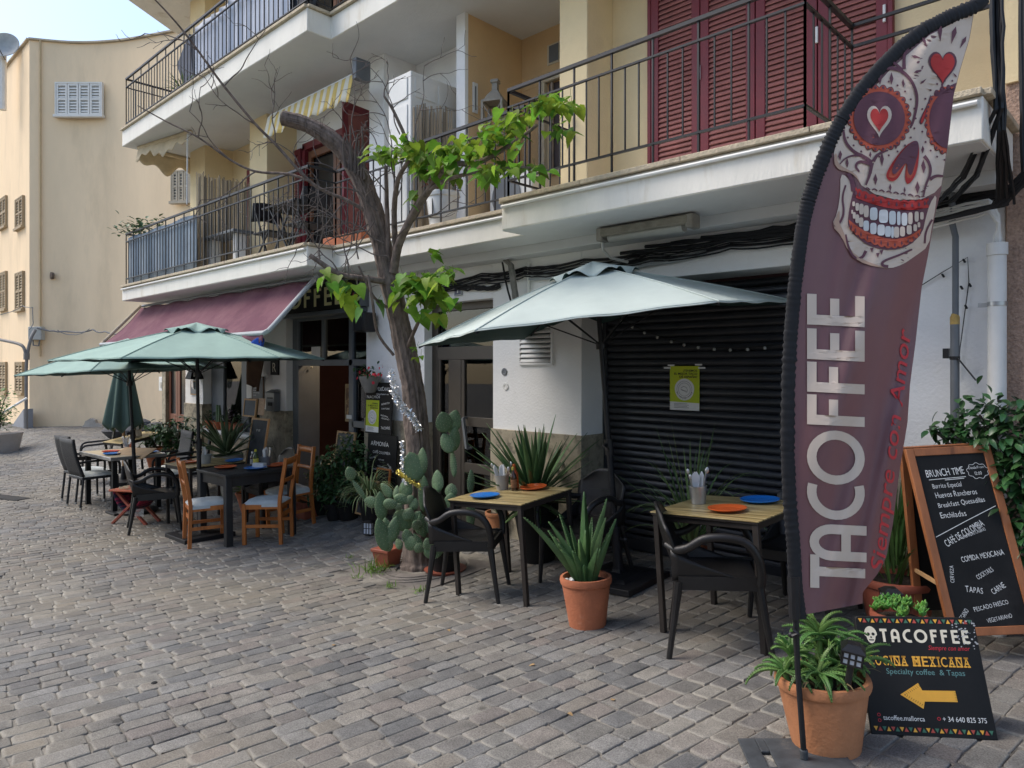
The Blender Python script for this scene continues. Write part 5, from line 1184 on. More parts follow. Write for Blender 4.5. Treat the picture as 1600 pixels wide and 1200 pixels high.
mb = MB(True); text_on(mb, 'tacoffee.mallorca', MS @ tr(X_(.115), Y_(.125), 0), Y_(.056), X_(.335)); text_on(mb, '+ 34 640 825 375', MS @ tr(X_(.595), Y_(.130), 0), Y_(.058), X_(.345)); build(mb, 'lettering', ink_white, panel)
mb = MB(True)
for cx, cy in ((X_(.083), Y_(.165)), (X_(.083), Y_(.12)), (X_(.565), Y_(.15))):
    v, f = ribbon([(cx + .0055 * math.cos(a), cy + .0055 * math.sin(a)) for a in [2 * math.pi * i / 14 for i in range(15)]], .0022); mb.add([MS @ Vector((a, b, .0016)) for a, b in v], f)
build(mb, 'icon', ink_red, panel)
mb = MB(True); cx, cy = X_(.115), Y_(.835)
mb.add([MS @ Vector((cx + .026 * math.cos(a) * (1 if math.sin(a) > -.2 else .72), cy + .035 * math.sin(a), .0016)) for a in [2 * math.pi * i / 28 for i in range(28)]], [tuple(range(28))]); sk = build(mb, 'skull', ink_cream, panel)
mb = MB(True)
for ex, ey, er in ((-.010, .003, .0065), (.010, .003, .0065), (0, -.010, .0035)): mb.add([MS @ Vector((cx + ex + er * math.cos(a), cy + ey + er * math.sin(a), .0024)) for a in [2 * math.pi * i / 14 for i in range(14)]], [tuple(range(14))])
mb.add([MS @ Vector(q) for q in ((cx - .011, cy - .019, .0024), (cx + .011, cy - .019, .0024), (cx + .009, cy - .0235, .0024), (cx - .009, cy - .0235, .0024))], [(3, 2, 1, 0)]); build(mb, 'skull_features', ink_black, sk)
mb = MB(True)
for i in range(46):
    x = wdt - .10 + rnd.random() ** .7 * .10; y = hh - .13 + rnd.random() * .115; r_ = rnd.uniform(.001, .0045); a0 = rnd.random() * 6
    mb.add([MS @ Vector((x + r_ * math.cos(a0 + k * 1.25) * rnd.uniform(.5, 1.6), y + r_ * math.sin(a0 + k * 1.25), .0030)) for k in range(5)], [(0, 1, 2, 3, 4)])
build(mb, 'paint_chips', mat('chipped_grey', (.42, .42, .42), .8, .3, 60), panel)

# ------------------------------------------------------------------ tall wooden A-board
dA = 3.86
TLc, TRc, BLc = W(1412, 702, dA + .12), W(1540, 690, dA + .10), W(1488, 1002, dA - .13)
u = (TRc - TLc); u.z *= .6; wA = .60; u.normalize(); e = (TLc - BLc); hA = e.length; e.normalize(); e = (e - u * e.dot(u) * .15).normalized(); n = u.cross(e).normalized(); e2 = e
MA = Matrix(((u.x, e.x, n.x, BLc.x), (u.y, e.y, n.y, BLc.y), (u.z, e.z, n.z, BLc.z), (0, 0, 0, 1)))     # sheared sheet: x along rails, y along stiles
t = thing('chalkboard_stand', 'wooden A frame chalkboard with the handwritten brunch menu behind the feather flag', 'chalkboard', (BLc.x, BLc.y, gz(BLc.x, BLc.y)))
s = .043; wA = (TRc - TLc).length + .012
for q in ((0, s, -.06, hA), (wA - s, wA, -.06, hA)):
    mb = MB(True); mb.prism([(q[0], q[2]), (q[1], q[2]), (q[1], q[3]), (q[0], q[3])], -.03, 0, MA); build(mb, 'stile', board_wood, t, bevel=.003)
for q in ((hA - s, hA), (.02, .02 + s)):
    mb = MB(True); mb.prism([(s, q[0]), (wA - s, q[0]), (wA - s, q[1]), (s, q[1])], -.028, -.002, MA); build(mb, 'rail', board_wood, t, bevel=.003)
mb = MB(True); mb.prism([(s, .02 + s), (wA - s, .02 + s), (wA - s, hA - s), (s, hA - s)], -.018, -.008, MA); slate = build(mb, 'slate', chalk, t)
MB_ = MA @ tr(0, hA + .015, -.05) @ rotx(R(17))
for q in ((0, s), (wA - s, wA)):
    mb = MB(True); mb.prism([(q[0], -hA - .02), (q[1], -hA - .02), (q[1], 0), (q[0], 0)], -.03, 0, MB_); build(mb, 'back_stile', board_wood, t, bevel=.003)
mb = MB(True); mb.prism([(s, -s), (wA - s, -s), (wA - s, 0), (s, 0)], -.028, -.002, MB_); build(mb, 'back_rail', board_wood, t, bevel=.003)
mb = MB(True); mb.prism([(s, -hA + .02 + s), (wA - s, -hA + .02 + s), (wA - s, -s), (s, -s)], -.018, -.008, MB_); build(mb, 'back_slate', chalk, t)
mb = MB(True); mb.bar(MA @ Vector((.02, hA * .28, -.03)), MB_ @ Vector((.02, -hA * .70, 0)), .012, .02); build(mb, 'hinge_bar', pale_wood, t)
Wb = wA - 2 * s
def chalk_line(sx, sy, text, wd, size, rot=0, jit=.07):
    M_ = MA @ tr(s + sx * Wb, s + .02 + sy * (hA - 2 * s - .02), -.0078) @ rotz(R(rot)); text_on(cm, text, M_, size, wd * Wb, jit=jit, thick=.0008, offset=-.0001)
cm = MB(True)
chalk_line(.10, .868, 'BRUNCH TIME', .56, .056, 3); chalk_line(.73, .905, 'Desde/From', .22, .022, 2); chalk_line(.80, .868, '12:00', .10, .026, 2)
chalk_line(.15, .800, 'Burrito Especial', .42, .036, 2); chalk_line(.16, .742, 'Huevos Rancheros', .60, .042, 3); chalk_line(.165, .684, 'Breakfast Quesadillas', .68, .038, 5); chalk_line(.16, .622, 'Enchiladas', .37, .044, 3)
chalk_line(.15, .455, 'CAFÉ DE COLOMBIA', .66, .052, 25); chalk_line(.39, .497, 'LIMONADAS CASERAS', .37, .024, 17)
chalk_line(.30, .365, 'COMIDA MEXICANA', .62, .042, 7); chalk_line(.46, .262, 'COCKTAILS', .27, .034, 24); chalk_line(.24, .198, 'TAPAS', .24, .044, -10); chalk_line(.62, .175, 'CARNE', .22, .042, 26)
chalk_line(.30, .085, 'PESCADO FRESCO', .50, .032, 10); chalk_line(.44, -.005 + .025, 'VEGETARIANO', .36, .030, 10); chalk_line(.09, .03, 'VEGANO', .2, .034, 48); chalk_line(.12, .25, 'CERVEZA', .24, .028, 80)
def cstroke(pts, w_=.0035):
    v, f = ribbon([((s + a * Wb), s + .02 + b * (hA - 2 * s - .02)) for a, b in pts], w_); cm.add([MA @ Vector((a, b, -.0068)) for a, b in v], f)
cstroke([(.12, .853), (.4, .858), (.66, .862)]); cstroke([(.35, .848), (.63, .853)]); cstroke([(.02, .515), (.5, .6), (.97, .68)])
cstroke([(.70 + .0 + .15 + .15 * math.cos(a) * (1 + .06 * math.sin(9 * a)), .893 + .045 * math.sin(a) * (1 + .1 * math.sin(9 * a))) for a in [2 * math.pi * i / 60 for i in range(61)]], .0022)
build(cm, 'chalk_writing', ink_white, slate)

# ------------------------------------------------------------------ lime posters and chalkboards by the cafe door
def poster(name, label, M_, w_, h_):
    t = thing(name, label, 'poster', M_.to_translation())
    mb = MB(True); mb.prism([(0, 0), (w_, 0), (w_, h_), (0, h_)], 0, .002, M_); sh = build(mb, 'sheet', paper_green, t)
    mb = MB(True); mb.prism([(0, 0), (w_, 0), (w_, h_ * .17), (0, h_ * .19)], .002, .003, M_); build(mb, 'footer', paper_w, sh)
    mb = MB(True); Nn = 30; mb.add([M_ @ Vector((w_ * .50 + w_ * .33 * math.cos(a) * (1 + .03 * math.sin(3 * a)), h_ * .47 + w_ * .33 * math.sin(a), .0034)) for a in [2 * math.pi * i / Nn for i in range(Nn)]], [tuple(range(Nn))]); st = build(mb, 'sticker', paper_w, sh)
    mb = MB(True)
    for tx, yy in (('¿TENEMOS', .875), ('EL MEJOR TACO', .805), ('DE ESPAÑA?', .735)): text_on(mb, tx, M_ @ tr(w_ * .93, h_ * yy, 0), h_ * .066, w_ * .06 * len(tx), align='RIGHT', thick=.0034, offset=.0006)
    for k, ch in enumerate('EL MEJOR TACO'):
        a = R(200 + k * 11.5); text_on(mb, ch, M_ @ tr(w_ * .5 + w_ * .285 * math.cos(a), h_ * .47 + w_ * .285 * math.sin(a), 0) @ rotz(a + R(90)), h_ * .05, align='CENTER', thick=.0042)
    for r_ in (.255, .20):
        v, f = ribbon([(w_ * .5 + w_ * r_ * math.cos(a), h_ * .47 + w_ * r_ * math.sin(a)) for a in [2 * math.pi * i / 26 for i in range(27)]], w_ * .008); mb.add([M_ @ Vector((a, b, .004)) for a, b in v], f)
    v, f = ribbon([(w_ * (.5 + x), h_ * (.47 + y)) for x, y in ((-.12, -.0), (.09, -.065), (.11, -.02), (.07, .05), (-.03, .07), (-.11, .04), (-.12, 0), (.1, -.04))], w_ * .01); mb.add([M_ @ Vector((a, b, .004)) for a, b in v], f)
    for k in range(4):
        mb.add([M_ @ Vector(q) for q in ((w_ * .15, h_ * (.145 - k * .03), .0036), (w_ * (.6 + .05 * (k % 2)), h_ * (.145 - k * .03), .0036), (w_ * (.6 + .05 * (k % 2)), h_ * (.152 - k * .03), .0036), (w_ * .15, h_ * (.152 - k * .03), .0036))], [(0, 1, 2, 3)])
    build(mb, 'lettering', ink_black, sh)
    return t
Yp = 5.345; a, b = PY(1047, 640, Yp), PY(1093, 572, Yp)
tp = poster('poster', 'lime green taco contest poster taped to the closed black roller shutter', tr(a.x, Yp, a.z) @ rotx(R(90)), b.x - a.x, b.z - a.z)
mb = MB(True)
for x, y in ((1043, 575), (1097, 575), (1049, 571), (1092, 570)): c = PY(x, y, Yp - .004); mb.box(c.x - .035, c.x + .03, Yp - .006, Yp - .004, c.z - .006, c.z + .008)
build(mb, 'tape', paper_w, tp)
def leaning_board(name, label, px0, px1, y0, y1, Y, m_, frame=None, lean=4, lines=()):
    a, b = PY(px0, y1, Y), PY(px1, y0, Y); w_, h_ = b.x - a.x, PY(px0, y0, Y).z - a.z
    M_ = tr(a.x, Y, a.z) @ rotx(R(90 - lean)); t = thing(name, label, 'chalkboard', a)
    mb = MB(True); mb.prism([(0, 0), (w_, 0), (w_, h_), (0, h_)], -.012, 0, M_); sl = build(mb, 'slate', m_, t, bevel=.002)
    if frame:
        s_ = max(.018, w_ * .07)
        mb = MB(True)
        for q in ((-s_, 0, -s_, h_ + s_), (w_, w_ + s_, -s_, h_ + s_), (0, w_, -s_, 0), (0, w_, h_, h_ + s_)): mb.prism([(q[0], q[2]), (q[1], q[2]), (q[1], q[3]), (q[0], q[3])], -.016, .008, M_)
        build(mb, 'frame', frame, t, bevel=.002)
    if lines:
        mb = MB(True)
        for tx, fx, fy, wd, sz, rot in lines: text_on(mb, tx, M_ @ tr(fx * w_, fy * h_, 0) @ rotz(R(rot)), sz * h_, wd * w_, jit=.1, thick=.0015)
        build(mb, 'chalk_writing', ink_white, sl)
    return t, M_, w_, h_
tb, Mb, wb, hb = leaning_board('chalkboard', 'upper tall chalkboard beside the cafe door with a lime poster stuck on it', 570, 611, 597, 676, 4.90, chalk, None, 2, (('TACOS MEXICANOS', .08, .84, .85, .10, 0), ('MARGARITAS', .42, .76, .45, .035, 0), ('NACHOS', .05, .68, .5, .08, 2), ('BURRITO', .62, .56, .3, .05, 8), ('CON TODO', .62, .48, .3, .04, 2), ('BOWL', .6, .36, .28, .04, -8), ('VEGANO', .62, .30, .3, .04, -4), ('TACOFFEE', .62, .10, .34, .07, 2)))
poster('poster', 'lime green taco contest poster stuck on the upper tall chalkboard by the cafe door', Mb @ tr(.02, hb * .03, .004), wb * .50, hb * .62)
leaning_board('chalkboard', 'lower tall chalkboard headed ARMONIA standing behind the spider plant', 571, 616, 677, 775, 4.86, chalk, None, 3, (('ARMONÍA', .12, .82, .62, .10, 0), ('CAFÉ COLOMBIA', .2, .70, .6, .06, 0), ('latte', .1, .6, .2, .05, 12), ('espresso', .4, .6, .2, .04, 0), ('capuchino', .38, .50, .34, .04, -4), ('mocca', .72, .55, .25, .05, -35), ('chai', .2, .42, .2, .05, 14), ('tortitas', .45, .38, .28, .05, 12), ('zumos', .7, .42, .2, .05, 40)))
leaning_board('slate_board', 'small bare slate with a thin wooden frame leaning on the ground by the chalkboard', 557, 580, 750, 800, 4.62, mat('bare_slate', (.075, .08, .085), .8, .2, 5), pale_wood, 14)
leaning_board('slate_board', 'small slate in an orange wooden frame half hidden behind the spider plant', 588, 606, 733, 762, 4.80, chalk, orange_wood, 6)
leaning_board('slate_board', 'framed blank slate leaning in the doorway behind the dark bush', 523, 548, 676, 725, 5.0, mat('blank_slate', (.12, .125, .13), .8, .2, 5), pale_wood, 8)
t, M_, w_, h_ = leaning_board('chalkboard', 'tall narrow framed chalkboard leaning at the left of the cafe pillar', 381, 404, 655, 752, 4.62, mat('dusty_slate', (.075, .085, .10), .8, .3, 5), pale_wood, 9, (('TE', .3, .82, .3, .05, 0),))
leaning_board('slate_board', 'small square slate perched on top of the tall narrow chalkboard', 381, 398, 625, 648, 4.72, mat('blue_slate', (.13, .15, .18), .8, .2, 5), pale_wood, 6)
leaning_board('menu_card', 'pale menu card beside the small square slate on the narrow chalkboard', 402, 411, 622, 648, 4.74, mat('aged_card', (.52, .38, .28), .8, .2, 30), None, 6)
leaning_board('notice_card', 'white printed card in the corner of the shop window beside the menu frame', 385, 393, 593, 622, 5.0, paper_w, None, 0)
tag(bpy.data.objects['menu_card'], cat='menu'); tag(bpy.data.objects['notice_card'], cat='notice')
leaning_board('poster', 'dull olive poster hanging inside the cafe shop window', 352, 372, 603, 632, 5.30, mat('olive_print', (.10, .10, .055), .7, .3, 10), None, 0); 
leaning_board('poster', 'pale typed sheet at the foot of the fixed door pane', 541, 549, 648, 654, 5.10, paper_w, None, 0)
for o in bpy.data.objects:
    if o.name.startswith('poster') and o.type == 'EMPTY': o['category'] = 'poster'
# ------------------------------------------------------------------ parasols
def umbrella(name, label, base, lean, rim_z, apex, Rr, rz, top_m, n=6, group='green parasols over the terrace', plate='square', rim_tilt=None, pole_m=None):
    # base: ground point; lean: direction of the pole; rim_z: rim height above the base along the pole; apex: canopy height
    L = Vector(lean).normalized(); q = Vector((0, 0, 1)).rotation_difference(L)
    t = thing(name, label, 'parasol', base, rz=0, group=group, quat=q)
    RM = Matrix.Identity(4)
    if rim_tilt:
        q2 = q.inverted() @ Vector((0, 0, 1)).rotation_difference(Vector(rim_tilt).normalized()); RM = q2.to_matrix().to_4x4()
    CM = tr(0, 0, rim_z) @ RM @ rotz(rz)
    vert = [Vector((Rr * math.cos(2 * math.pi * (k + .5) / n), Rr * math.sin(2 * math.pi * (k + .5) / n), 0)) for k in range(n)]
    ap = Vector((0, 0, apex))
    def surf(k, a, s):      # a across the panel 0..1, s from the apex 0 to the rim 1
        e = vert[k].lerp(vert[(k + 1) % n], a); p = ap.lerp(e, s)
        p.z += .020 * math.sin(math.pi * s) - .022 * math.sin(math.pi * s * .9) * math.sin(math.pi * a) ** .7 + .006 * math.sin(a * 17 + k * 2 + s * 3) * s * math.sin(math.pi * a)
        dip = math.sin(math.pi * a) * s * s; p.z += .008 * dip; p.x *= 1 - .025 * dip; p.y *= 1 - .025 * dip
        return p
    mb = MB(); mb.M = CM
    for k in range(n): mb.grid(lambda u, v: surf(k, u, .10 + .90 * v), 14, 14)
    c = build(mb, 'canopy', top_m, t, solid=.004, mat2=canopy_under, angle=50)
    import bmesh as _b
    bm = _b.new(); bm.from_mesh(c.data); _b.ops.remove_doubles(bm, verts=bm.verts, dist=.0015); _b.ops.recalc_face_normals(bm, faces=bm.faces)
    if sum(f.normal.z for f in bm.faces) < 0: _b.ops.reverse_faces(bm, faces=bm.faces)
    bm.to_mesh(c.data); bm.free()
    for p_ in c.data.polygons: p_.use_smooth = True
    c.data.set_sharp_from_angle(angle=R(30))
    mb = MB(); mb.M = CM
    for k in range(n): mb.grid(lambda u, v: surf(k, u, .0 + .24 * v) + Vector((0, 0, .045 - .018 * v + .020 * v * math.sin(u * math.pi * 3) * (.4 + v))), 12, 5)
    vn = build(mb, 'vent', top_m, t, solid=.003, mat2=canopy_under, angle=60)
    bm = _b.new(); bm.from_mesh(vn.data); _b.ops.remove_doubles(bm, verts=bm.verts, dist=.0015); _b.ops.recalc_face_normals(bm, faces=bm.faces)
    if sum(f.normal.z for f in bm.faces) < 0: _b.ops.reverse_faces(bm, faces=bm.faces)
    bm.to_mesh(vn.data); bm.free()
    hubz = rim_z - .16
    mb = MB()
    for k in range(n): mb.tube([CM @ (surf(k, 0, s) + Vector((0, 0, .004))) for s in [.1 + .9 * i / 10 for i in range(11)]], .0045, 5)
    for k in range(n): mb.tube([CM @ (surf(k, i / 10, .985) + Vector((0, 0, .003))) for i in range(11)], .0025, 4)
    build(mb, 'seams', top_m, t)
    mb = MB(); mb.tube([(0, 0, .03), (0, 0, 1.02)], .024, 14); mb.tube([(0, 0, 1.0), (0, 0, rim_z + apex - .01)], .019, 14); build(mb, 'pole', pole_m or iron, t)
    mb = MB(); mb.tube([(0, 0, .98), (0, 0, 1.10)], .034, 14); mb.tube([(0, -.02, 1.06), (0, -.07, 1.06)], .014, 8); mb.bar((0, -.07, 1.06), (.05, -.075, 1.03), .012, .012); build(mb, 'crank', black_plastic, t)
    mb = MB(); mb.tube([(0, 0, hubz - .03), (0, 0, hubz + .03)], .04, 14); build(mb, 'hub', black_plastic, t)
    for k in range(n):
        mb = MB(); pts = [CM @ (surf(k, 0, s) - Vector((0, 0, .016))) for s in (.04, .3, .5, .7, .9, .995)]; mb.tube(pts, .008, 6)
        st = CM @ (surf(k, 0, .52) - Vector((0, 0, .02))); mb.tube([(0, 0, hubz), tuple(st)], .006, 6); build(mb, 'rib', iron, t)
    mb = MB()
    if plate == 'square':
        mb.prism([(-.28, -.28), (.28, -.28), (.28, .28), (-.28, .28)], .0, .045); mb.lathe([(.25, .045), (.20, .065), (.06, .075), (.04, .11), (.035, .40), (.03, .40)], 4, M=rotz(R(45)))
        mb.tube([(0, 0, .06), (0, 0, .42)], .036, 14); mb.tube([(.03, 0, .33), (.075, 0, .33)], .012, 8); mb.ball((.085, 0, .33), .02, 8, 6)
    else:
        mb.lathe([(.26, 0), (.26, .03), (.2, .06), (.05, .08), (.035, .12), (.032, .34), (.02, .34)], 24)
    build(mb, 'base', iron, t, bevel=.004)
    return t
up = Vector((0, 0, 1)); camdir = lambda p: math.atan2(-p[1], -p[0])
b1 = G(968, 908)
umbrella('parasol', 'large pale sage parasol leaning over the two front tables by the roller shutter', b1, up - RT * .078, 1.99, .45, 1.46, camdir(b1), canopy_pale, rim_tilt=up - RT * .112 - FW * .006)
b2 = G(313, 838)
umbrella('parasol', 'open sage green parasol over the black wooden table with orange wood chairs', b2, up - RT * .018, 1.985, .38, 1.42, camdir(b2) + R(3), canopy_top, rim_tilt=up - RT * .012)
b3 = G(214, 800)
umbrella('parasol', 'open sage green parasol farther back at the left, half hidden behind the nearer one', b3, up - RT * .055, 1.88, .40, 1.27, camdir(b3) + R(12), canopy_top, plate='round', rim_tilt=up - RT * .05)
# closed parasol
b4 = G(193, 756)
t = thing('parasol', 'folded dark green parasol standing closed under the green canopies', 'parasol', b4, quat=None)
mb = MB()
def fold(u, v):
    a = 2 * math.pi * u; k = v; r = .07 + .20 * k ** .8
    r *= 1 + .20 * math.cos(a * 8) * (.3 + .7 * k); return Vector((r * math.cos(a), r * math.sin(a), 2.12 - 1.18 * v + .05 * math.cos(a * 8) * k * k + .03 * math.sin(a * 3) * k))
mb.grid(fold, 96, 14); build(mb, 'canopy', canopy_dark, t, solid=.004, angle=70)
mb = MB(); mb.tube([(0, 0, 0), (0, 0, 2.2)], .024, 10); build(mb, 'pole', pale_wood, t)
mb = MB(); mb.lathe([(.22, 0), (.22, .05), (.05, .08), (.03, .3)], 20); build(mb, 'base', iron, t)

# ------------------------------------------------------------------ tables
bamboo = bpy.data.materials.new('bamboo_top'); bamboo.use_nodes = True
def _bam():
    t = bamboo.node_tree; L = t.links.new; b = t.nodes['Principled BSDF']; tc = _n(t, 'TexCoord'); mp = _n(t, 'Mapping'); mp.inputs['Scale'].default_value = (.9, 17, 1); L(tc.outputs['Object'], mp.inputs[0])
    n1 = _n(t, 'TexNoise'); n1.inputs['Scale'].default_value = 2.2; n1.inputs['Detail'].default_value = 8; n1.inputs['Roughness'].default_value = .7; L(mp.outputs[0], n1.inputs[0])
    r = _n(t, 'ValToRGB'); e = r.color_ramp.elements; e[0].position = .36; e[0].color = (*H('3a2c16'), 1); e[1].position = .60; e[1].color = (*H('c2b182'), 1); q = e.new(.43); q.color = (*H('86714a'), 1); q = e.new(.50); q.color = (*H('a8935f'), 1)
    L(n1.outputs[0], r.inputs[0]); L(r.outputs[0], b.inputs['Base Color']); b.inputs['Roughness'].default_value = .34
_bam()
def bistro(label, x, y, rz, w_=.70, dd=.70, hgt=.745, group='bamboo topped bistro tables'):
    t = thing('bistro_table', label, 'table', (x, y, gz(x, y)), rz, group, tilt=.9); a, b = w_ / 2, dd / 2
    mb = MB(); mb.box(-a, a, -b, b, hgt - .008, hgt); build(mb, 'tabletop', bamboo, t, bevel=.002)
    mb = MB(); mb.box(-a + .004, a - .004, -b + .004, b - .004, hgt - .022, hgt - .0085)
    for s in (-1, 1): mb.box(-a + .03, a - .03, s * (b - .03) - .012, s * (b - .03) + .012, hgt - .055, hgt - .022); mb.box(s * (a - .03) - .012, s * (a - .03) + .012, -b + .03, b - .03, hgt - .055, hgt - .022)
    build(mb, 'frame', dark_brown_metal, t, bevel=.003)
    for sx in (-1, 1):
        for sy in (-1, 1):
            mb = MB(); p = Vector((sx * (a - .028), sy * (b - .028), 0)); mb.bar(p, p + Vector((0, 0, hgt - .022)), .034, .034, (0, 1, 0)); build(mb, 'leg', dark_brown_metal, t, bevel=.003)
    return t
tR = bistro('bamboo topped bistro table in front of the poster on the roller shutter', -2.035, 4.14, 0)
cxL, cyL = -3.80, 4.03
tL = bistro('bamboo topped bistro table beside the cactus, with sauce bottles on it', cxL, cyL, R(7))
tD = bistro('bamboo topped bistro table tucked behind the black wooden table', -8.78, 3.72, R(2))
tF = bistro('bamboo topped bistro table farthest back near the folded parasol', W(222, 690, 12.0).x, W(222, 690, 12.0).y, R(5), hgt=.74)
def onto(t, x, y, z): return MATX[t.name] @ Vector((x, y, z))
# black wooden table
t = thing('wooden_table', 'black painted wooden table set with orange and blue plates', 'table', (-7.66, 3.71, gz(-7.66, 3.71)), 0, tilt=.6); tA = t
mb = MB(); mb.box(-.37, .37, -.41, .41, .735, .765); build(mb, 'tabletop', black_wood, t, bevel=.004)
mb = MB()
for s in (-1, 1): mb.box(-.30, .30, s * .365 - .012, s * .365 + .012, .63, .735); mb.box(s * .325 - .012, s * .325 + .012, -.34, .34, .63, .735)
build(mb, 'apron', black_wood, t, bevel=.003)
for sx in (-1, 1):
    for sy in (-1, 1): mb = MB(); mb.box(sx * .325 - .036, sx * .325 + .036, sy * .365 - .036, sy * .365 + .036, 0, .735); build(mb, 'leg', black_wood, t, bevel=.005)
# pale long table at the left
t = thing('pedestal_table', 'long pale topped table with a grey rim at the left, holding a propped menu board', 'table', (-10.85, 3.43, gz(-10.85, 3.43)), R(2), tilt=.6); tE = t
mb = MB(); mb.box(-.58, .58, -.34, .34, .725, .745); build(mb, 'tabletop', mat('pale_top', (.50, .42, .28), .4, .2, 5, stretch=(1, 6, 1)), t, bevel=.003)
mb = MB()
for q in ((-.60, -.58, -.36, .36), (.58, .60, -.36, .36), (-.58, .58, -.36, -.34), (-.58, .58, .34, .36)): mb.box(*q, .705, .748)
build(mb, 'rim', steel, t, bevel=.003)
for sx in (-1, 1):
    for sy in (-1, 1): mb = MB(); mb.box(sx * .50 - .03, sx * .50 + .03, sy * .28 - .03, sy * .28 + .03, 0, .705); build(mb, 'leg', sign_black, t, bevel=.004)
mb = MB(); mb.box(.40, .72, -.36, -.20, .0, .03); build(mb, 'foot_plate', iron, t, bevel=.004)

# ------------------------------------------------------------------ chairs
def armchair(label, x, y, rz, group='black plastic armchairs'):
    t = thing('plastic_armchair', label, 'chair', (x, y, gz(x, y)), rz, group, tilt=.9); m = black_plastic
    mb = MB()
    def seat(u, v):
        X = (u - .5) * (.47 - .05 * (1 - v)); Yy = -.21 + .45 * v; z = .445 - .018 * math.sin(math.pi * u) * math.sin(math.pi * min(1, v * 1.2)) - .02 * ss(.85, 1, v) + .012 * (1 - v); return Vector((X, Yy, z))
    mb.grid(seat, 10, 10); mb.box(-.21, .21, -.19, .19, .385, .415)
    for s in (-1, 1):
        mb.bar((s * .225, -.2, .415), (s * .235, .23, .415), .02, .075)
        mb.grid(lambda u, v: Vector((s * (.225 + .02 * v), -.235 + .33 * u, .43 + (.17 - .15 * u ** .8) * v)), 8, 4)
    mb.bar((-.225, .235, .41), (.225, .235, .41), .02, .06); build(mb, 'seat', m, t, solid=.012, angle=50)
    mb = MB()
    def back(u, v):
        a = (u - .5) * 2; wv = .205 + .055 * math.sin(min(1, v * 1.15) * math.pi * .62) - .10 * max(0, v - .78) ** 1.5 / .1; z = .40 + .43 * v - .045 * (abs(a) ** 2.6) * ss(.55, 1, v)
        yy = -.205 - .115 * v - .02 * math.sin(v * 3) + .075 * a * a * (1 - .35 * v); return Vector((a * wv, yy, z))
    mb.grid(back, 14, 16); build(mb, 'backrest', m, t, solid=.016, angle=60)
    for s in (-1, 1):
        mb = MB(); pts = [(s * .195, -.262, .62), (s * .238, -.21, .60), (s * .266, -.14, .615), (s * .285, -.05, .668), (s * .292, .07, .675), (s * .287, .17, .645), (s * .272, .225, .565), (s * .255, .24, .47), (s * .245, .235, .41)]
        pts = smooth(pts3(pts), 2, False) if False else spline(pts, 4); n_ = len(pts); mb.tube(pts, [.016 + .012 * ss(0, .2, i / n_) - .004 * math.sin(math.pi * i / n_) for i in range(n_)], 10, flat=.8, up=(s, 0, 0)); build(mb, 'armrest', m, t, angle=60)
        for fy, ty in ((.225, .275), (-.20, -.275)):
            mb = MB(); mb.tube([(s * .222, fy, .42), (s * .235, (fy + ty) / 2, .2), (s * .248, ty, 0)], [.026, .019, .0155], 8); build(mb, 'leg', m, t)
    return t
def spline(pts, k):
    pts = [Vector(p) for p in pts]; o = []
    for i in range(len(pts) - 1):
        p0, p1, p2, p3 = pts[max(i - 1, 0)], pts[i], pts[i + 1], pts[min(i + 2, len(pts) - 1)]
        for j in range(k):
            f = j / k; o.append(.5 * ((2 * p1) + (p2 - p0) * f + (2 * p0 - 5 * p1 + 4 * p2 - p3) * f * f + (3 * p1 - p0 - 3 * p2 + p3) * f ** 3))
    o.append(pts[-1]); return o
ac = armchair('black plastic armchair pulled up at the near side of the right bistro table', -1.98, 3.80, R(-60))
def place(x, y, rz, label): return dup(ac, (x, y, gz(x, y)), rz, label, tilt=.9)
place(-4.02, 3.72, R(-55), 'black plastic armchair between the cactus and the left bistro table')
place(-3.45, 4.46, R(172), 'black plastic armchair behind the left bistro table in front of the big yucca')
place(-1.80, 4.62, R(180), 'black plastic armchair behind the right bistro table against the roller shutter')
place(-8.90, 3.16, R(-17), 'black plastic armchair at the left end beside the red cross legged stool')
place(-8.10, 4.30, R(175), 'black plastic armchair behind the black wooden table by the narrow chalkboard')

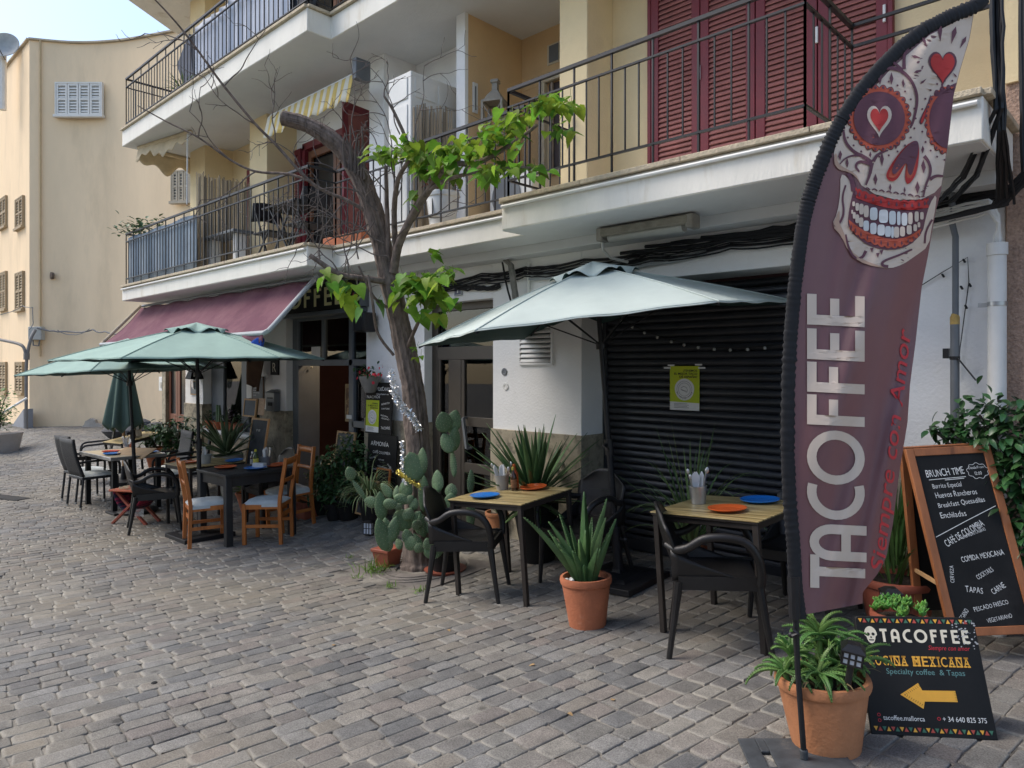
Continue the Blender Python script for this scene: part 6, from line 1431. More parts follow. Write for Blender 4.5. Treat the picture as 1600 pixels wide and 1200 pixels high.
def wooden_chair(label, x, y, rz):
    t = thing('wooden_chair', label, 'chair', (x, y, gz(x, y)), rz, 'orange wooden chairs with pale cushions', tilt=.5); m = orange_wood
    for s in (-1, 1):
        mb = MB(); pts = spline([(s * .185, -.20, 0), (s * .185, -.195, .25), (s * .185, -.19, .44), (s * .185, -.215, .62), (s * .185, -.265, .92)], 3); mb.tube(pts, .026, 4, up=(1, 1, 0)); build(mb, 'back_post', m, t, bevel=.003)
        mb = MB(); mb.box(s * .19 - .019, s * .19 + .019, .17, .208, 0, .44); build(mb, 'leg', m, t, bevel=.003)
        mb = MB(); mb.bar((s * .188, -.18, .20), (s * .19, .18, .20), .018, .035); build(mb, 'stretcher', m, t, bevel=.002)
        mb = MB(); mb.bar((s * .188, -.18, .405), (s * .19, .18, .405), .018, .05); build(mb, 'seat_rail', m, t, bevel=.002)
    for yy, z, hh_ in ((-.262, .875, .065), (-.225, .67, .04)):
        mb = MB(); mb.grid(lambda u, v: Vector(((u - .5) * .35, yy - .015 * math.sin(math.pi * u) - .012 * (v - .5), z + (v - .5) * hh_)), 8, 2); build(mb, 'back_slat', m, t, solid=.018)
    for yy, z in ((.19, .405), (-.185, .405), (-.18, .30)):
        mb = MB(); mb.bar((-.17, yy, z), (.17, yy, z), .018, .045); build(mb, 'cross_rail', m, t, bevel=.002)
    mb = MB()
    def cush(u, v):
        return Vector(((u - .5) * .40, (v - .5) * .40 + .005, .435 + .055 * (max(0, math.sin(math.pi * u)) ** .35) * (max(0, math.sin(math.pi * v)) ** .35) + .004 * math.sin(u * 11 + v * 5)))
    mb.grid(cush, 14, 14); mb.box(-.198, .198, -.193, .203, .405, .438); build(mb, 'cushion', cushion, t, angle=50)
    return t
wc = wooden_chair('orange wooden chair on the street side of the black table, seat towards the building', -7.69, 3.27, R(-14))
def wplace(x, y, rz, label): return dup(wc, (x, y, gz(x, y)), rz, label, tilt=.5)
wplace(-7.27, 3.76, R(133), 'orange wooden chair at the right end of the black table, back towards the tree')
wplace(-7.62, 4.22, R(176), 'orange wooden chair on the far side of the black table before the doorway')

def rattan_chair(label, x, y, rz, group='dark woven armchairs', high=0):
    t = thing('woven_armchair', label, 'chair', (x, y, gz(x, y)), rz, group, tilt=.5)
    mb = MB(); mb.grid(lambda u, v: Vector(((u - .5) * .50, -.22 - .13 * v - .02 * math.sin(math.pi * v), .44 + (.52 + high) * v)), 8, 8); build(mb, 'backrest', rattan, t, solid=.03)
    mb = MB(); mb.box(-.25, .25, -.23, .24, .40, .435); build(mb, 'seat', rattan, t, bevel=.008)
    mb = MB(); mb.grid(lambda u, v: Vector(((u - .5) * .46, (v - .5) * .44, .436 + .045 * (math.sin(math.pi * u) * math.sin(math.pi * v)) ** .3 if 0 < u < 1 and 0 < v < 1 else .436)), 12, 12); build(mb, 'cushion', cushion, t)
    for s in (-1, 1):
        mb = MB(); mb.tube(spline([(s * .262, -.27, .64), (s * .275, -.05, .655), (s * .272, .16, .645), (s * .265, .24, .60), (s * .262, .245, .44)], 4), .017, 6); build(mb, 'armrest', iron, t)
        for yy, y2 in ((.225, .235), (-.21, -.25)): mb = MB(); mb.tube([(s * .24, yy, .42), (s * .245, y2, .02)], .016, 8); build(mb, 'leg', iron, t)
        mb = MB(); mb.tube([(s * .245, .235, 0), (s * .245, .235, .03)], .018, 8); mb.tube([(s * .245, -.25, 0), (s * .245, -.25, .03)], .018, 8); build(mb, 'foot', steel, t)
    return t
rc = rattan_chair('dark woven armchair nearest the street at the left table', -11.20, 3.16, R(4))
dup(rc, (-11.76, 3.24, gz(-11.76, 3.24)), R(6), 'dark woven armchair half behind the nearest one at the left table', tilt=.5)
q_ = ray(262, 10.5); dup(rc, (q_.x, q_.y, gz(q_.x, q_.y)), R(176), 'dark woven armchair facing the street on the far side of the left table', tilt=.5)
q_ = ray(297, 10.2); dup(rc, (q_.x, q_.y, gz(q_.x, q_.y)), R(158), 'dark woven armchair turned beside the pole of the nearer green parasol', tilt=.5)
# perforated chair
v = W(152, 690, 12.2); t = thing('perforated_chair', 'black chair with a lattice pierced back behind the left table', 'chair', (v.x, v.y, gz(v.x, v.y)), R(165), tilt=.4)
mb = MB(); M_ = tr(0, -.2, .45) @ rotx(R(10)); nX, nZ = 13, 11
for i in range(nX):
    x = -.24 + i * .04
    mb.box(x - .007, x + .007, -.008, .008, 0, .44, M_) if i not in (6,) else mb.box(x - .05, x + .05, -.009, .009, 0, .44, M_)
for j in range(nZ): mb.box(-.25, .25, -.007, .007, j * .042, j * .042 + .018, M_)
for i in range(nX - 1):
    for j in range(nZ - 1):
        if rnd.random() < .4: mb.box(-.24 + i * .04, -.20 + i * .04, -.006, .006, j * .042 + .01, j * .042 + .03, M_)
mb.box(-.27, -.25, -.012, .012, 0, .46, M_); mb.box(.25, .27, -.012, .012, 0, .46, M_); mb.box(-.27, .27, -.012, .012, .44, .465, M_); build(mb, 'backrest', black_plastic, t)
mb = MB(); mb.box(-.26, .26, -.2, .26, .42, .45); build(mb, 'seat', black_plastic, t, bevel=.01)
for sx in (-1, 1):
    for sy in (-1, 1): mb = MB(); mb.tube([(sx * .22, sy * .2, .42), (sx * .24, sy * .24, 0)], .018, 6); build(mb, 'leg', black_plastic, t)
    mb = MB(); mb.tube(spline([(sx * .27, -.25, .68), (sx * .29, 0, .67), (sx * .28, .2, .64), (sx * .26, .24, .45)], 4), .018, 6); build(mb, 'armrest', black_plastic, t)
# cross legged stool with magazines
t = thing('folding_stool', 'red wooden cross legged stool with a striped fringed cloth hanging below', 'stool', (-9.47, 3.16, gz(-9.47, 3.16)), R(28), tilt=.4); st_ = t
redwood = mat('red_wood', (.30, .07, .04), .5, .3, 9, .15, 60, stretch=(.15, 1, 1))
for s in (-1, 1):
    mb = MB(); mb.bar((-.24, s * .14, 0), (.22, s * .14, .40), .035, .03); build(mb, 'leg', redwood, t, bevel=.003)
    mb = MB(); mb.bar((.24, s * .11, 0), (-.22, s * .11, .40), .035, .03); build(mb, 'leg', redwood, t, bevel=.003)
mb = MB()
for i in range(4): mb.box(-.27, .27, -.17 + i * .088, -.17 + i * .088 + .076, .40, .42)
build(mb, 'seat', mat('coral_wood', (.50, .13, .06), .5, .25, 9, stretch=(.15, 1, 1)), t, bevel=.003)
cl = MB(); cl.grid(lambda u, v: Vector(((u - .5) * .42, -.03 - .17 * math.sin(math.pi * u) * 0 + .0, .39 - .22 * math.sin(math.pi * u) ** .6 + 0)) + Vector((0, (v - .5) * .26, 0)), 16, 6)
build(cl, 'sling', mat('striped_cloth', (.36, .03, .07), .9, .5, 4, col2=(.02, .022, .04), thr=(.45, .5), s2=5, stretch=(6, .3, .3)), t, solid=.006)
mb = MB()
for i in range(9): mb.bar((.10 + i * .015, -.135, .20), (.10 + i * .015, -.14, .11), .004, .003)
build(mb, 'fringe', ink_white, t)
p = onto(st_, -.05, 0, .42); mb = MB(); M_ = tr(*p) @ rotz(R(20)); mb.prism([(-.13, -.11), (.13, -.11), (.13, .11), (-.13, .11)], 0.001, .02, M_); mb.prism([(-.02, -.13), (.22, -.10), (.20, .10), (-.03, .09)], .021, .045, M_)
solo(mb, 'magazines', mat('printed_cover', (.45, .36, .22), .6, .4, 16, col2=(.55, .10, .06), thr=(.5, .6), s2=10), 'few magazines lying on the red cross legged stool', 'magazines')

# ------------------------------------------------------------------ things on the tables
def plate(label, p, m, r=.115, cat='plate', q=None, group='coloured plates on the tables'):
    mb = MB(); mb.lathe([(.001, .004), (r * .62, .004), (r * .78, .008), (r, .019), (r * 1.0, .024), (r * .97, .024), (r * .74, .013), (r * .6, .010), (.001, .010)], 32)
    o = solo(mb, 'plate', m, label, 'plate', group); o.location = p; o.rotation_mode = 'QUATERNION'; o.rotation_quaternion = tiltq(p[0], p[1], .9); return o
plate('blue plate on the left bistro table near its street corner', onto(tL, -.10, -.20, .746), plate_b)
plate('orange plate on the left bistro table on the yucca side', onto(tL, .06, .22, .746), plate_o, .11)
plate('orange plate on the right bistro table near its street edge', onto(tR, .06, -.14, .746), plate_o, .115)
plate('blue plate on the right bistro table on the shutter side', onto(tR, .10, .22, .746), plate_b, .12)
plate('orange plate at the near corner of the black wooden table', onto(tA, -.18, -.16, .766), plate_o, .12)
plate('blue plate in the middle of the black wooden table', onto(tA, .16, .02, .766), plate_b, .12)
plate('orange plate at the far right of the black wooden table', onto(tA, .12, .31, .766), plate_o, .12)
plate('orange plate on the bistro table behind the black table', onto(tD, -.10, -.15, .746), plate_o, .12)
plate('blue plate at the far corner of the bistro table behind the black table', onto(tD, .25, .25, .746), plate_b, .11)
plate('red plate on the pale long table', onto(tE, -.15, -.10, .746), plate_r, .115)
plate('blue plate near the rim of the pale long table', onto(tE, .18, -.20, .746), plate_b, .11)
plate('blue plate at the back of the pale long table by the menu board', onto(tE, .35, .22, .746), plate_b, .12)
def bucket(label, p, r=.055, h=.115, m=steel, cut=5, seed=1):
    t = thing('cutlery_pot', label, 'cutlery pot', p, tilt=.9, group='pots of cutlery and napkins'); mb = MB(); r_ = random.Random(seed)
    mb.lathe([(r * .78, 0), (r * .98, h * .92), (r * 1.03, h * .93), (r * 1.03, h), (r * .97, h), (r * .75, .006), (.001, .006)], 24); build(mb, 'pot', m, t)
    mb = MB()
    for i in range(cut):
        a = r_.random() * 6.28; b = Vector((math.cos(a) * r * .4, math.sin(a) * r * .4, .02)); e = b + Vector((math.cos(a) * .05 + r_.uniform(-.03, .03), math.sin(a) * .04, .15 + r_.random() * .05))
        mb.bar(b, e, .010, .0025); mb.ball(e, .012, 8, 5, (1, .4, 1.6))
    build(mb, 'cutlery', steel, t)
    mb = MB()
    for i in range(3):
        a = r_.random() * 6.28; mb.M = tr(math.cos(a) * r * .3, math.sin(a) * r * .3, .02) @ rotz(r_.random() * 3) @ rotx(r_.uniform(-.35, .35)); mb.prism([(-.018, 0), (.018, 0), (.024, .15), (.0, .185), (-.022, .16)], -.003, .003, rotx(R(90)))
    build(mb, 'napkins', paper_w, t); return t
bucket('grey cutlery pot beside the sauce bottles on the left bistro table', onto(tL, -.19, .14, .746), .06, .12, mat('stoneware', (.34, .31, .27), .7, .1, 8), 3, 2)
bucket('galvanised cutlery pot on the right bistro table', onto(tR, -.22, .02, .746), .058, .115, steel, 4, 5)
bucket('steel cutlery pot on the black wooden table', onto(tA, .02, .22, .766), .06, .11, steel_d, 6, 4)
bucket('wide grey pot of napkins on the bistro table behind the black table', onto(tD, .13, -.05, .746), .07, .11, mat('stoneware2', (.32, .32, .30), .7, .1, 8), 2, 9)
bucket('steel pot bristling with cutlery on the pale long table', onto(tE, .02, .06, .746), .06, .12, steel, 9, 6)
bucket('condiment pot on the farthest bamboo table', onto(tF, .05, .08, .742), .055, .11, mat('cream_pot', (.5, .42, .33), .7, .1, 8), 2, 8)
def bottle(label, p, h, r, m, cap, lab=None):
    t = thing('sauce_bottle', label, 'bottle', p, tilt=.9, group='sauce bottles'); mb = MB()
    mb.lathe([(.001, 0), (r, .003), (r, h * .55), (r * .9, h * .64), (r * .42, h * .76), (r * .38, h * .88), (.001, h * .88)], 18); build(mb, 'body', m, t)
    mb = MB(); mb.lathe([(.001, h * .86), (r * .46, h * .86), (r * .46, h * .97), (r * .2, h), (.001, h)], 14); build(mb, 'cap', cap, t)
    if lab: mb = MB(); mb.lathe([(r * 1.012, h * .14), (r * 1.015, h * .15), (r * 1.015, h * .46), (r * 1.012, h * .47)], 18); build(mb, 'label', lab, t)
    return t
bottle('orange squeeze bottle on the left bistro table', onto(tL, -.10, .20, .746), .20, .028, mat('chilli_sauce', (.48, .085, .015), .35, .1, 5), mat('orange_cap', (.5, .1, .02), .4, .1, 5))
bottle('dark hot sauce bottle with a yellow cap on the left bistro table', onto(tL, -.055, .12, .746), .19, .026, glass_b, mat('mustard_cap', (.42, .32, .06), .5, .1, 5), mat('label_brown', (.2, .09, .04), .6, .5, 40))
bottle('small dark bottle with a white cap on the black wooden table', onto(tA, -.10, .12, .766), .17, .026, glass_b, paper_w, mat('label_grey', (.3, .3, .3), .6, .5, 40))
bottle('green bottle with a yellow label on the black wooden table', onto(tA, -.02, .12, .766), .20, .03, mat('green_glass', (.05, .07, .015), .2, .1, 5), mat('yellow_cap', (.5, .45, .03), .5, .1, 5), mat('label_yellow', (.5, .45, .08), .6, .4, 40))
bottle('small orange sauce bottle on the pale long table', onto(tE, .10, .08, .746), .17, .028, mat('chilli_sauce2', (.48, .12, .04), .35, .1, 5), paper_w)
bottle('brown sauce bottle on the farthest bamboo table', onto(tF, -.03, .05, .742), .18, .03, mat('sauce_brown', (.25, .09, .03), .35, .1, 5), mat('beige_cap', (.5, .38, .2), .5, .1, 5))
mb = MB(); p = onto(tA, .10, .10, .766); mb.M = tr(*p) @ rotz(R(30)); mb.box(-.075, .075, -.04, .04, 0, .012); mb.box(-.07, .07, -.035, .035, .012, .055); solo(mb, 'napkin_holder', mat('napkin_stack', (.62, .62, .60), .8, .1, 30), 'stack of white napkins in a holder on the black wooden table', 'napkins', bevel=.004)
p = onto(tE, .42, -.02, .75); mb = MB(); M_ = tr(p.x, p.y, p.z + .005) @ rotz(R(30)) @ rotx(R(22)); mb.prism([(-.26, -.13), (.26, -.13), (.26, .17), (-.26, .17)], 0, .01, M_); solo(mb, 'menu_board', mat('kraft_board', (.42, .27, .13), .6, .2, 10), 'brown menu board lying propped at a slant on the pale long table', 'menu', bevel=.002)
# ------------------------------------------------------------------ pots and plants
def pot_mb(r, h, rim=.03, taper=.72, n=28):
    mb = MB(); mb.lathe([(r * taper, 0), (r * (taper + (1 - taper) * .78), h * .80), (r * .93, h * .84), (r * 1.0, h * .86), (r * 1.03, h * .93), (r * 1.0, h), (r * .90, h), (r * .86, h * .88), (.001, h * .88)], n); return mb
def potted(name, label, base, r, h, potm, cat='potted plant', rz=0, group=None, tilt=.7, taper=.72):
    t = thing(name, label, cat, base, rz, group, tilt=tilt)
    build(pot_mb(r, h, taper=taper), 'pot', potm, t, angle=40)
    mb = MB(); mb.lathe([(.001, h * .885), (r * .5, h * .90), (r * .87, h * .885)], 20); build(mb, 'soil', soil, t); return t
def rosette(mb, c, n, L, wd, el0, el1, droop, seed, crease=.3, seg=7, taper=1):
    r_ = random.Random(seed); c = Vector(c)
    for i in range(n):
        k = i / max(1, n - 1); a = i * 2.39996 + r_.uniform(-.25, .25); el = R(el0 + (el1 - el0) * k + r_.uniform(-8, 8)); d = Vector((math.cos(a) * math.cos(el), math.sin(a) * math.cos(el), math.sin(el)))
        mb.blade(c + Vector((math.cos(a), math.sin(a), 0)) * wd * .4 + Vector((0, 0, k * wd)), d, L * r_.uniform(.75, 1.1) * (.8 + .2 * math.sin(k * 3.1)), wd * r_.uniform(.85, 1.1), droop * r_.uniform(.5, 1.4), seg, crease)
# aloe in the front terracotta pot
pb = G(918, 976); t = potted('potted_aloe', 'spiky aloe in a terracotta pot standing alone in front of the tables', pb, .165, .315, terracotta)
mb = MB(); r_ = random.Random(11)
for i in range(30):
    a = i * 2.4 + r_.uniform(-.3, .3); k = i / 26; el = R(86 - 26 * r_.random()); L = r_.uniform(.24, .46) if i % 3 else r_.uniform(.14, .26)
    d = Vector((math.cos(a) * math.cos(el), math.sin(a) * math.cos(el), math.sin(el))); mb.blade((math.cos(a) * .05, math.sin(a) * .05, .27), d, L, .058, r_.uniform(-.25, .25), 12, .6, teeth=.004)
for px_, L, an in ((-.5, .56, 58), (-.30, .46, 68), (.04, .60, 90), (.30, .56, 78), (.50, .44, 70)):
    d = RT * math.cos(R(an)) * (1 if px_ >= 0 else -1) + Vector((0, 0, 1)) * math.sin(R(an)) - FW * .1; mb.blade(Vector((0, 0, .27)) + RT * px_ * .12, d, L, .066, -.1 if px_ > -.2 else .35, 14, .6, teeth=.004)
build(mb, 'leaves', aloe_m, t, solid=.006, angle=80)
mb = MB()
for i in range(12): mb.ball((-.10 + r_.random() * .06, -.08 + r_.random() * .05, .285), r_.uniform(.010, .018), 6, 4)
build(mb, 'pebbles', paper_w, t)
# aloe arborescens in the near pot
pb = G(1303, 1178); pb = pb + FW * .07; pb.z = gz(pb.x, pb.y); t = potted('potted_aloe', 'curling narrow leaved aloe in the large orange pot beside the flag pole', pb, .182, .285, terracotta_tan, tilt=1)
mb = MB(); r_ = random.Random(5)
heads = [(.01, .02, .44), (-.11, .03, .35), (.07, .03, .37), (.13, -.02, .32), (-.04, -.07, .31), (.03, .09, .36), (-.15, .0, .30), (.0, -.03, .28), (.08, .0, .30)]
for hx, hy, hz in heads:
    c = RT * hx + FW * hy + Vector((0, 0, hz))
    for i in range(15):
        a = i * 2.4 + r_.random(); el = R(r_.uniform(5, 70)); d = Vector((math.cos(a) * math.cos(el), math.sin(a) * math.cos(el), math.sin(el))); mb.blade(c, d, r_.uniform(.09, .19), .021, r_.uniform(.6, 2.6), 9, .5, teeth=.0035)
    mb.tube([c - Vector((hx * .3, hy * .3, .14)), c], .012, 6)
build(mb, 'leaves', mat('green_aloe', (.10, .20, .05), .45, .3, 9, island=.35, hue=.02, col2=(.20, .30, .10), thr=(.6, .8), s2=14), t, solid=.004, angle=80)
mb = MB()
for i in range(16):
    a = r_.random() * 6.28; mb.blade((math.cos(a) * .1, math.sin(a) * .1, .27), (math.cos(a) * .6, math.sin(a) * .6, .5), r_.uniform(.08, .16), .014, 1.8, 5, .3)
build(mb, 'dry_leaves', mat('dry_leaf', (.18, .13, .06), .8, .3, 9, island=.4), t)
def lantern(label, p, h=.06, w_=.045, stake=.12, tilt_v=(0, 0, 1), rz=0):
    q = Vector((0, 0, 1)).rotation_difference(Vector(tilt_v).normalized()); t = thing('garden_lantern', label, 'lantern', p, rz, 'small black garden lanterns', quat=q)
    mb = MB(); mb.tube([(0, 0, -stake), (0, 0, 0)], .013, 8); build(mb, 'stake', black_plastic, t)
    mb = MB(); mb.prism([(-w_, -w_), (w_, -w_), (w_, w_), (-w_, w_)], 0, h); build(mb, 'glass', mat('milky_glass', (.55, .58, .62), .4, .05, 8) if 'milky_glass' not in bpy.data.materials else bpy.data.materials['milky_glass'], t)
    mb = MB(); e = w_ + .002
    for s in (-1, 1):
        for k in (-1, -.33, .33, 1): mb.box(s * e - .002, s * e + .002, k * w_ - .004, k * w_ + .004, 0, h); mb.box(k * w_ - .004, k * w_ + .004, s * e - .002, s * e + .002, 0, h)
        for z in (0, h * .5, h): mb.box(s * e - .0025, s * e + .0025, -e, e, z - .003, z + .003); mb.box(-e, e, s * e - .0025, s * e + .0025, z - .003, z + .003)
    build(mb, 'cage', black_plastic, t)
    mb = MB(); mb.lathe([(w_ * 1.75, h), (w_ * 1.75, h + .006), (w_ * .9, h + .028), (.001, h + .032)], 4, M=rotz(R(45))); mb.lathe([(w_ * .7, -.012), (w_ * 1.35, 0), (.001, 0)], 4, M=rotz(R(45))); build(mb, 'roof', black_plastic, t, angle=20); return t
lantern('small black garden lantern planted among the aloe in the orange pot', W(1330, 1034, 2.76), .048, .035, .19, up + RT * .10 - FW * .1, R(20))
lantern('small black garden lantern on the ground behind the low sign board', W(1392, 940, 3.9), .05, .04, .1, up, R(35))
lantern('small black garden lantern standing on the cobbles left of the cactus', G(578, 836) + Vector((0, 0, .02)), .12, .05, .02, up, R(25))
# green succulent behind the sign
pb = Vector((-1.17, 3.74, gz(-1.17, 3.74))); v = W(1408, 950, 3.62); pb = Vector((v.x, v.y, gz(v.x, v.y)))
t = potted('potted_succulent', 'bright green fleshy succulent peeping over the low sign board', pb, .13, v.z - .02 - pb.z, plastic_brick)
mb = MB(); r_ = random.Random(3); hz = v.z - pb.z
for k in range(26):
    a0, rr = r_.random() * 6.28, .13 * math.sqrt(r_.random()); c = Vector((math.cos(a0) * rr, math.sin(a0) * rr, hz - .02 + r_.random() * .035))
    for i in range(9):
        a = i * 2.4; el = R(r_.uniform(25, 80)); mb.leaf(c, (math.cos(a) * math.cos(el), math.sin(a) * math.cos(el), math.sin(el)), (0, 0, 1), r_.uniform(.03, .05), .024, curl=-.2)
build(mb, 'leaves', succ_m, t, solid=.003)
# palm like plant in the big pot under the A board
v = Vector((-1.28, 4.70, 0)); v.z = gz(v.x, v.y); t = potted('potted_palm', 'leafy green plant in a broad red plastic pot behind the A frame chalkboard', v, .22, .30, plastic_brick)
mb = MB(); r_ = random.Random(8)
for i in range(90):
    a = r_.random() * 6.28; el = R(r_.uniform(50, 88)); c = Vector((math.cos(a) * .1 * r_.random(), math.sin(a) * .1, .26 + r_.random() * .35)); mb.blade(c, (math.cos(a) * math.cos(el), math.sin(a) * math.cos(el), math.sin(el)), r_.uniform(.18, .42), .026, r_.uniform(.5, 1.8), 5, .2)
build(mb, 'leaves', mat('palm_leaf', (.07, .14, .035), .45, .3, 6, island=.5, hue=.02, transl=.15), t)
# ficus against the roughcast wall
v = Vector((-.40, 4.74, 0)); v.z = gz(v.x, v.y); t = potted('potted_ficus', 'glossy dark leaved ficus bush in front of the roughcast wall and drainpipe', v, .19, .34, terracotta)
mb = MB(); tw = MB(); r_ = random.Random(21)
cl = [(1480, 668, .09), (1452, 668, .05), (1515, 660, .10), (1545, 638, .11), (1575, 655, .12), (1560, 690, .12), (1595, 700, .14), (1520, 690, .08), (1580, 740, .13), (1600, 790, .16), (1575, 800, .10), (1610, 645, .12), (1640, 700, .16), (1530, 648, .07), (1590, 830, .12), (1500, 675, .06), (1565, 720, .08), (1585, 860, .10), (1600, 760, .12)]
tw.world = True; mb.world = True; root = v + Vector((0, 0, .3))
for px, py, s_ in cl:
    c = PY(px, py, 4.74); tw.tube(spline([root, root.lerp(c, .45) + Vector((.05, .06, -.04)), root.lerp(c, .8) + Vector((0, .04, .03)), c], 4), .006, 5)
    for i in range(int(38 * (s_ / .1) ** 2)):
        o_ = Vector((r_.gauss(0, 1), r_.gauss(0, .5), r_.gauss(0, .8))) * s_ * .62; a = r_.random() * 6.28; d_ = Vector((math.cos(a), math.sin(a) - .5, r_.uniform(-.9, .15))); p = c + o_; p.y = min(p.y, 4.93)
        mb.leaf(p, d_, (r_.uniform(-.4, .4), -.3, 1), r_.uniform(.055, .085), r_.uniform(.028, .04), curl=.3)
build(tw, 'branches', twig_m, t); build(mb, 'leaves', ficus_m, t)
# big yucca behind the left table
v = PY(842, 760, 4.66); v.z = gz(v.x, v.y); t = potted('potted_yucca', 'big spiky yucca against the stone base of the white wall', v, .20, .50, sign_black)
mb = MB(); rosette(mb, (0, 0, .50), 80, .74, .062, -8, 80, .15, 4, .18); 
build(mb, 'leaves', yucca_m, t, solid=.003, angle=80)
mb = MB(); mb.tube([(0, 0, .42), (0, 0, .60)], .05, 10); build(mb, 'stem', bark, t)
v = PY(780, 832, 4.55); v = G(780, 838); t = potted('plant_pot', 'tan orange pot with low sprouts behind the left bistro table', v, .13, .25, terracotta_tan, 'pot')
mb = MB(); rosette(mb, (0, 0, .22), 10, .12, .02, 30, 80, .8, 6); build(mb, 'sprouts', spider_m, t)
# strap leaved plant behind the right table
v = PY(1084, 875, 4.78); v.z = gz(v.x, v.y); t = potted('potted_spider_plant', 'long arching strap leaved plant in a terracotta pot before the roller shutter', v, .14, .26, terracotta)
mb = MB(); r_ = random.Random(14)
for i in range(58):
    a = r_.random() * 6.28; el = R(r_.uniform(45, 85)); mb.blade((math.cos(a) * .03, math.sin(a) * .03, .24), (math.cos(a) * math.cos(el), math.sin(a) * math.cos(el) * .6 - .05, math.sin(el)), r_.uniform(.50, .95), .024, r_.uniform(1.6, 3.2), 10, .2)
for an, L in ((72, 1.02), (79, .92), (86, .86), (97, 1.0), (101, .9), (107, .98), (91, .8)): mb.blade((0, 0, .24), (math.cos(R(an)) * .8, -.06, math.sin(R(an))), L, .034, .10, 8, .25)
for an, L in ((150, 1.1), (160, 1.0), (138, 1.0), (25, 1.0)): mb.blade((0, 0, .24), (math.cos(R(an)) * .8, -.1, math.sin(R(an)) + .35), L, .010, 1.0, 12, .25)
build(mb, 'leaves', mat('strap_leaf_light', (.13, .20, .075), .5, .3, 6, island=.45, hue=.03, transl=.2), t, angle=80)
# bushes by the cafe door
def bush(label, px, py_top, py_bot, Y, rad, potm, ph, seed, m=bush_m, lw=(.06, .09), cnt=700, pr=.14, flat=.8, name='potted_bush'):
    v = PY(px, py_bot, Y); v.z = gz(v.x, v.y); t = potted(name, label, v, pr, ph, potm); top = PY(px, py_top, Y).z - v.z; r_ = random.Random(seed); mb = MB(); tw = MB()
    for k in range(9):
        a = k * .7; e = Vector((math.cos(a) * rad * .7 * r_.random(), math.sin(a) * rad * .5 * r_.random(), ph + (top - ph) * r_.uniform(.5, .95))); tw.tube(spline([(0, 0, ph * .8), (e.x * .4, e.y * .4, ph + (e.z - ph) * .5), tuple(e)], 3), .007, 5)
    lobes = [(Vector((r_.uniform(-1, 1) * rad * .6, r_.uniform(-1, 1) * rad * .45, ph + (top - ph) * (.12 + .74 * (j / 13)))), rad * r_.uniform(.28, .5)) for j in range(14)]
    for i in range(cnt):
        c, lr = lobes[r_.randrange(len(lobes))]; o_ = Vector((r_.gauss(0, 1), r_.gauss(0, .8), r_.gauss(0, .8))) * lr * .62; a = r_.random() * 6.28; d_ = Vector((math.cos(a), math.sin(a), r_.uniform(-.8, .5)))
        L = r_.uniform(*lw); p = c + o_; p.z = max(ph * .7, min(top + .05, p.z)); mb.leaf(p, d_, (r_.uniform(-.5, .5), r_.uniform(-.5, .5), 1), L, L * .42, curl=.3)
    build(tw, 'branches', twig_m, t); build(mb, 'leaves', m, t); return t
bush('large dark leaved bush in a black pot beside the cafe door', 545, 684, 788, 4.68, .34, sign_black, .24, 31, cnt=950, pr=.15)
bush('low grey green bush in a black pot at the left of the cafe door', 505, 718, 786, 4.66, .24, sign_black, .20, 32, mat('grey_leaf', (.06, .10, .045), .5, .3, 6, island=.5, hue=.02), (.035, .06), 700, .14)
bush('dark bush in a small black pot squeezed between the two others by the door', 524, 706, 790, 4.60, .22, sign_black, .20, 33, cnt=450, pr=.12)
bush('leafy dark shrub behind the woven chairs at the far end of the cafe', 285, 656, 770, 4.72, .42, terracotta, .40, 34, cnt=700, pr=.2, lw=(.08, .13))
bush('small leafy shrub left of the larger one at the far end of the cafe', 246, 666, 770, 4.72, .28, terracotta, .40, 35, cnt=320, pr=.17, lw=(.08, .12))
v = PY(480, 785, 4.5); v.z = gz(v.x, v.y); t = thing('planter', 'brick red plastic trough by the legs of the wooden chair', 'planter', v, 0, tilt=.5); mb = MB(); mb.box(-.12, .12, -.10, .10, 0, .20); build(mb, 'trough', plastic_brick, t, bevel=.01); mb = MB(); mb.box(-.105, .105, -.085, .085, .2, .203); build(mb, 'soil', soil, t)
# spider plant in front of the lower chalkboard
v = PY(584, 800, 4.52); v.z = gz(v.x, v.y); t = potted('potted_spider_plant', 'drooping variegated spider plant hanging over its stand before the lower chalkboard', v, .13, .42, sign_black)
mb = MB(); r_ = random.Random(9)
for i in range(120):
    a = r_.random() * 6.28; el = R(r_.uniform(30, 85)); mb.blade((math.cos(a) * .04, math.sin(a) * .04, .40), (math.cos(a) * math.cos(el), math.sin(a) * math.cos(el), math.sin(el)), r_.uniform(.25, .48), .016, r_.uniform(2.6, 5), 8, .2)
build(mb, 'leaves', mat('pale_strap_leaf', (.17, .22, .09), .55, .3, 6, island=.5, hue=.03), t, angle=80)
# agave by the shop window, small one below it
v = Vector((-9.75, 4.52, 0)); v.z = gz(v.x, v.y); t = potted('potted_agave', 'spreading sword leaved agave in a tall pot under the shop window', v, .20, .62, mat('pale_pot', (.34, .32, .28), .8, .15, 6))
mb = MB(); rosette(mb, (0, 0, .60), 30, .66, .075, 8, 80, .35, 12, .25); build(mb, 'leaves', mat('agave_leaf', (.10, .15, .075), .5, .3, 6, island=.4), t, solid=.004, angle=80)
v = G(318, 812); v = Vector((-8.85, 4.32, gz(-8.85, 4.32))); t = potted('potted_yucca', 'low yucca in a pot showing between the legs of the black table', v, .15, .26, terracotta)
mb = MB(); rosette(mb, (0, 0, .26), 26, .42, .045, 10, 75, .6, 15, .2); build(mb, 'leaves', spider_m, t, angle=80)
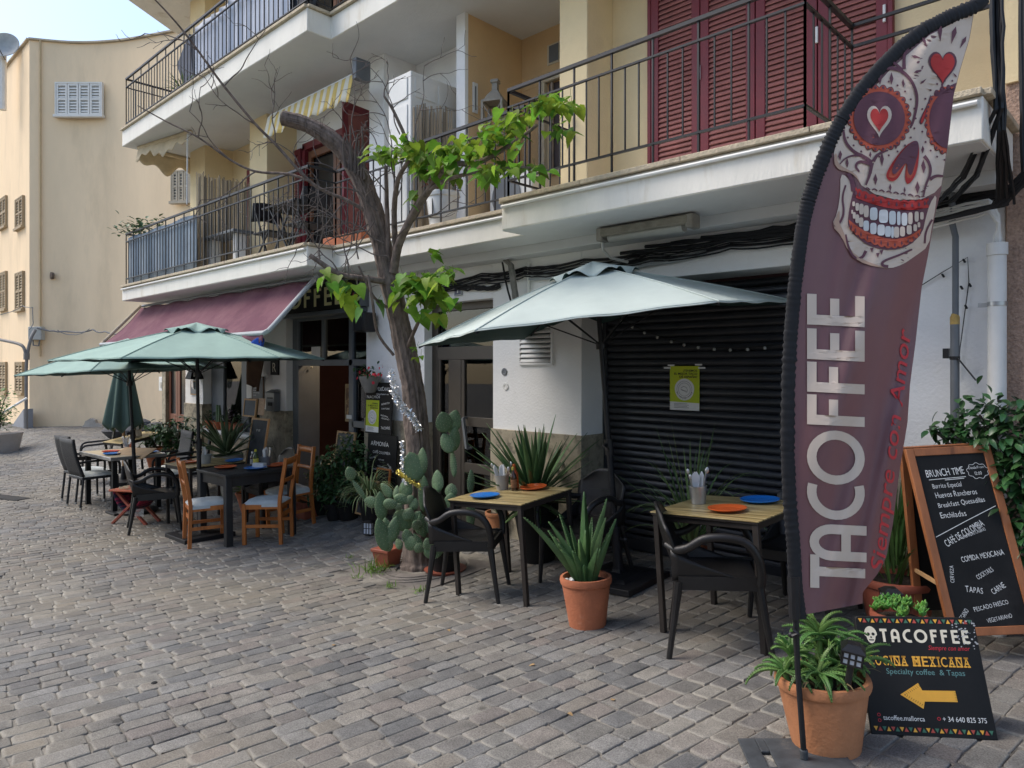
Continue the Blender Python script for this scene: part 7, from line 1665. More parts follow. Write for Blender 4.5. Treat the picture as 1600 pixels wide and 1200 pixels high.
# pots on the window sill
for i, (px, h_, kind) in enumerate(((329, .16, 1), (341, .30, 0), (352, .14, 1), (362, .22, 1), (372, .13, 1))):
    v = PY(px, 670, 5.06); v.z = .546; lab = ('pot of twiggy seedlings at the left end of the window sill', 'pot with a tall twin columned cactus on the window sill', 'pot of reddish leaves in the middle of the window sill', 'terracotta pot of purple leaved plant on the window sill', 'pot with thin stems at the right end of the window sill')[i]
    t = potted('sill_pot', lab, v, .085, .13, terracotta, 'potted plant', group='pots on the window sill', tilt=0); mb = MB(); r_ = random.Random(40 + i)
    if kind == 0:
        for dx in (-.04, .035): mb.tube([(dx, 0, .1), (dx, .01, .2), (dx * 1.2, 0, .1 + h_)], [.028, .032, .018], 8)
        build(mb, 'cactus', cactus_m, t)
    else:
        for k in range(36): a = r_.random() * 6.28; el = R(r_.uniform(30, 85)); mb.leaf((math.cos(a) * .05, math.sin(a) * .05, .12 + r_.random() * h_), (math.cos(a), math.sin(a), .6), (0, 0, 1), .06, .03)
        build(mb, 'leaves', bush_m if i != 3 else mat('purple_leaf', (.06, .03, .06), .5, .3, 6, island=.4), t)
# flower pot on the wall beside the tall chalkboards
v = PY(585, 592, 4.93); t = thing('wall_planter', 'grey bracket pot with red flowers above the tall chalkboards', 'planter', v); mb = MB(True); mb.lathe([(.06, -.16), (.13, .0), (.135, .03), (.12, .03), (.001, .0)], 16, v - Vector((0, .06, 0))); build(mb, 'pot', mat('grey_pot', (.22, .21, .19), .8, .15, 8), t)
mb = MB(True); r_ = random.Random(77); lf = MB(True)
for i in range(60): lf.leaf(v + Vector((r_.gauss(0, .10) - .05, -.08 + r_.gauss(0, .05), .03 + abs(r_.gauss(0, .06)))), (r_.uniform(-1, 1), r_.uniform(-1, .2), r_.uniform(-.6, .8)), (0, 0, 1), .06, .03)
for i in range(20):
    cx = r_.choice((-.12, .02, .21, .23)); mb.leaf(v + Vector((cx + r_.gauss(0, .035), -.1 + r_.gauss(0, .03), .06 + r_.gauss(0, .04))), (r_.uniform(-1, 1), r_.uniform(-1, .2), r_.uniform(-.4, .9)), (0, -1, .3), .04, .04)
build(lf, 'leaves', bush_m, t); build(mb, 'flowers', mat('red_petal', (.50, .02, .04), .6, .2, 8, island=.3), t)
# shrub in a concrete tub at the far left edge
v = G(-2, 706); t = thing('potted_shrub', 'leafy shrub in a pale concrete tub at the far left edge', 'potted plant', v, tilt=.5); mb = MB(); mb.lathe([(.40, 0), (.50, .42), (.52, .45), (.46, .46), (.001, .42)], 24); build(mb, 'tub', mat('pale_concrete', (.36, .31, .27), .9, .1, 5, .2, 40), t)
mb = MB(); tw = MB(); r_ = random.Random(50)
for i in range(16):
    a = r_.random() * 6.28; e = Vector((math.cos(a) * r_.uniform(.2, .75), math.sin(a) * r_.uniform(.2, .6), r_.uniform(.8, 1.55))); pts = spline([(0, 0, .42), (e.x * .35, e.y * .35, .42 + (e.z - .42) * .6), tuple(e)], 4); tw.tube(pts, .010, 5)
    for k in range(44): p = pts[r_.randrange(3, len(pts))] + Vector((r_.gauss(0, .10), r_.gauss(0, .10), r_.gauss(0, .09))); a2 = r_.random() * 6.28; mb.leaf(p, (math.cos(a2), math.sin(a2), r_.uniform(-.6, .5)), (0, 0, 1), r_.uniform(.07, .12), .06)
build(tw, 'branches', twig_m, t); build(mb, 'leaves', mat('lime_leaf', (.10, .20, .05), .5, .3, 6, island=.45, hue=.02, transl=.25), t)
# dark bundle near the far wall
v = G(213, 688); t = thing('bundle', 'dark grey bundles lying at the foot of the yellow wall behind the folded parasol', 'bundle', v, tilt=.3)
for i, (x, s_) in enumerate(((-.45, .32), (.05, .36), (.5, .30))):
    mb = MB(); q = RT * x; mb.lathe([(max(.01, math.sin(math.pi * k / 8)) * s_ * (1 + .12 * math.sin(k * 2 + i)), s_ * .75 - math.cos(math.pi * k / 8) * s_ * .75) for k in range(9)], 14, q); build(mb, 'sack', mat('sack_grey', (.06, .06, .065), .8, .3, 5, .4, 20) if 'sack_grey' not in bpy.data.materials else bpy.data.materials['sack_grey'], t)

# ------------------------------------------------------------------ prickly pears round the tree
TB = G(654, 889)
def pads(label, lst, base, pot=None, seed=1, name='prickly_pear'):
    t = thing(name, label, 'cactus', base, tilt=.5); r_ = random.Random(seed)
    for i, (bx, by, tx, ty, wpx, d) in enumerate(lst):
        a, b = W(bx, by, d), W(tx, ty, d + r_.uniform(-.05, .05)); ax = (b - a); L = ax.length; ax.normalize(); face = (-FW + RT * r_.uniform(-.5, .5) + Vector((0, 0, r_.uniform(-.2, .25)))).normalized(); sd = ax.cross(face).normalized(); fc = sd.cross(ax)
        w_ = wpx / F * d / 2 * 1.28; mb = MB(True); N, Mm = 18, 12; vs = []
        for j in range(Mm + 1):
            q = j / Mm; rr = (math.sin(math.pi * q ** .82) ** .62) * (.92 + .08 * q) if 0 < q < 1 else .02
            for k in range(N):
                an = 2 * math.pi * k / N; x = math.cos(an) * w_ * rr; y = math.copysign(abs(math.sin(an)) ** 1.4, math.sin(an)) * min(.022, w_ * .45) * (rr ** .5) * (1.15 - .4 * q)
                bend = .10 * L * math.sin(q * 2.2 + i) * .4; vs.append(a + ax * (L * q) + sd * x + fc * (y + bend * q))
        fs = [(j * N + k, j * N + (k + 1) % N, (j + 1) * N + (k + 1) % N, (j + 1) * N + k) for j in range(Mm) for k in range(N)] + [tuple(range(N - 1, -1, -1)), tuple(Mm * N + k for k in range(N))]
        mb.add(vs, fs); pd = build(mb, 'pad', cactus_m, t, angle=60)
        sp = MB(True)
        for row in range(3, Mm - 1):
            for k in range(0, N, 2):
                p = vs[row * N + (k + row) % N]; nr = (p - (a + ax * (L * row / Mm))).normalized()
                sp.ball(p, .0035, 4, 3)
        build(sp, 'areoles', mat('areole', (.30, .30, .20), .9, .2, 9) if 'areole' not in bpy.data.materials else bpy.data.materials['areole'], pd)
    return t
c3 = lambda x, y: (540 + x / 6, 720 + y / 6)
def P6(l): return [(540 + a / 6, 720 + b / 6, 540 + c / 6, 720 + e / 6, w_ / 6, d) for a, b, c, e, w_, d in l]
pads('tangled prickly pear climbing round the tree trunk from behind the terracotta trough',
     P6([(70, 180, 20, 55, 84, 6.15), (190, 365, 62, 175, 42, 6.15), (300, 400, 170, 370, 92, 6.1), (345, 560, 320, 290, 100, 6.1), (440, 350, 330, 210, 80, 6.2), (560, 360, 570, 170, 115, 6.2), (460, 350, 490, 230, 50, 6.15), (450, 340, 610, 380, 84, 6.1), (350, 400, 490, 410, 90, 6.05), (570, 660, 500, 450, 170, 6.12), (730, 480, 735, 135, 92, 6.2), (640, 330, 560, 400, 60, 6.1), (700, 700, 720, 500, 100, 6.15), (740, 720, 690, 500, 70, 6.05), (550, 760, 690, 790, 110, 6.0), (720, 860, 640, 680, 70, 6.0), (790, 680, 720, 540, 60, 6.05), (730, 830, 900, 880, 110, 5.95), (820, 880, 900, 710, 140, 5.95), (470, 460, 520, 400, 60, 6.05), (870, 700, 860, 430, 45, 6.2), (930, 720, 900, 600, 70, 6.2), (600, 780, 560, 640, 90, 6.0), (640, 600, 700, 470, 90, 6.08), (690, 640, 640, 560, 80, 6.0), (560, 560, 620, 440, 90, 6.05), (780, 840, 760, 720, 80, 5.95), (660, 860, 720, 770, 80, 5.95), (860, 860, 930, 760, 90, 5.98), (620, 460, 660, 350, 80, 6.1), (520, 830, 480, 730, 70, 6.02), (900, 560, 940, 470, 70, 6.15)])
     + [(653, 752, 640, 706, 28, 6.2), (660, 742, 660, 699, 16, 6.22), (662, 790, 661, 742, 15, 6.2)], TB)
pads('tall prickly pear with two heart shaped top pads rising before the glazed door',
     [(697, 676, 690, 643, 23, 6.05), (704, 678, 713, 640, 20, 6.1), (707, 708, 692, 677, 19, 6.0), (708, 706, 712, 667, 16, 6.1), (710, 746, 706, 703, 10, 6.05), (704, 778, 706, 755, 17, 6.0), (684, 770, 684, 734, 18, 6.05), (735, 772, 736, 733, 10, 6.05), (705, 800, 705, 770, 20, 6.0), (697, 850, 704, 795, 22, 6.0), (684, 830, 684, 768, 14, 6.0), (735, 830, 736, 768, 12, 6.1)], G(698, 892))
mb = MB(); v = G(696, 893); t = thing('plant_pot', 'black pot in a wide brick red saucer under the prickly pear', 'pot', v, tilt=.5); mb.lathe([(.16, 0), (.185, .03), (.175, .03), (.001, .01)], 28); build(mb, 'saucer', plastic_brick, t); build(pot_mb(.14, .20), 'pot', sign_black, t)
v = G(606, 884); t = thing('planter', 'brick red square planter holding a young prickly pear at the tree foot', 'planter', v, R(10), tilt=.5); mb = MB()
mb.add([(-.075, -.075, 0), (.075, -.075, 0), (.075, .075, 0), (-.075, .075, 0), (-.10, -.10, .15), (.10, -.10, .15), (.10, .10, .15), (-.10, .10, .15)], [(3, 2, 1, 0), (4, 5, 6, 7), (0, 1, 5, 4), (1, 2, 6, 5), (2, 3, 7, 6), (3, 0, 4, 7)]); mb.box(-.108, .108, -.108, .108, .14, .17); build(mb, 'trough', plastic_brick, t, bevel=.006)
pads('young prickly pear of three upright pads in the brick red planter', P6([(385, 850, 300, 530, 115, 5.95), (400, 720, 370, 530, 76, 6.0), (420, 770, 480, 520, 100, 5.95), (400, 850, 420, 740, 60, 5.98)]), v + Vector((0, 0, .16)))
v = G(652, 800); t = potted('plant_pot', 'small terracotta pot standing behind the tree trunk', G(607, 845), .09, .14, terracotta, 'pot')
# weeds at the tree pit
for lab, px, py, n_, s_ in (('bright green weed tuft beside the brick red planter', 587, 893, 90, .13), ('small weed in the cobbles left of the tree pit', 558, 903, 22, .05), ('small weed at the front edge of the tree pit', 610, 917, 26, .06), ('straggly weeds in the joints in front of the tree pit', 655, 925, 26, .06), ('tiny weed in the cobbles near the tree pit corner', 548, 872, 12, .04)):
    v = G(px, py); t = None; mb = MB(); r_ = random.Random(px)
    for i in range(n_):
        a = r_.random() * 6.28; el = R(r_.uniform(20, 85)); mb.blade((r_.gauss(0, s_ * .45), r_.gauss(0, s_ * .45), 0), (math.cos(a) * math.cos(el), math.sin(a) * math.cos(el), math.sin(el)), s_ * r_.uniform(.5, 1.3), .007, 1.4, 4, .2)
    o = solo(mb, 'weed', mat('weed_green', (.12, .22, .03), .6, .3, 9, island=.4, transl=.2) if 'weed_green' not in bpy.data.materials else bpy.data.materials['weed_green'], lab, 'weed', 'weeds around the tree pit'); o.location = v

mb = MB(); v = G(241, 1068); mb.lathe([(.016, 0), (.017, .005), (.013, .008), (.001, .008)], 14); o = solo(mb, 'bottle_cap', sign_black, 'dark bottle cap lying on the open cobbles at the lower left', 'bottle cap'); o.location = v
for i, (px, py, lab) in enumerate(((888, 1116, 'curled dry leaf on the cobbles below the terracotta aloe'), (957, 1096, 'small dry leaf on the cobbles right of the other curled one'), (835, 1040, 'tiny dry leaf on the cobbles left of the terracotta aloe'), (700, 985, 'pale dry leaf on the cobbles near the left bistro table'), (520, 1010, 'lone dry leaf on the cobbles in front of the tree pit'))):
    mb = MB(); mb.leaf((0, 0, .006), (math.cos(i * 2), math.sin(i * 2), .15), (0, 0, 1), .035, .022, True, .5); o = solo(mb, 'dry_leaf', mat('tan_leaf', (.34, .22, .10), .8, .3, 9) if 'tan_leaf' not in bpy.data.materials else bpy.data.materials['tan_leaf'], lab, 'leaf', 'dry leaves on the cobbles'); o.location = G(px, py)
# ------------------------------------------------------------------ the pruned tree
tree = thing('tree', 'pruned leaning tree with a sawn off limb, bare twigs and fresh heart shaped leaves', 'tree', TB)
TP = [(657, 893, 6.42, 66), (655, 840, 6.42, 54), (654, 780, 6.42, 50), (655, 720, 6.42, 48), (650, 660, 6.40, 46), (644, 600, 6.40, 44), (632, 540, 6.40, 43), (619, 480, 6.38, 42), (605, 420, 6.36, 42), (594, 370, 6.34, 42), (580, 320, 6.32, 41), (562, 275, 6.28, 40), (540, 240, 6.25, 38), (510, 212, 6.2, 35), (475, 193, 6.16, 32), (441, 184, 6.12, 29)]
pts = spline([W(x, y, d) for x, y, d, _ in TP], 5); rr = [TP[min(len(TP) - 1, i // 5)][3] for i in range(len(pts))]; rr = [sum(rr[max(0, i - 3):i + 4]) / len(rr[max(0, i - 3):i + 4]) for i in range(len(rr))]
mb = MB(True); rs_ = [r_px / F * 6.35 / 2 * (.80 - .14 * i / len(rr)) * (1 + .03 * math.sin(i * .7) + .02 * math.sin(i * 1.7)) for i, r_px in enumerate(rr)]; rs_[0] *= 1.25; rs_[1] *= 1.1; mb.tube(spline(pts, 3), [rs_[min(len(rs_) - 1, i // 3)] for i in range((len(pts) - 1) * 3 + 1)], 60)
rid = [rnd.uniform(-1, 1) for _ in range(60)]; nr_ = len(mb.v) // 60; sp_ = spline(pts, 3)
for i in range(nr_):
    if i % 3 == 0: rid = [max(-1, min(1, q + rnd.uniform(-.42, .42))) for q in rid]
    for k in range(60): p = Vector(mb.v[i * 60 + k]); mb.v[i * 60 + k] = tuple(sp_[i] + (p - sp_[i]) * (1 + .075 * rid[k] + rnd.uniform(-.012, .012)))
build(mb, 'trunk', bark, tree, angle=80)
mb = MB(True); mb.tube([W(443, 184.3, 6.12), W(440.6, 183.8, 6.12)], [.056, .054], 16); build(mb, 'sawn_end', mat('sawn_wood', (.20, .16, .12), .9, .3, 30), tree)
br = MB(True); tw = MB(True); lf = MB(True); r_ = random.Random(101)
def branch(mb, pl, w0, w1, k=5, jit=0):
    p = spline([W(x, y, d) for x, y, d in pl], k); n_ = len(p); dm = pl[0][2]
    p = [q + Vector((r_.uniform(-jit, jit), r_.uniform(-jit, jit), r_.uniform(-jit, jit))) for q in p]
    mb.tube(p, [(w0 + (w1 - w0) * i / (n_ - 1)) / F * dm / 2 for i in range(n_)], 7, jit=.05); return p
B1 = branch(br, [(615, 425, 6.3), (622, 385, 6.2), (640, 345, 6.05), (668, 300, 5.8), (700, 258, 5.5), (745, 255, 5.35), (800, 225, 5.15), (840, 195, 5.05)], 15, 4)
B2 = branch(br, [(600, 440, 6.3), (575, 436, 6.2), (530, 428, 6.15), (484, 399, 6.1)], 11, 7)
B3 = branch(br, [(608, 408, 6.3), (606, 360, 6.25), (604, 300, 6.2), (603, 260, 6.2)], 9, 5)
branch(br, [(618, 390, 6.25), (616, 330, 6.1), (622, 280, 5.9), (640, 240, 5.7), (618, 180, 5.6), (600, 150, 5.55)], 10, 3)
branch(br, [(622, 385, 6.2), (650, 320, 6.0), (690, 285, 5.6), (740, 270, 5.4), (800, 262, 5.2), (830, 262, 5.15)], 8, 3)
B4 = branch(br, [(572, 330, 6.3), (540, 312, 6.25), (510, 300, 6.2), (480, 280, 6.1), (430, 225, 6.0), (400, 195, 5.9), (350, 135, 5.75), (310, 80, 5.6), (275, 35, 5.5), (235, -8, 5.4)], 6.5, 2)
B5 = branch(br, [(482, 282, 6.1), (450, 272, 6.1), (400, 268, 6.05), (360, 250, 6.0), (310, 215, 5.9), (260, 190, 5.85), (215, 165, 5.8)], 5, 1.6)
branch(br, [(636, 545, 6.35), (646, 520, 6.2), (660, 490, 6.1), (672, 470, 6.05)], 7, 4); branch(br, [(604, 480, 6.3), (585, 465, 6.2), (572, 440, 6.1), (560, 415, 6.05)], 5, 3)
branch(br, [(575, 430, 6.1), (582, 470, 6.05), (590, 520, 6.2), (615, 555, 6.3)], 4, 5)
# bare twigs
def wander(x, y, d, a, L, n_, w_, depth=0):
    pl = [(x, y, d)]; 
    for i in range(n_):
        a += r_.uniform(-.38, .38); x += math.cos(a) * L / n_; y -= math.sin(a) * L / n_; d += r_.uniform(-.05, .03); pl.append((x, y, d))
        if depth < 2 and r_.random() < .5 and i > 0: wander(x, y, d, a + r_.choice((-1, 1)) * r_.uniform(.5, 1.1), L * r_.uniform(.3, .6), max(3, n_ - 1), w_ * .65, depth + 1)
    branch(tw, pl, w_, max(.6, w_ * .4), 3)
for pl0 in (B4, B5):
    pass
for (x, y, d, a, L) in ((480, 280, 6.1, 2.4, 90), (430, 225, 6.0, 1.4, 120), (400, 195, 5.9, 2.9, 110), (350, 135, 5.75, .9, 110), (310, 80, 5.6, 2.8, 90), (400, 268, 6.05, -2.3, 100), (360, 250, 6, 2.2, 100), (310, 215, 5.9, 1.7, 80), (450, 272, 6.1, -1.2, 80), (540, 312, 6.25, -2.3, 110), (560, 330, 6.25, -2.0, 110), (575, 350, 6.2, -2.7, 110), (560, 300, 6.2, 2.7, 120), (585, 345, 6.2, -2.2, 90), (560, 405, 6.1, 1.9, 120), (530, 428, 6.15, 2.0, 120), (500, 405, 6.1, 1.8, 120), (545, 430, 6.1, 1.3, 110),
                        (603, 262, 6.2, 1.7, 80), (604, 300, 6.1, 2.2, 80), (612, 330, 6.1, 1.2, 90), (616, 280, 5.9, 1.5, 150), (640, 240, 5.7, 1.1, 140), (625, 210, 5.6, 1.9, 130), (600, 150, 5.55, 1.5, 60), (560, 240, 6.2, 1.7, 150), (540, 235, 6.2, 1.45, 70), (548, 240, 6.2, 1.2, 60), (575, 290, 6.2, .9, 80), (590, 330, 6.2, 2.6, 140), (600, 380, 6.2, 2.4, 130), (606, 400, 6.2, 2.8, 120), (620, 370, 6.1, .6, 110), (640, 345, 6.05, .1, 90)):
    wander(x, y, d, a, L, 6, 2.3)
for i in range(7): x = 540 + i * 5; branch(tw, [(x, 262 - i * .0 + i * 3, 6.2), (x - 1 + r_.uniform(-3, 3), 235, 6.15), (x + r_.uniform(-6, 6), 205 + r_.uniform(-10, 15), 6.1)], 5, 2.2)
build(br, 'limbs', bark, tree, angle=80); build(tw, 'bare_twigs', twig_m, tree)
# leaves
def spray(path, n_, spread, size=(.075, .125), droop=.12):
    for i in range(n_):
        k = r_.random() * (len(path) - 1.001); j = int(k); x, y, d = [path[j][q] + (path[j + 1][q] - path[j][q]) * (k - j) for q in range(3)]
        x += r_.gauss(0, spread); y += r_.gauss(0, spread * .75); d += r_.gauss(0, .14); p = W(x, y, d)
        a = r_.random() * 6.28; dv = Vector((math.cos(a), math.sin(a), -droop - r_.random() * (.55 if r_.random() < .7 else 1.6))); nr = Vector((r_.uniform(-.4, .4), r_.uniform(-.7, .3), 1)); L = r_.uniform(*size)
        lf.leaf(p, dv, nr, L, L * .84, heart=True, curl=r_.uniform(.1, .45))
        if r_.random() < .35: tw2.tube([p, p + Vector((r_.uniform(-.03, .03), r_.uniform(-.03, .03), .06))], .0016, 4)
tw2 = MB(True)
spray([(572, 248, 6.0), (600, 238, 5.9), (640, 240, 5.75), (700, 236, 5.5), (740, 222, 5.4)], 80, 10)
spray([(640, 235, 5.75), (700, 250, 5.5), (740, 236, 5.35), (775, 218, 5.2), (800, 205, 5.15)], 95, 16)
spray([(750, 205, 5.3), (790, 192, 5.15), (830, 172, 5.05), (860, 158, 5.0), (898, 165, 5.0)], 80, 10)
spray([(740, 275, 5.4), (780, 262, 5.25), (820, 264, 5.15), (852, 264, 5.1)], 52, 7)
spray([(630, 215, 5.7), (645, 245, 5.7), (660, 262, 5.75), (700, 262, 5.6)], 56, 10)
spray([(850, 205, 5.05), (872, 202, 5.0), (895, 200, 5.0)], 10, 6); spray([(705, 270, 5.55), (715, 282, 5.5)], 6, 5)
spray([(512, 420, 6.1), (530, 440, 6.05), (545, 465, 6.05), (590, 452, 6.1)], 20, 9, (.11, .165), .5); spray([(545, 475, 6.05), (560, 480, 6.0), (590, 465, 6.05)], 6, 6, (.11, .16), .6)
spray([(618, 440, 6.05), (650, 440, 5.95), (680, 432, 5.9), (698, 424, 5.85)], 62, 9, (.09, .15)); spray([(625, 458, 6.0), (660, 465, 5.95), (690, 448, 5.9)], 44, 9, (.09, .15))
spray([(640, 480, 6.05), (675, 468, 5.9), (715, 470, 5.85)], 16, 6, (.10, .15)); spray([(650, 492, 6.0), (690, 495, 5.95)], 6, 5, (.12, .17)); spray([(652, 378, 5.95), (670, 388, 5.9), (682, 402, 5.9)], 6, 4, (.08, .12))
spray([(638, 540, 6.2), (648, 545, 6.15), (650, 560, 6.15)], 6, 4, (.05, .08)); spray([(630, 305, 6.0), (650, 310, 5.95)], 5, 7)
build(lf, 'leaves', leaf_m, tree, angle=80); build(tw2, 'leaf_stalks', mat('leaf_stalk', (.12, .16, .03), .6, .2, 9), tree)
# tinsel garlands round the trunk
def garland(label, pl, m, n_, s_, name='tinsel_garland'):
    path = spline([W(*q) for q in pl], 10); mb = MB(); r2 = random.Random(len(pl) + n_); mb.tube(path, .006, 5)
    for i in range(n_):
        p = path[r2.randrange(len(path))] + Vector((r2.gauss(0, .3), r2.gauss(0, .3), r2.gauss(0, .5))) * s_ * .5; d_ = Vector((r2.gauss(0, 1), r2.gauss(0, 1), r2.gauss(0, 1))).normalized(); L = s_ * r2.uniform(.6, 1.2)
        sd = d_.orthogonal().normalized() * .0035; mb.add([p - sd, p + sd, p + d_ * L + sd, p + d_ * L - sd], [(0, 1, 2, 3)])
    solo(mb, name, m, label, 'tinsel')
tinsel = mat('silver_tinsel', (.75, .75, .74), .28, .1, 30, metal=.75)
garland('silver tinsel garland wound across the tree trunk', [(611, 582, 6.20), (616, 612, 6.10), (624, 630, 6.10), (636, 643, 6.10), (646, 655, 6.12), (654, 668, 6.18)], tinsel, 900, .035)
garland('silver tinsel hanging down the left side of the tree trunk', [(627, 690, 6.22), (629, 710, 6.2), (628, 735, 6.2), (633, 755, 6.15)], tinsel, 260, .022)
garland('yellow tinsel garland at the lower trunk among the cactus pads', [(622, 736, 6.12), (630, 744, 6.05), (642, 752, 6.05), (656, 760, 6.08)], mat('gold_tinsel', (.62, .50, .10), .35, .1, 30, metal=.4), 300, .022)
# ------------------------------------------------------------------ on the balconies
# fabric screens behind the railings
def screen(mb, x0, x1, z0, z1, Y, pl, amp):
    mb.grid(lambda u, v: Vector((x0 + (x1 - x0) * u, Y + amp * abs(math.sin(u * pl)) + amp * .4 * math.sin(u * pl * 2.3 + 1) * (1 - v * .5), z0 + (z1 - z0) * v + .012 * math.sin(u * 17) * v)), 220, 6)
mb = MB(); screen(mb, -12.95, PX(306, 4.17), 2.94, 3.74, 4.175, 95, .014); solo(mb, 'privacy_screen', screen_m, 'blue grey pleated privacy screen tied to the left end of the lower balcony rail', 'screen', solid=.006)
mb = MB(); x0 = PX(304, 4.18); screen(mb, x0, -7.6, 5.58, 6.40, 4.18, 31, .03); solo(mb, 'privacy_screen', cloth_grey, 'pale grey cloth screen hanging loosely behind the upper balcony rail', 'screen', solid=.005)
mb = MB(); mb.grid(lambda u, v: Vector((-7.8 + .75 * u, 4.22 + .05 * math.sin(u * 6), 5.6 + .55 * v * (1 - .4 * u))), 14, 6); solo(mb, 'dark_cloth', mat('charcoal_cloth', (.05, .055, .065), .9, .2, 6), 'charcoal cloth draped over the right end of the upper left balcony rail', 'cloth', solid=.006)
# reed screens
def reeds(name, label, a, b, z0, z1, seed):
    mb = MB(); r_ = random.Random(seed); a, b = Vector(a), Vector(b); L = (b - a).length; n_ = int(L / .011); nr = Vector((-(b - a).y, (b - a).x, 0)).normalized()
    for i in range(n_):
        p = a.lerp(b, (i + r_.random() * .6) / n_) + nr * r_.uniform(-.006, .006); e = p + (b - a).normalized() * r_.uniform(-.012, .012); mb.tube([p + Vector((0, 0, z0)), e + Vector((0, 0, z1 + r_.gauss(0, .025)))], r_.uniform(.0055, .0085), 5)
    for k in range(5):
        z = z0 + (z1 - z0) * (k + .5) / 5; mb.bar(a + nr * .008 + Vector((0, 0, z)), b + nr * .008 + Vector((0, 0, z)), .004, .004)
    solo(mb, name, reed_m, label, 'reed screen', 'reed screens on the lower balcony')
reeds('reed_screen', 'tall reed screen fencing off the left part of the lower balcony', PY(310, 300, 4.28) * 1, PY(400, 300, 5.2), 0, 0, 1) if False else None
a = Vector((PX(308, 4.30), 4.30, 0)); b = Vector((-10.33, 5.30, 0)); reeds('reed_screen', 'tall reed screen fencing off the left part of the lower balcony', a, b, 2.94, 4.36, 2)
reeds('reed_screen', 'reed screen tied to the side of the white cabinet on the middle balcony', (-5.83, 4.62, 0), (-5.68, 5.02, 0), 2.95, 4.28, 3)
# white cabinet
t = thing('cabinet', 'white panelled outdoor cabinet standing on the middle balcony', 'cabinet', (-6.04, 4.9, F1))
mb = MB(True); mb.box(-6.24, -5.855, 4.60, 5.30, F1 + .04, 4.64); build(mb, 'body', pipe_white, t, bevel=.01)
for z0, z1 in ((3.05, 3.78), (3.86, 4.30), (4.36, 4.58)):
    mb = MB(True); mb.box(-6.19, -5.905, 4.588, 4.60, z0, z1); build(mb, 'panel', pipe_white, t, bevel=.006)
for y0, y1 in ((4.65, 4.93), (4.97, 5.25)):
    mb = MB(True); mb.box(-5.855, -5.845, y0, y1, 4.38, 4.58); build(mb, 'panel', pipe_white, t, bevel=.006)
# striped awning folded under the upper slab
t = thing('awning', 'folded yellow and white striped balcony awning with a scalloped edge', 'awning', (-8.4, 4.6, 5.1)); xa, xb, Yv = PX(419, 4.62), PX(553, 4.62), 4.62
zt = PY(553, 113, Yv).z
strA = mat('yellow_stripe', (.62, .45, .14), .9, .06, 6); strB = mat('cream_stripe', (.66, .62, .50), .9, .06, 6); n_ = 26
A, B_ = MB(True), MB(True)
for i in range(n_):
    f0, f1 = i / n_, (i + 1) / n_; mb = A if i % 2 else B_
    def g_(u, v): f = f0 + (f1 - f0) * u; zz = zt - .02 - (.29 + .04 * abs(math.sin(f * n_ * math.pi / 4))) * v; return Vector((xa + (xb - xa) * f, Yv - .07 * v + .012 * math.sin(f * 60) * v, zz))
    mb.grid(g_, 5, 4)
build(A, 'stripes', strA, t, solid=.004); build(B_, 'stripes', strB, t, solid=.004)
mb = MB(True); mb.tube([(xa, Yv + .04, zt), (xb, Yv + .04, zt)], .022, 10); build(mb, 'roller', pipe_white, t)
mb = MB(True); mb.box(xb + .02, xb + .10, Yv - .04, Yv + .16, zt - .10, zt + .14); build(mb, 'bracket', steel_d, t, bevel=.008)
# ragged beige awning at the far end
t = thing('awning', 'ragged beige awning fringe sagging along the end of the upper balcony', 'awning', (-12.9, 4.4, 5.2)); mb = MB(True); r_ = random.Random(6)
P0, P1, P2 = Vector((-11.3, 4.55, 5.24)), Vector((-12.75, 4.28, 5.24)), Vector((-12.85, 6.2, 5.22))
def fr1(u, v): p = P1.lerp(P0, u); return p + Vector((.02 * math.sin(u * 30), -.05 * v, -.22 * v * (.7 + .5 * math.sin(u * 5 + 2) ** 2 + .15 * math.sin(u * 37)) - .0))
def fr2(u, v): p = P1.lerp(P2, u); return p + Vector((-.05 * v, .0, -.30 * v * (.6 + .45 * math.sin(u * 7) ** 2 + .2 * math.sin(u * 31))))
mb.grid(fr1, 40, 4); mb.grid(fr2, 40, 4); build(mb, 'fringe', beige_cloth, t, solid=.008)
mb = MB(True); mb.tube([P0, P1, P2], .035, 8); build(mb, 'roller', beige_cloth, t)
mb = MB(True); mb.tube([(P0.x, 4.5, 5.2), (P0.x - .02, 4.5, 4.1)], .012, 6); mb.tube([P0, (P0.x, 4.5, 5.1)], .02, 6); build(mb, 'crank', paper_w, t)
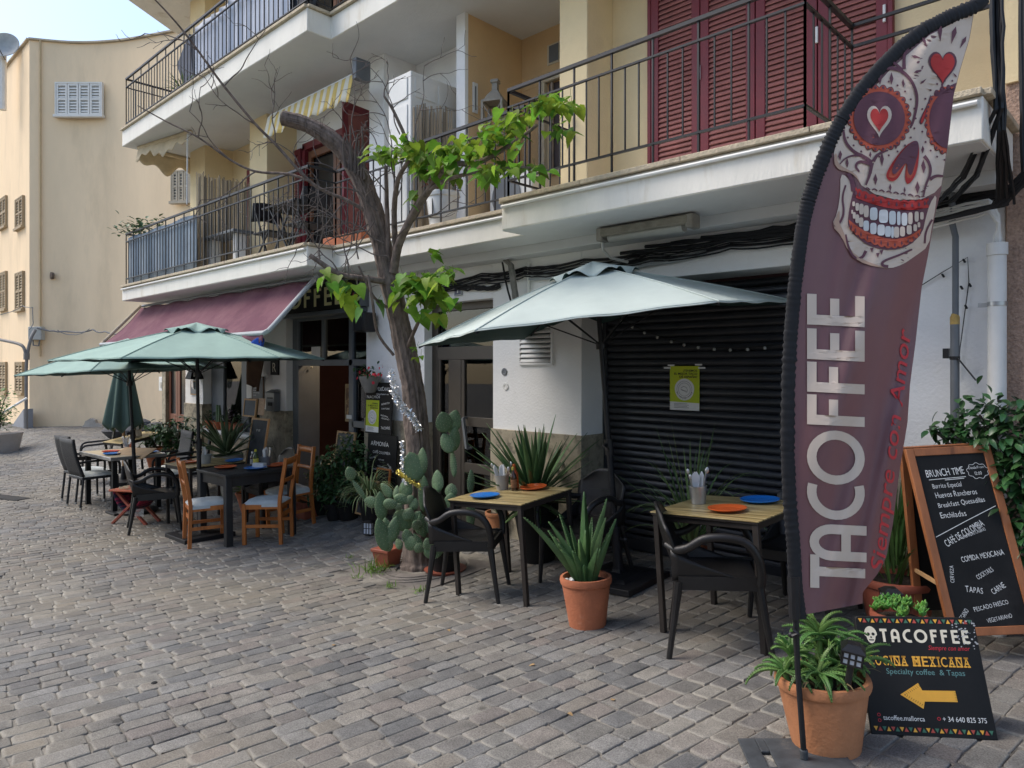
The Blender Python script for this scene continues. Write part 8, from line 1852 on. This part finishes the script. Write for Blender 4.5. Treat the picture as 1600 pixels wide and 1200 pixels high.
# metal folding set and white table on the left balcony
def bistro_set():
    zt = F1 + .70; c = Vector((PX(450, 4.55), 4.60, 0)); t = thing('folding_table', 'black metal folding table on the lower balcony', 'table', (c.x, c.y, F1 + .03))
    mb = MB(True); mb.box(c.x - .45, c.x + .40, 4.42, 4.92, zt, zt + .025); build(mb, 'tabletop', iron, t, bevel=.004)
    for s in (-1, 1): mb = MB(True); mb.bar((c.x - .3, 4.66 + s * .2, zt), (c.x + .25, 4.66 + s * .2, F1 + .02), .02, .02); mb.bar((c.x + .25, 4.66 + s * .19, zt), (c.x - .3, 4.66 + s * .19, F1 + .02), .02, .02); build(mb, 'legs', iron, t)
    for k, (px, lab) in enumerate(((428, 'black folding chair left of the folding table on the lower balcony'), (480, 'black folding chair with a raised backrest right of the folding table'))):
        x = PX(px, 4.7); t = thing('folding_chair', lab, 'chair', (x, 4.7, F1 + .03), group='black folding chairs on the balcony')
        mb = MB(True); mb.box(x - .2, x + .2, 4.5, 4.9, F1 + .44, F1 + .465); build(mb, 'seat', iron, t, bevel=.006)
        mb = MB(True); mb.grid(lambda u, v: Vector((x - .2 + .4 * u if False else x + (.22 if k else -.22) + .03 * v, 4.5 + .4 * u, F1 + .62 + .25 * v + .03 * math.sin(math.pi * u))), 8, 4); build(mb, 'backrest', iron, t, solid=.015)
        for y in (4.52, 4.88): mb = MB(True); mb.bar((x - .22, y, F1 + .03), (x + .2, y, F1 + .45), .02, .02); mb.bar((x + .22 * (1 if not k else -1), y, F1 + .03), (x + (-.2 if not k else .22), y, F1 + .84), .02, .02); build(mb, 'legs', iron, t)
bistro_set()
t = thing('side_table', 'grey topped white table against the reed screen on the lower balcony', 'table', (-10.6, 4.55, F1 + .03)); xa, xb = PX(316, 4.45), PX(372, 4.45)
mb = MB(True); mb.box(xa, xb, 4.38, 4.68, F1 + .52, F1 + .56); build(mb, 'tabletop', steel_d, t, bevel=.006)
for x in (xa + .25, xb - .12): mb = MB(True); mb.box(x - .04, x + .04, 4.45, 4.6, F1 + .02, F1 + .52); build(mb, 'leg', pipe_white, t, bevel=.006)
# plant at the balcony corner
mb = MB(); r_ = random.Random(13)
for i in range(160): x = -12.95 + r_.gauss(.35, .3); mb.leaf((x, 4.2 + r_.gauss(0, .12), 3.80 + abs(r_.gauss(.05, .09))), (r_.uniform(-1, 1), r_.uniform(-1, 1), r_.uniform(-.3, .9)), (0, 0, 1), .09, .055)
mb.tube([(-12.7, 4.3, 2.95), (-12.75, 4.28, 3.8)], .02, 6); solo(mb, 'balcony_plant', mat('balcony_leaf', (.07, .14, .05), .5, .3, 6, island=.4), 'leafy plant topping the left corner of the lower balcony screen', 'plant')
v = Vector((PX(288, 4.5), 4.5, F2 + .03)); t = potted('potted_plant', 'spiky plant in a terracotta pot on the upper balcony behind the rail', v, .16, .26, terracotta, tilt=0); mb = MB(); rosette(mb, (0, 0, .26), 34, .42, .03, 15, 80, 1.2, 3); build(mb, 'leaves', spider_m, t)
v = Vector((PX(281, 4.7), 4.75, F2 + .03)); t = thing('folded_sunshade', 'dark slanting sunshade cover standing on the upper balcony', 'sunshade', v); mb = MB(True); mb.add([v + Vector(q) for q in ((0, -.1, 1.0), (.5, -.1, 1.35), (.75, -.1, .1), (.6, -.1, .1), (0, 0, 1.0), (.5, 0, 1.35), (.75, 0, .1), (.6, 0, .1))], [(0, 3, 2, 1), (4, 5, 6, 7), (0, 1, 5, 4), (1, 2, 6, 5), (2, 3, 7, 6), (3, 0, 4, 7)]); build(mb, 'cover', mat('slate_cover', (.10, .11, .14), .9, .15, 5), t)
# pots on the middle balcony
v = Vector((PX(689, 4.62), 4.64, F1 + .034)); t = potted('potted_plant', 'straggly red leaved plant in a large white pot on the middle balcony', v, .17, .36, pipe_white, tilt=0); mb = MB(); tw = MB(); r_ = random.Random(91)
for i in range(60): a = r_.random() * 6.28; h_ = r_.random() * .3; mb.leaf((math.cos(a) * .16 * r_.random(), math.sin(a) * .16, .34 + h_), (math.cos(a), math.sin(a), r_.uniform(-.4, .8)), (0, 0, 1), .07, .03)
build(mb, 'leaves', mat('russet_leaf', (.22, .07, .04), .6, .3, 8, island=.5, hue=.03), t)
v = Vector((PX(545, 4.65), 4.68, F1 + .034)); t = thing('planter_box', 'terracotta trough of cuttings on the middle balcony behind the tree', 'planter', v); mb = MB(True); mb.box(v.x - .45, v.x + .35, 4.58, 4.78, F1 + .035, F1 + .20); build(mb, 'trough', terracotta, t, bevel=.01)
mb = MB(True); mb.box(v.x - .43, v.x + .33, 4.60, 4.76, F1 + .195, F1 + .205); build(mb, 'soil', soil, t)
# lantern on the loggia, thermometer, wire sculpture, air conditioner
t = thing('candle_lantern', 'large weathered metal candle lantern hanging in the loggia', 'lantern', PY(772, 180, 5.2)); c = PY(774, 160, 5.2); M_ = tr(*c) @ rotz(R(25))
mb = MB(True); w_ = .105
for sx in (-1, 1):
    for sy in (-1, 1): mb.box(sx * w_ - .012, sx * w_ + .012, sy * w_ - .012, sy * w_ + .012, -.42, .0, M_)
for z in (-.42, -.02):
    for s in (-1, 1): mb.box(-w_, w_, s * w_ - .012, s * w_ + .012, z, z + .025, M_); mb.box(s * w_ - .012, s * w_ + .012, -w_, w_, z, z + .025, M_)
for s in (-1, 1):
    for q in ((-1, 1), (1, -1)): mb.bar(M_ @ Vector((s * w_, q[0] * w_, -.38)), M_ @ Vector((s * w_, q[1] * w_, -.03)), .008, .008); mb.bar(M_ @ Vector((q[0] * w_, s * w_, -.38)), M_ @ Vector((q[1] * w_, s * w_, -.03)), .008, .008)
galv = mat('weathered_zinc', (.24, .22, .18), .6, .25, 9); build(mb, 'cage', galv, t)
mb = MB(True); mb.lathe([(w_ * 1.32, 0), (w_ * .95, .06), (.04, .12), (.04, .19), (.06, .20), (.055, .23), (.001, .24)], 4, M=M_ @ rotz(R(45))); build(mb, 'roof', galv, t, angle=25)
mb = MB(True); mb.lathe([(.03, -.40), (.03, -.25), (.001, -.25)], 12, M=M_); build(mb, 'candle', ink_cream, t)
t = thing('thermometer', 'slim white thermometer on the ochre loggia wall', 'thermometer', PY(744, 153, 5.15)); a_ = -5.49; c = W(744, 153, FW.dot(Vector((-5.485, 5.16, 0)))); mb = MB(True); mb.box(-5.49, -5.475, 5.13, 5.20, c.z - .16, c.z + .16); build(mb, 'plate', pipe_white, t, bevel=.003); mb = MB(True); mb.box(-5.476, -5.470, 5.16, 5.17, c.z - .13, c.z + .12); build(mb, 'scale', ink_black, t)
t = thing('air_conditioner', 'cream air conditioner unit low on the loggia behind the rail', 'air conditioner', (-5.2, 5.3, F1)); mb = MB(True); mb.box(-5.35, -4.75, 5.25, 5.55, F1 + .12, F1 + .68); build(mb, 'case', pipe_white, t, bevel=.012)
mb = MB(True); mb.lathe([(.2, 0), (.2, .01), (.02, .012)], 24, Vector((-5.10, 5.245, F1 + .42)), rotx(R(90))); build(mb, 'fan_grille', steel_d, t)
mb = MB(True); mb.box(-5.4, -4.7, 5.28, 5.52, F1 + .03, F1 + .12); build(mb, 'stand', tan_wall, t)
# ------------------------------------------------------------------ yellow building: dish, wall box, cables
p = W(4, 112, 22.3); t = thing('satellite_dish', 'grey satellite dish on a mast above the yellow roof at the far left', 'satellite dish', p)
mb = MB(True); mb.tube([p + Vector((0, 0, -1.2)), p + Vector((0, 0, .9))], .11, 10); build(mb, 'mast', pipe_white, t)
c = W(6, 70, 22.1); ax = (-FW + RT * .25 + Vector((0, 0, .25))).normalized(); q = Vector((0, 0, 1)).rotation_difference(ax).to_matrix().to_4x4(); mb = MB(True); mb.lathe([(.02, -.12), (.2, -.10), (.36, -.04), (.44, .02), (.42, .03), (.2, -.07), (.02, -.09)], 28, c, q @ Matrix.Diagonal((.95, 1.0, 1, 1))); build(mb, 'dish', mat('dish_grey', (.36, .37, .36), .6, .15, 5), t)
mb = MB(True); mb.tube([c + ax * -.1 + Vector((0, 0, -.4)), c + ax * .4 + Vector((0, 0, -.35))], .02, 6); build(mb, 'arm', steel_d, t)
p = W(58, 522, 21.55); t = thing('meter_box', 'grey meter box on the yellow wall where the cables meet', 'meter box', p); mb = MB(True); n = -FW; M_ = Matrix(((RT.x, FW.x, 0, p.x), (RT.y, FW.y, 0, p.y), (0, 0, 1, p.z), (0, 0, 0, 1))); mb.box(-.20, .20, -.12, .08, -.18, .22, M_); build(mb, 'case', mat('meter_grey', (.40, .40, .37), .7, .1, 5), t, bevel=.02)
mb = MB(True); mb.tube([M_ @ Vector((-.12, -.02, -.15)), M_ @ Vector((-.1, -.02, -.34)), M_ @ Vector((.06, -.02, -.36)), M_ @ Vector((.1, -.02, -.15))], .02, 6); build(mb, 'cable_loop', steel_d, t)
mb = MB(); cable(mb, [W(58, 512, 21.4), W(110, 518, 21.6), W(145, 515, 21.5), W(165, 518, 21.4), W(210, 524, 21.2)], .022, .05, 8, .01); cable(mb, [W(90, 516, 21.5), W(115, 523, 21.55), W(140, 514, 21.5)], .012, .05, 6, .01); cable(mb, [W(46, 515, 21.3), W(52, 505, 21.35), W(51, 480, 21.35), W(36, 478, 21.6), W(0, 492, 22)], .012, .03, 6, .01)
solo(mb, 'wall_cables', steel_d, 'dark cables strung along the yellow wall from the meter box', 'cables')
mb = MB(); mb.tube(spline([W(41, 676, 21.0), W(41, 600, 21.0), W(42, 560, 21.0), W(48, 530, 21.1), W(55, 516, 21.3)], 5), .045, 8); mb.tube(spline([W(41, 562, 21.0), W(38, 545, 21.0), W(28, 537, 21.1), W(-4, 530, 21.6)], 5), .045, 8)
mb.tube([W(41.5, 562, 21.0), W(41.5, 552, 21.0)], .08, 8); solo(mb, 'cable_pipe', mat('pipe_dark_grey', (.17, .16, .15), .6, .15, 5), 'dark forked pipe rising at the corner of the yellow building', 'pipe')
mb = MB(); 
mb.tube([W(4, 645, 20.3), W(42, 622, 20.8)], .035, 8); solo(mb, 'handrail', pipe_white, 'white sloping handrail beside the shrub at the far left', 'handrail')
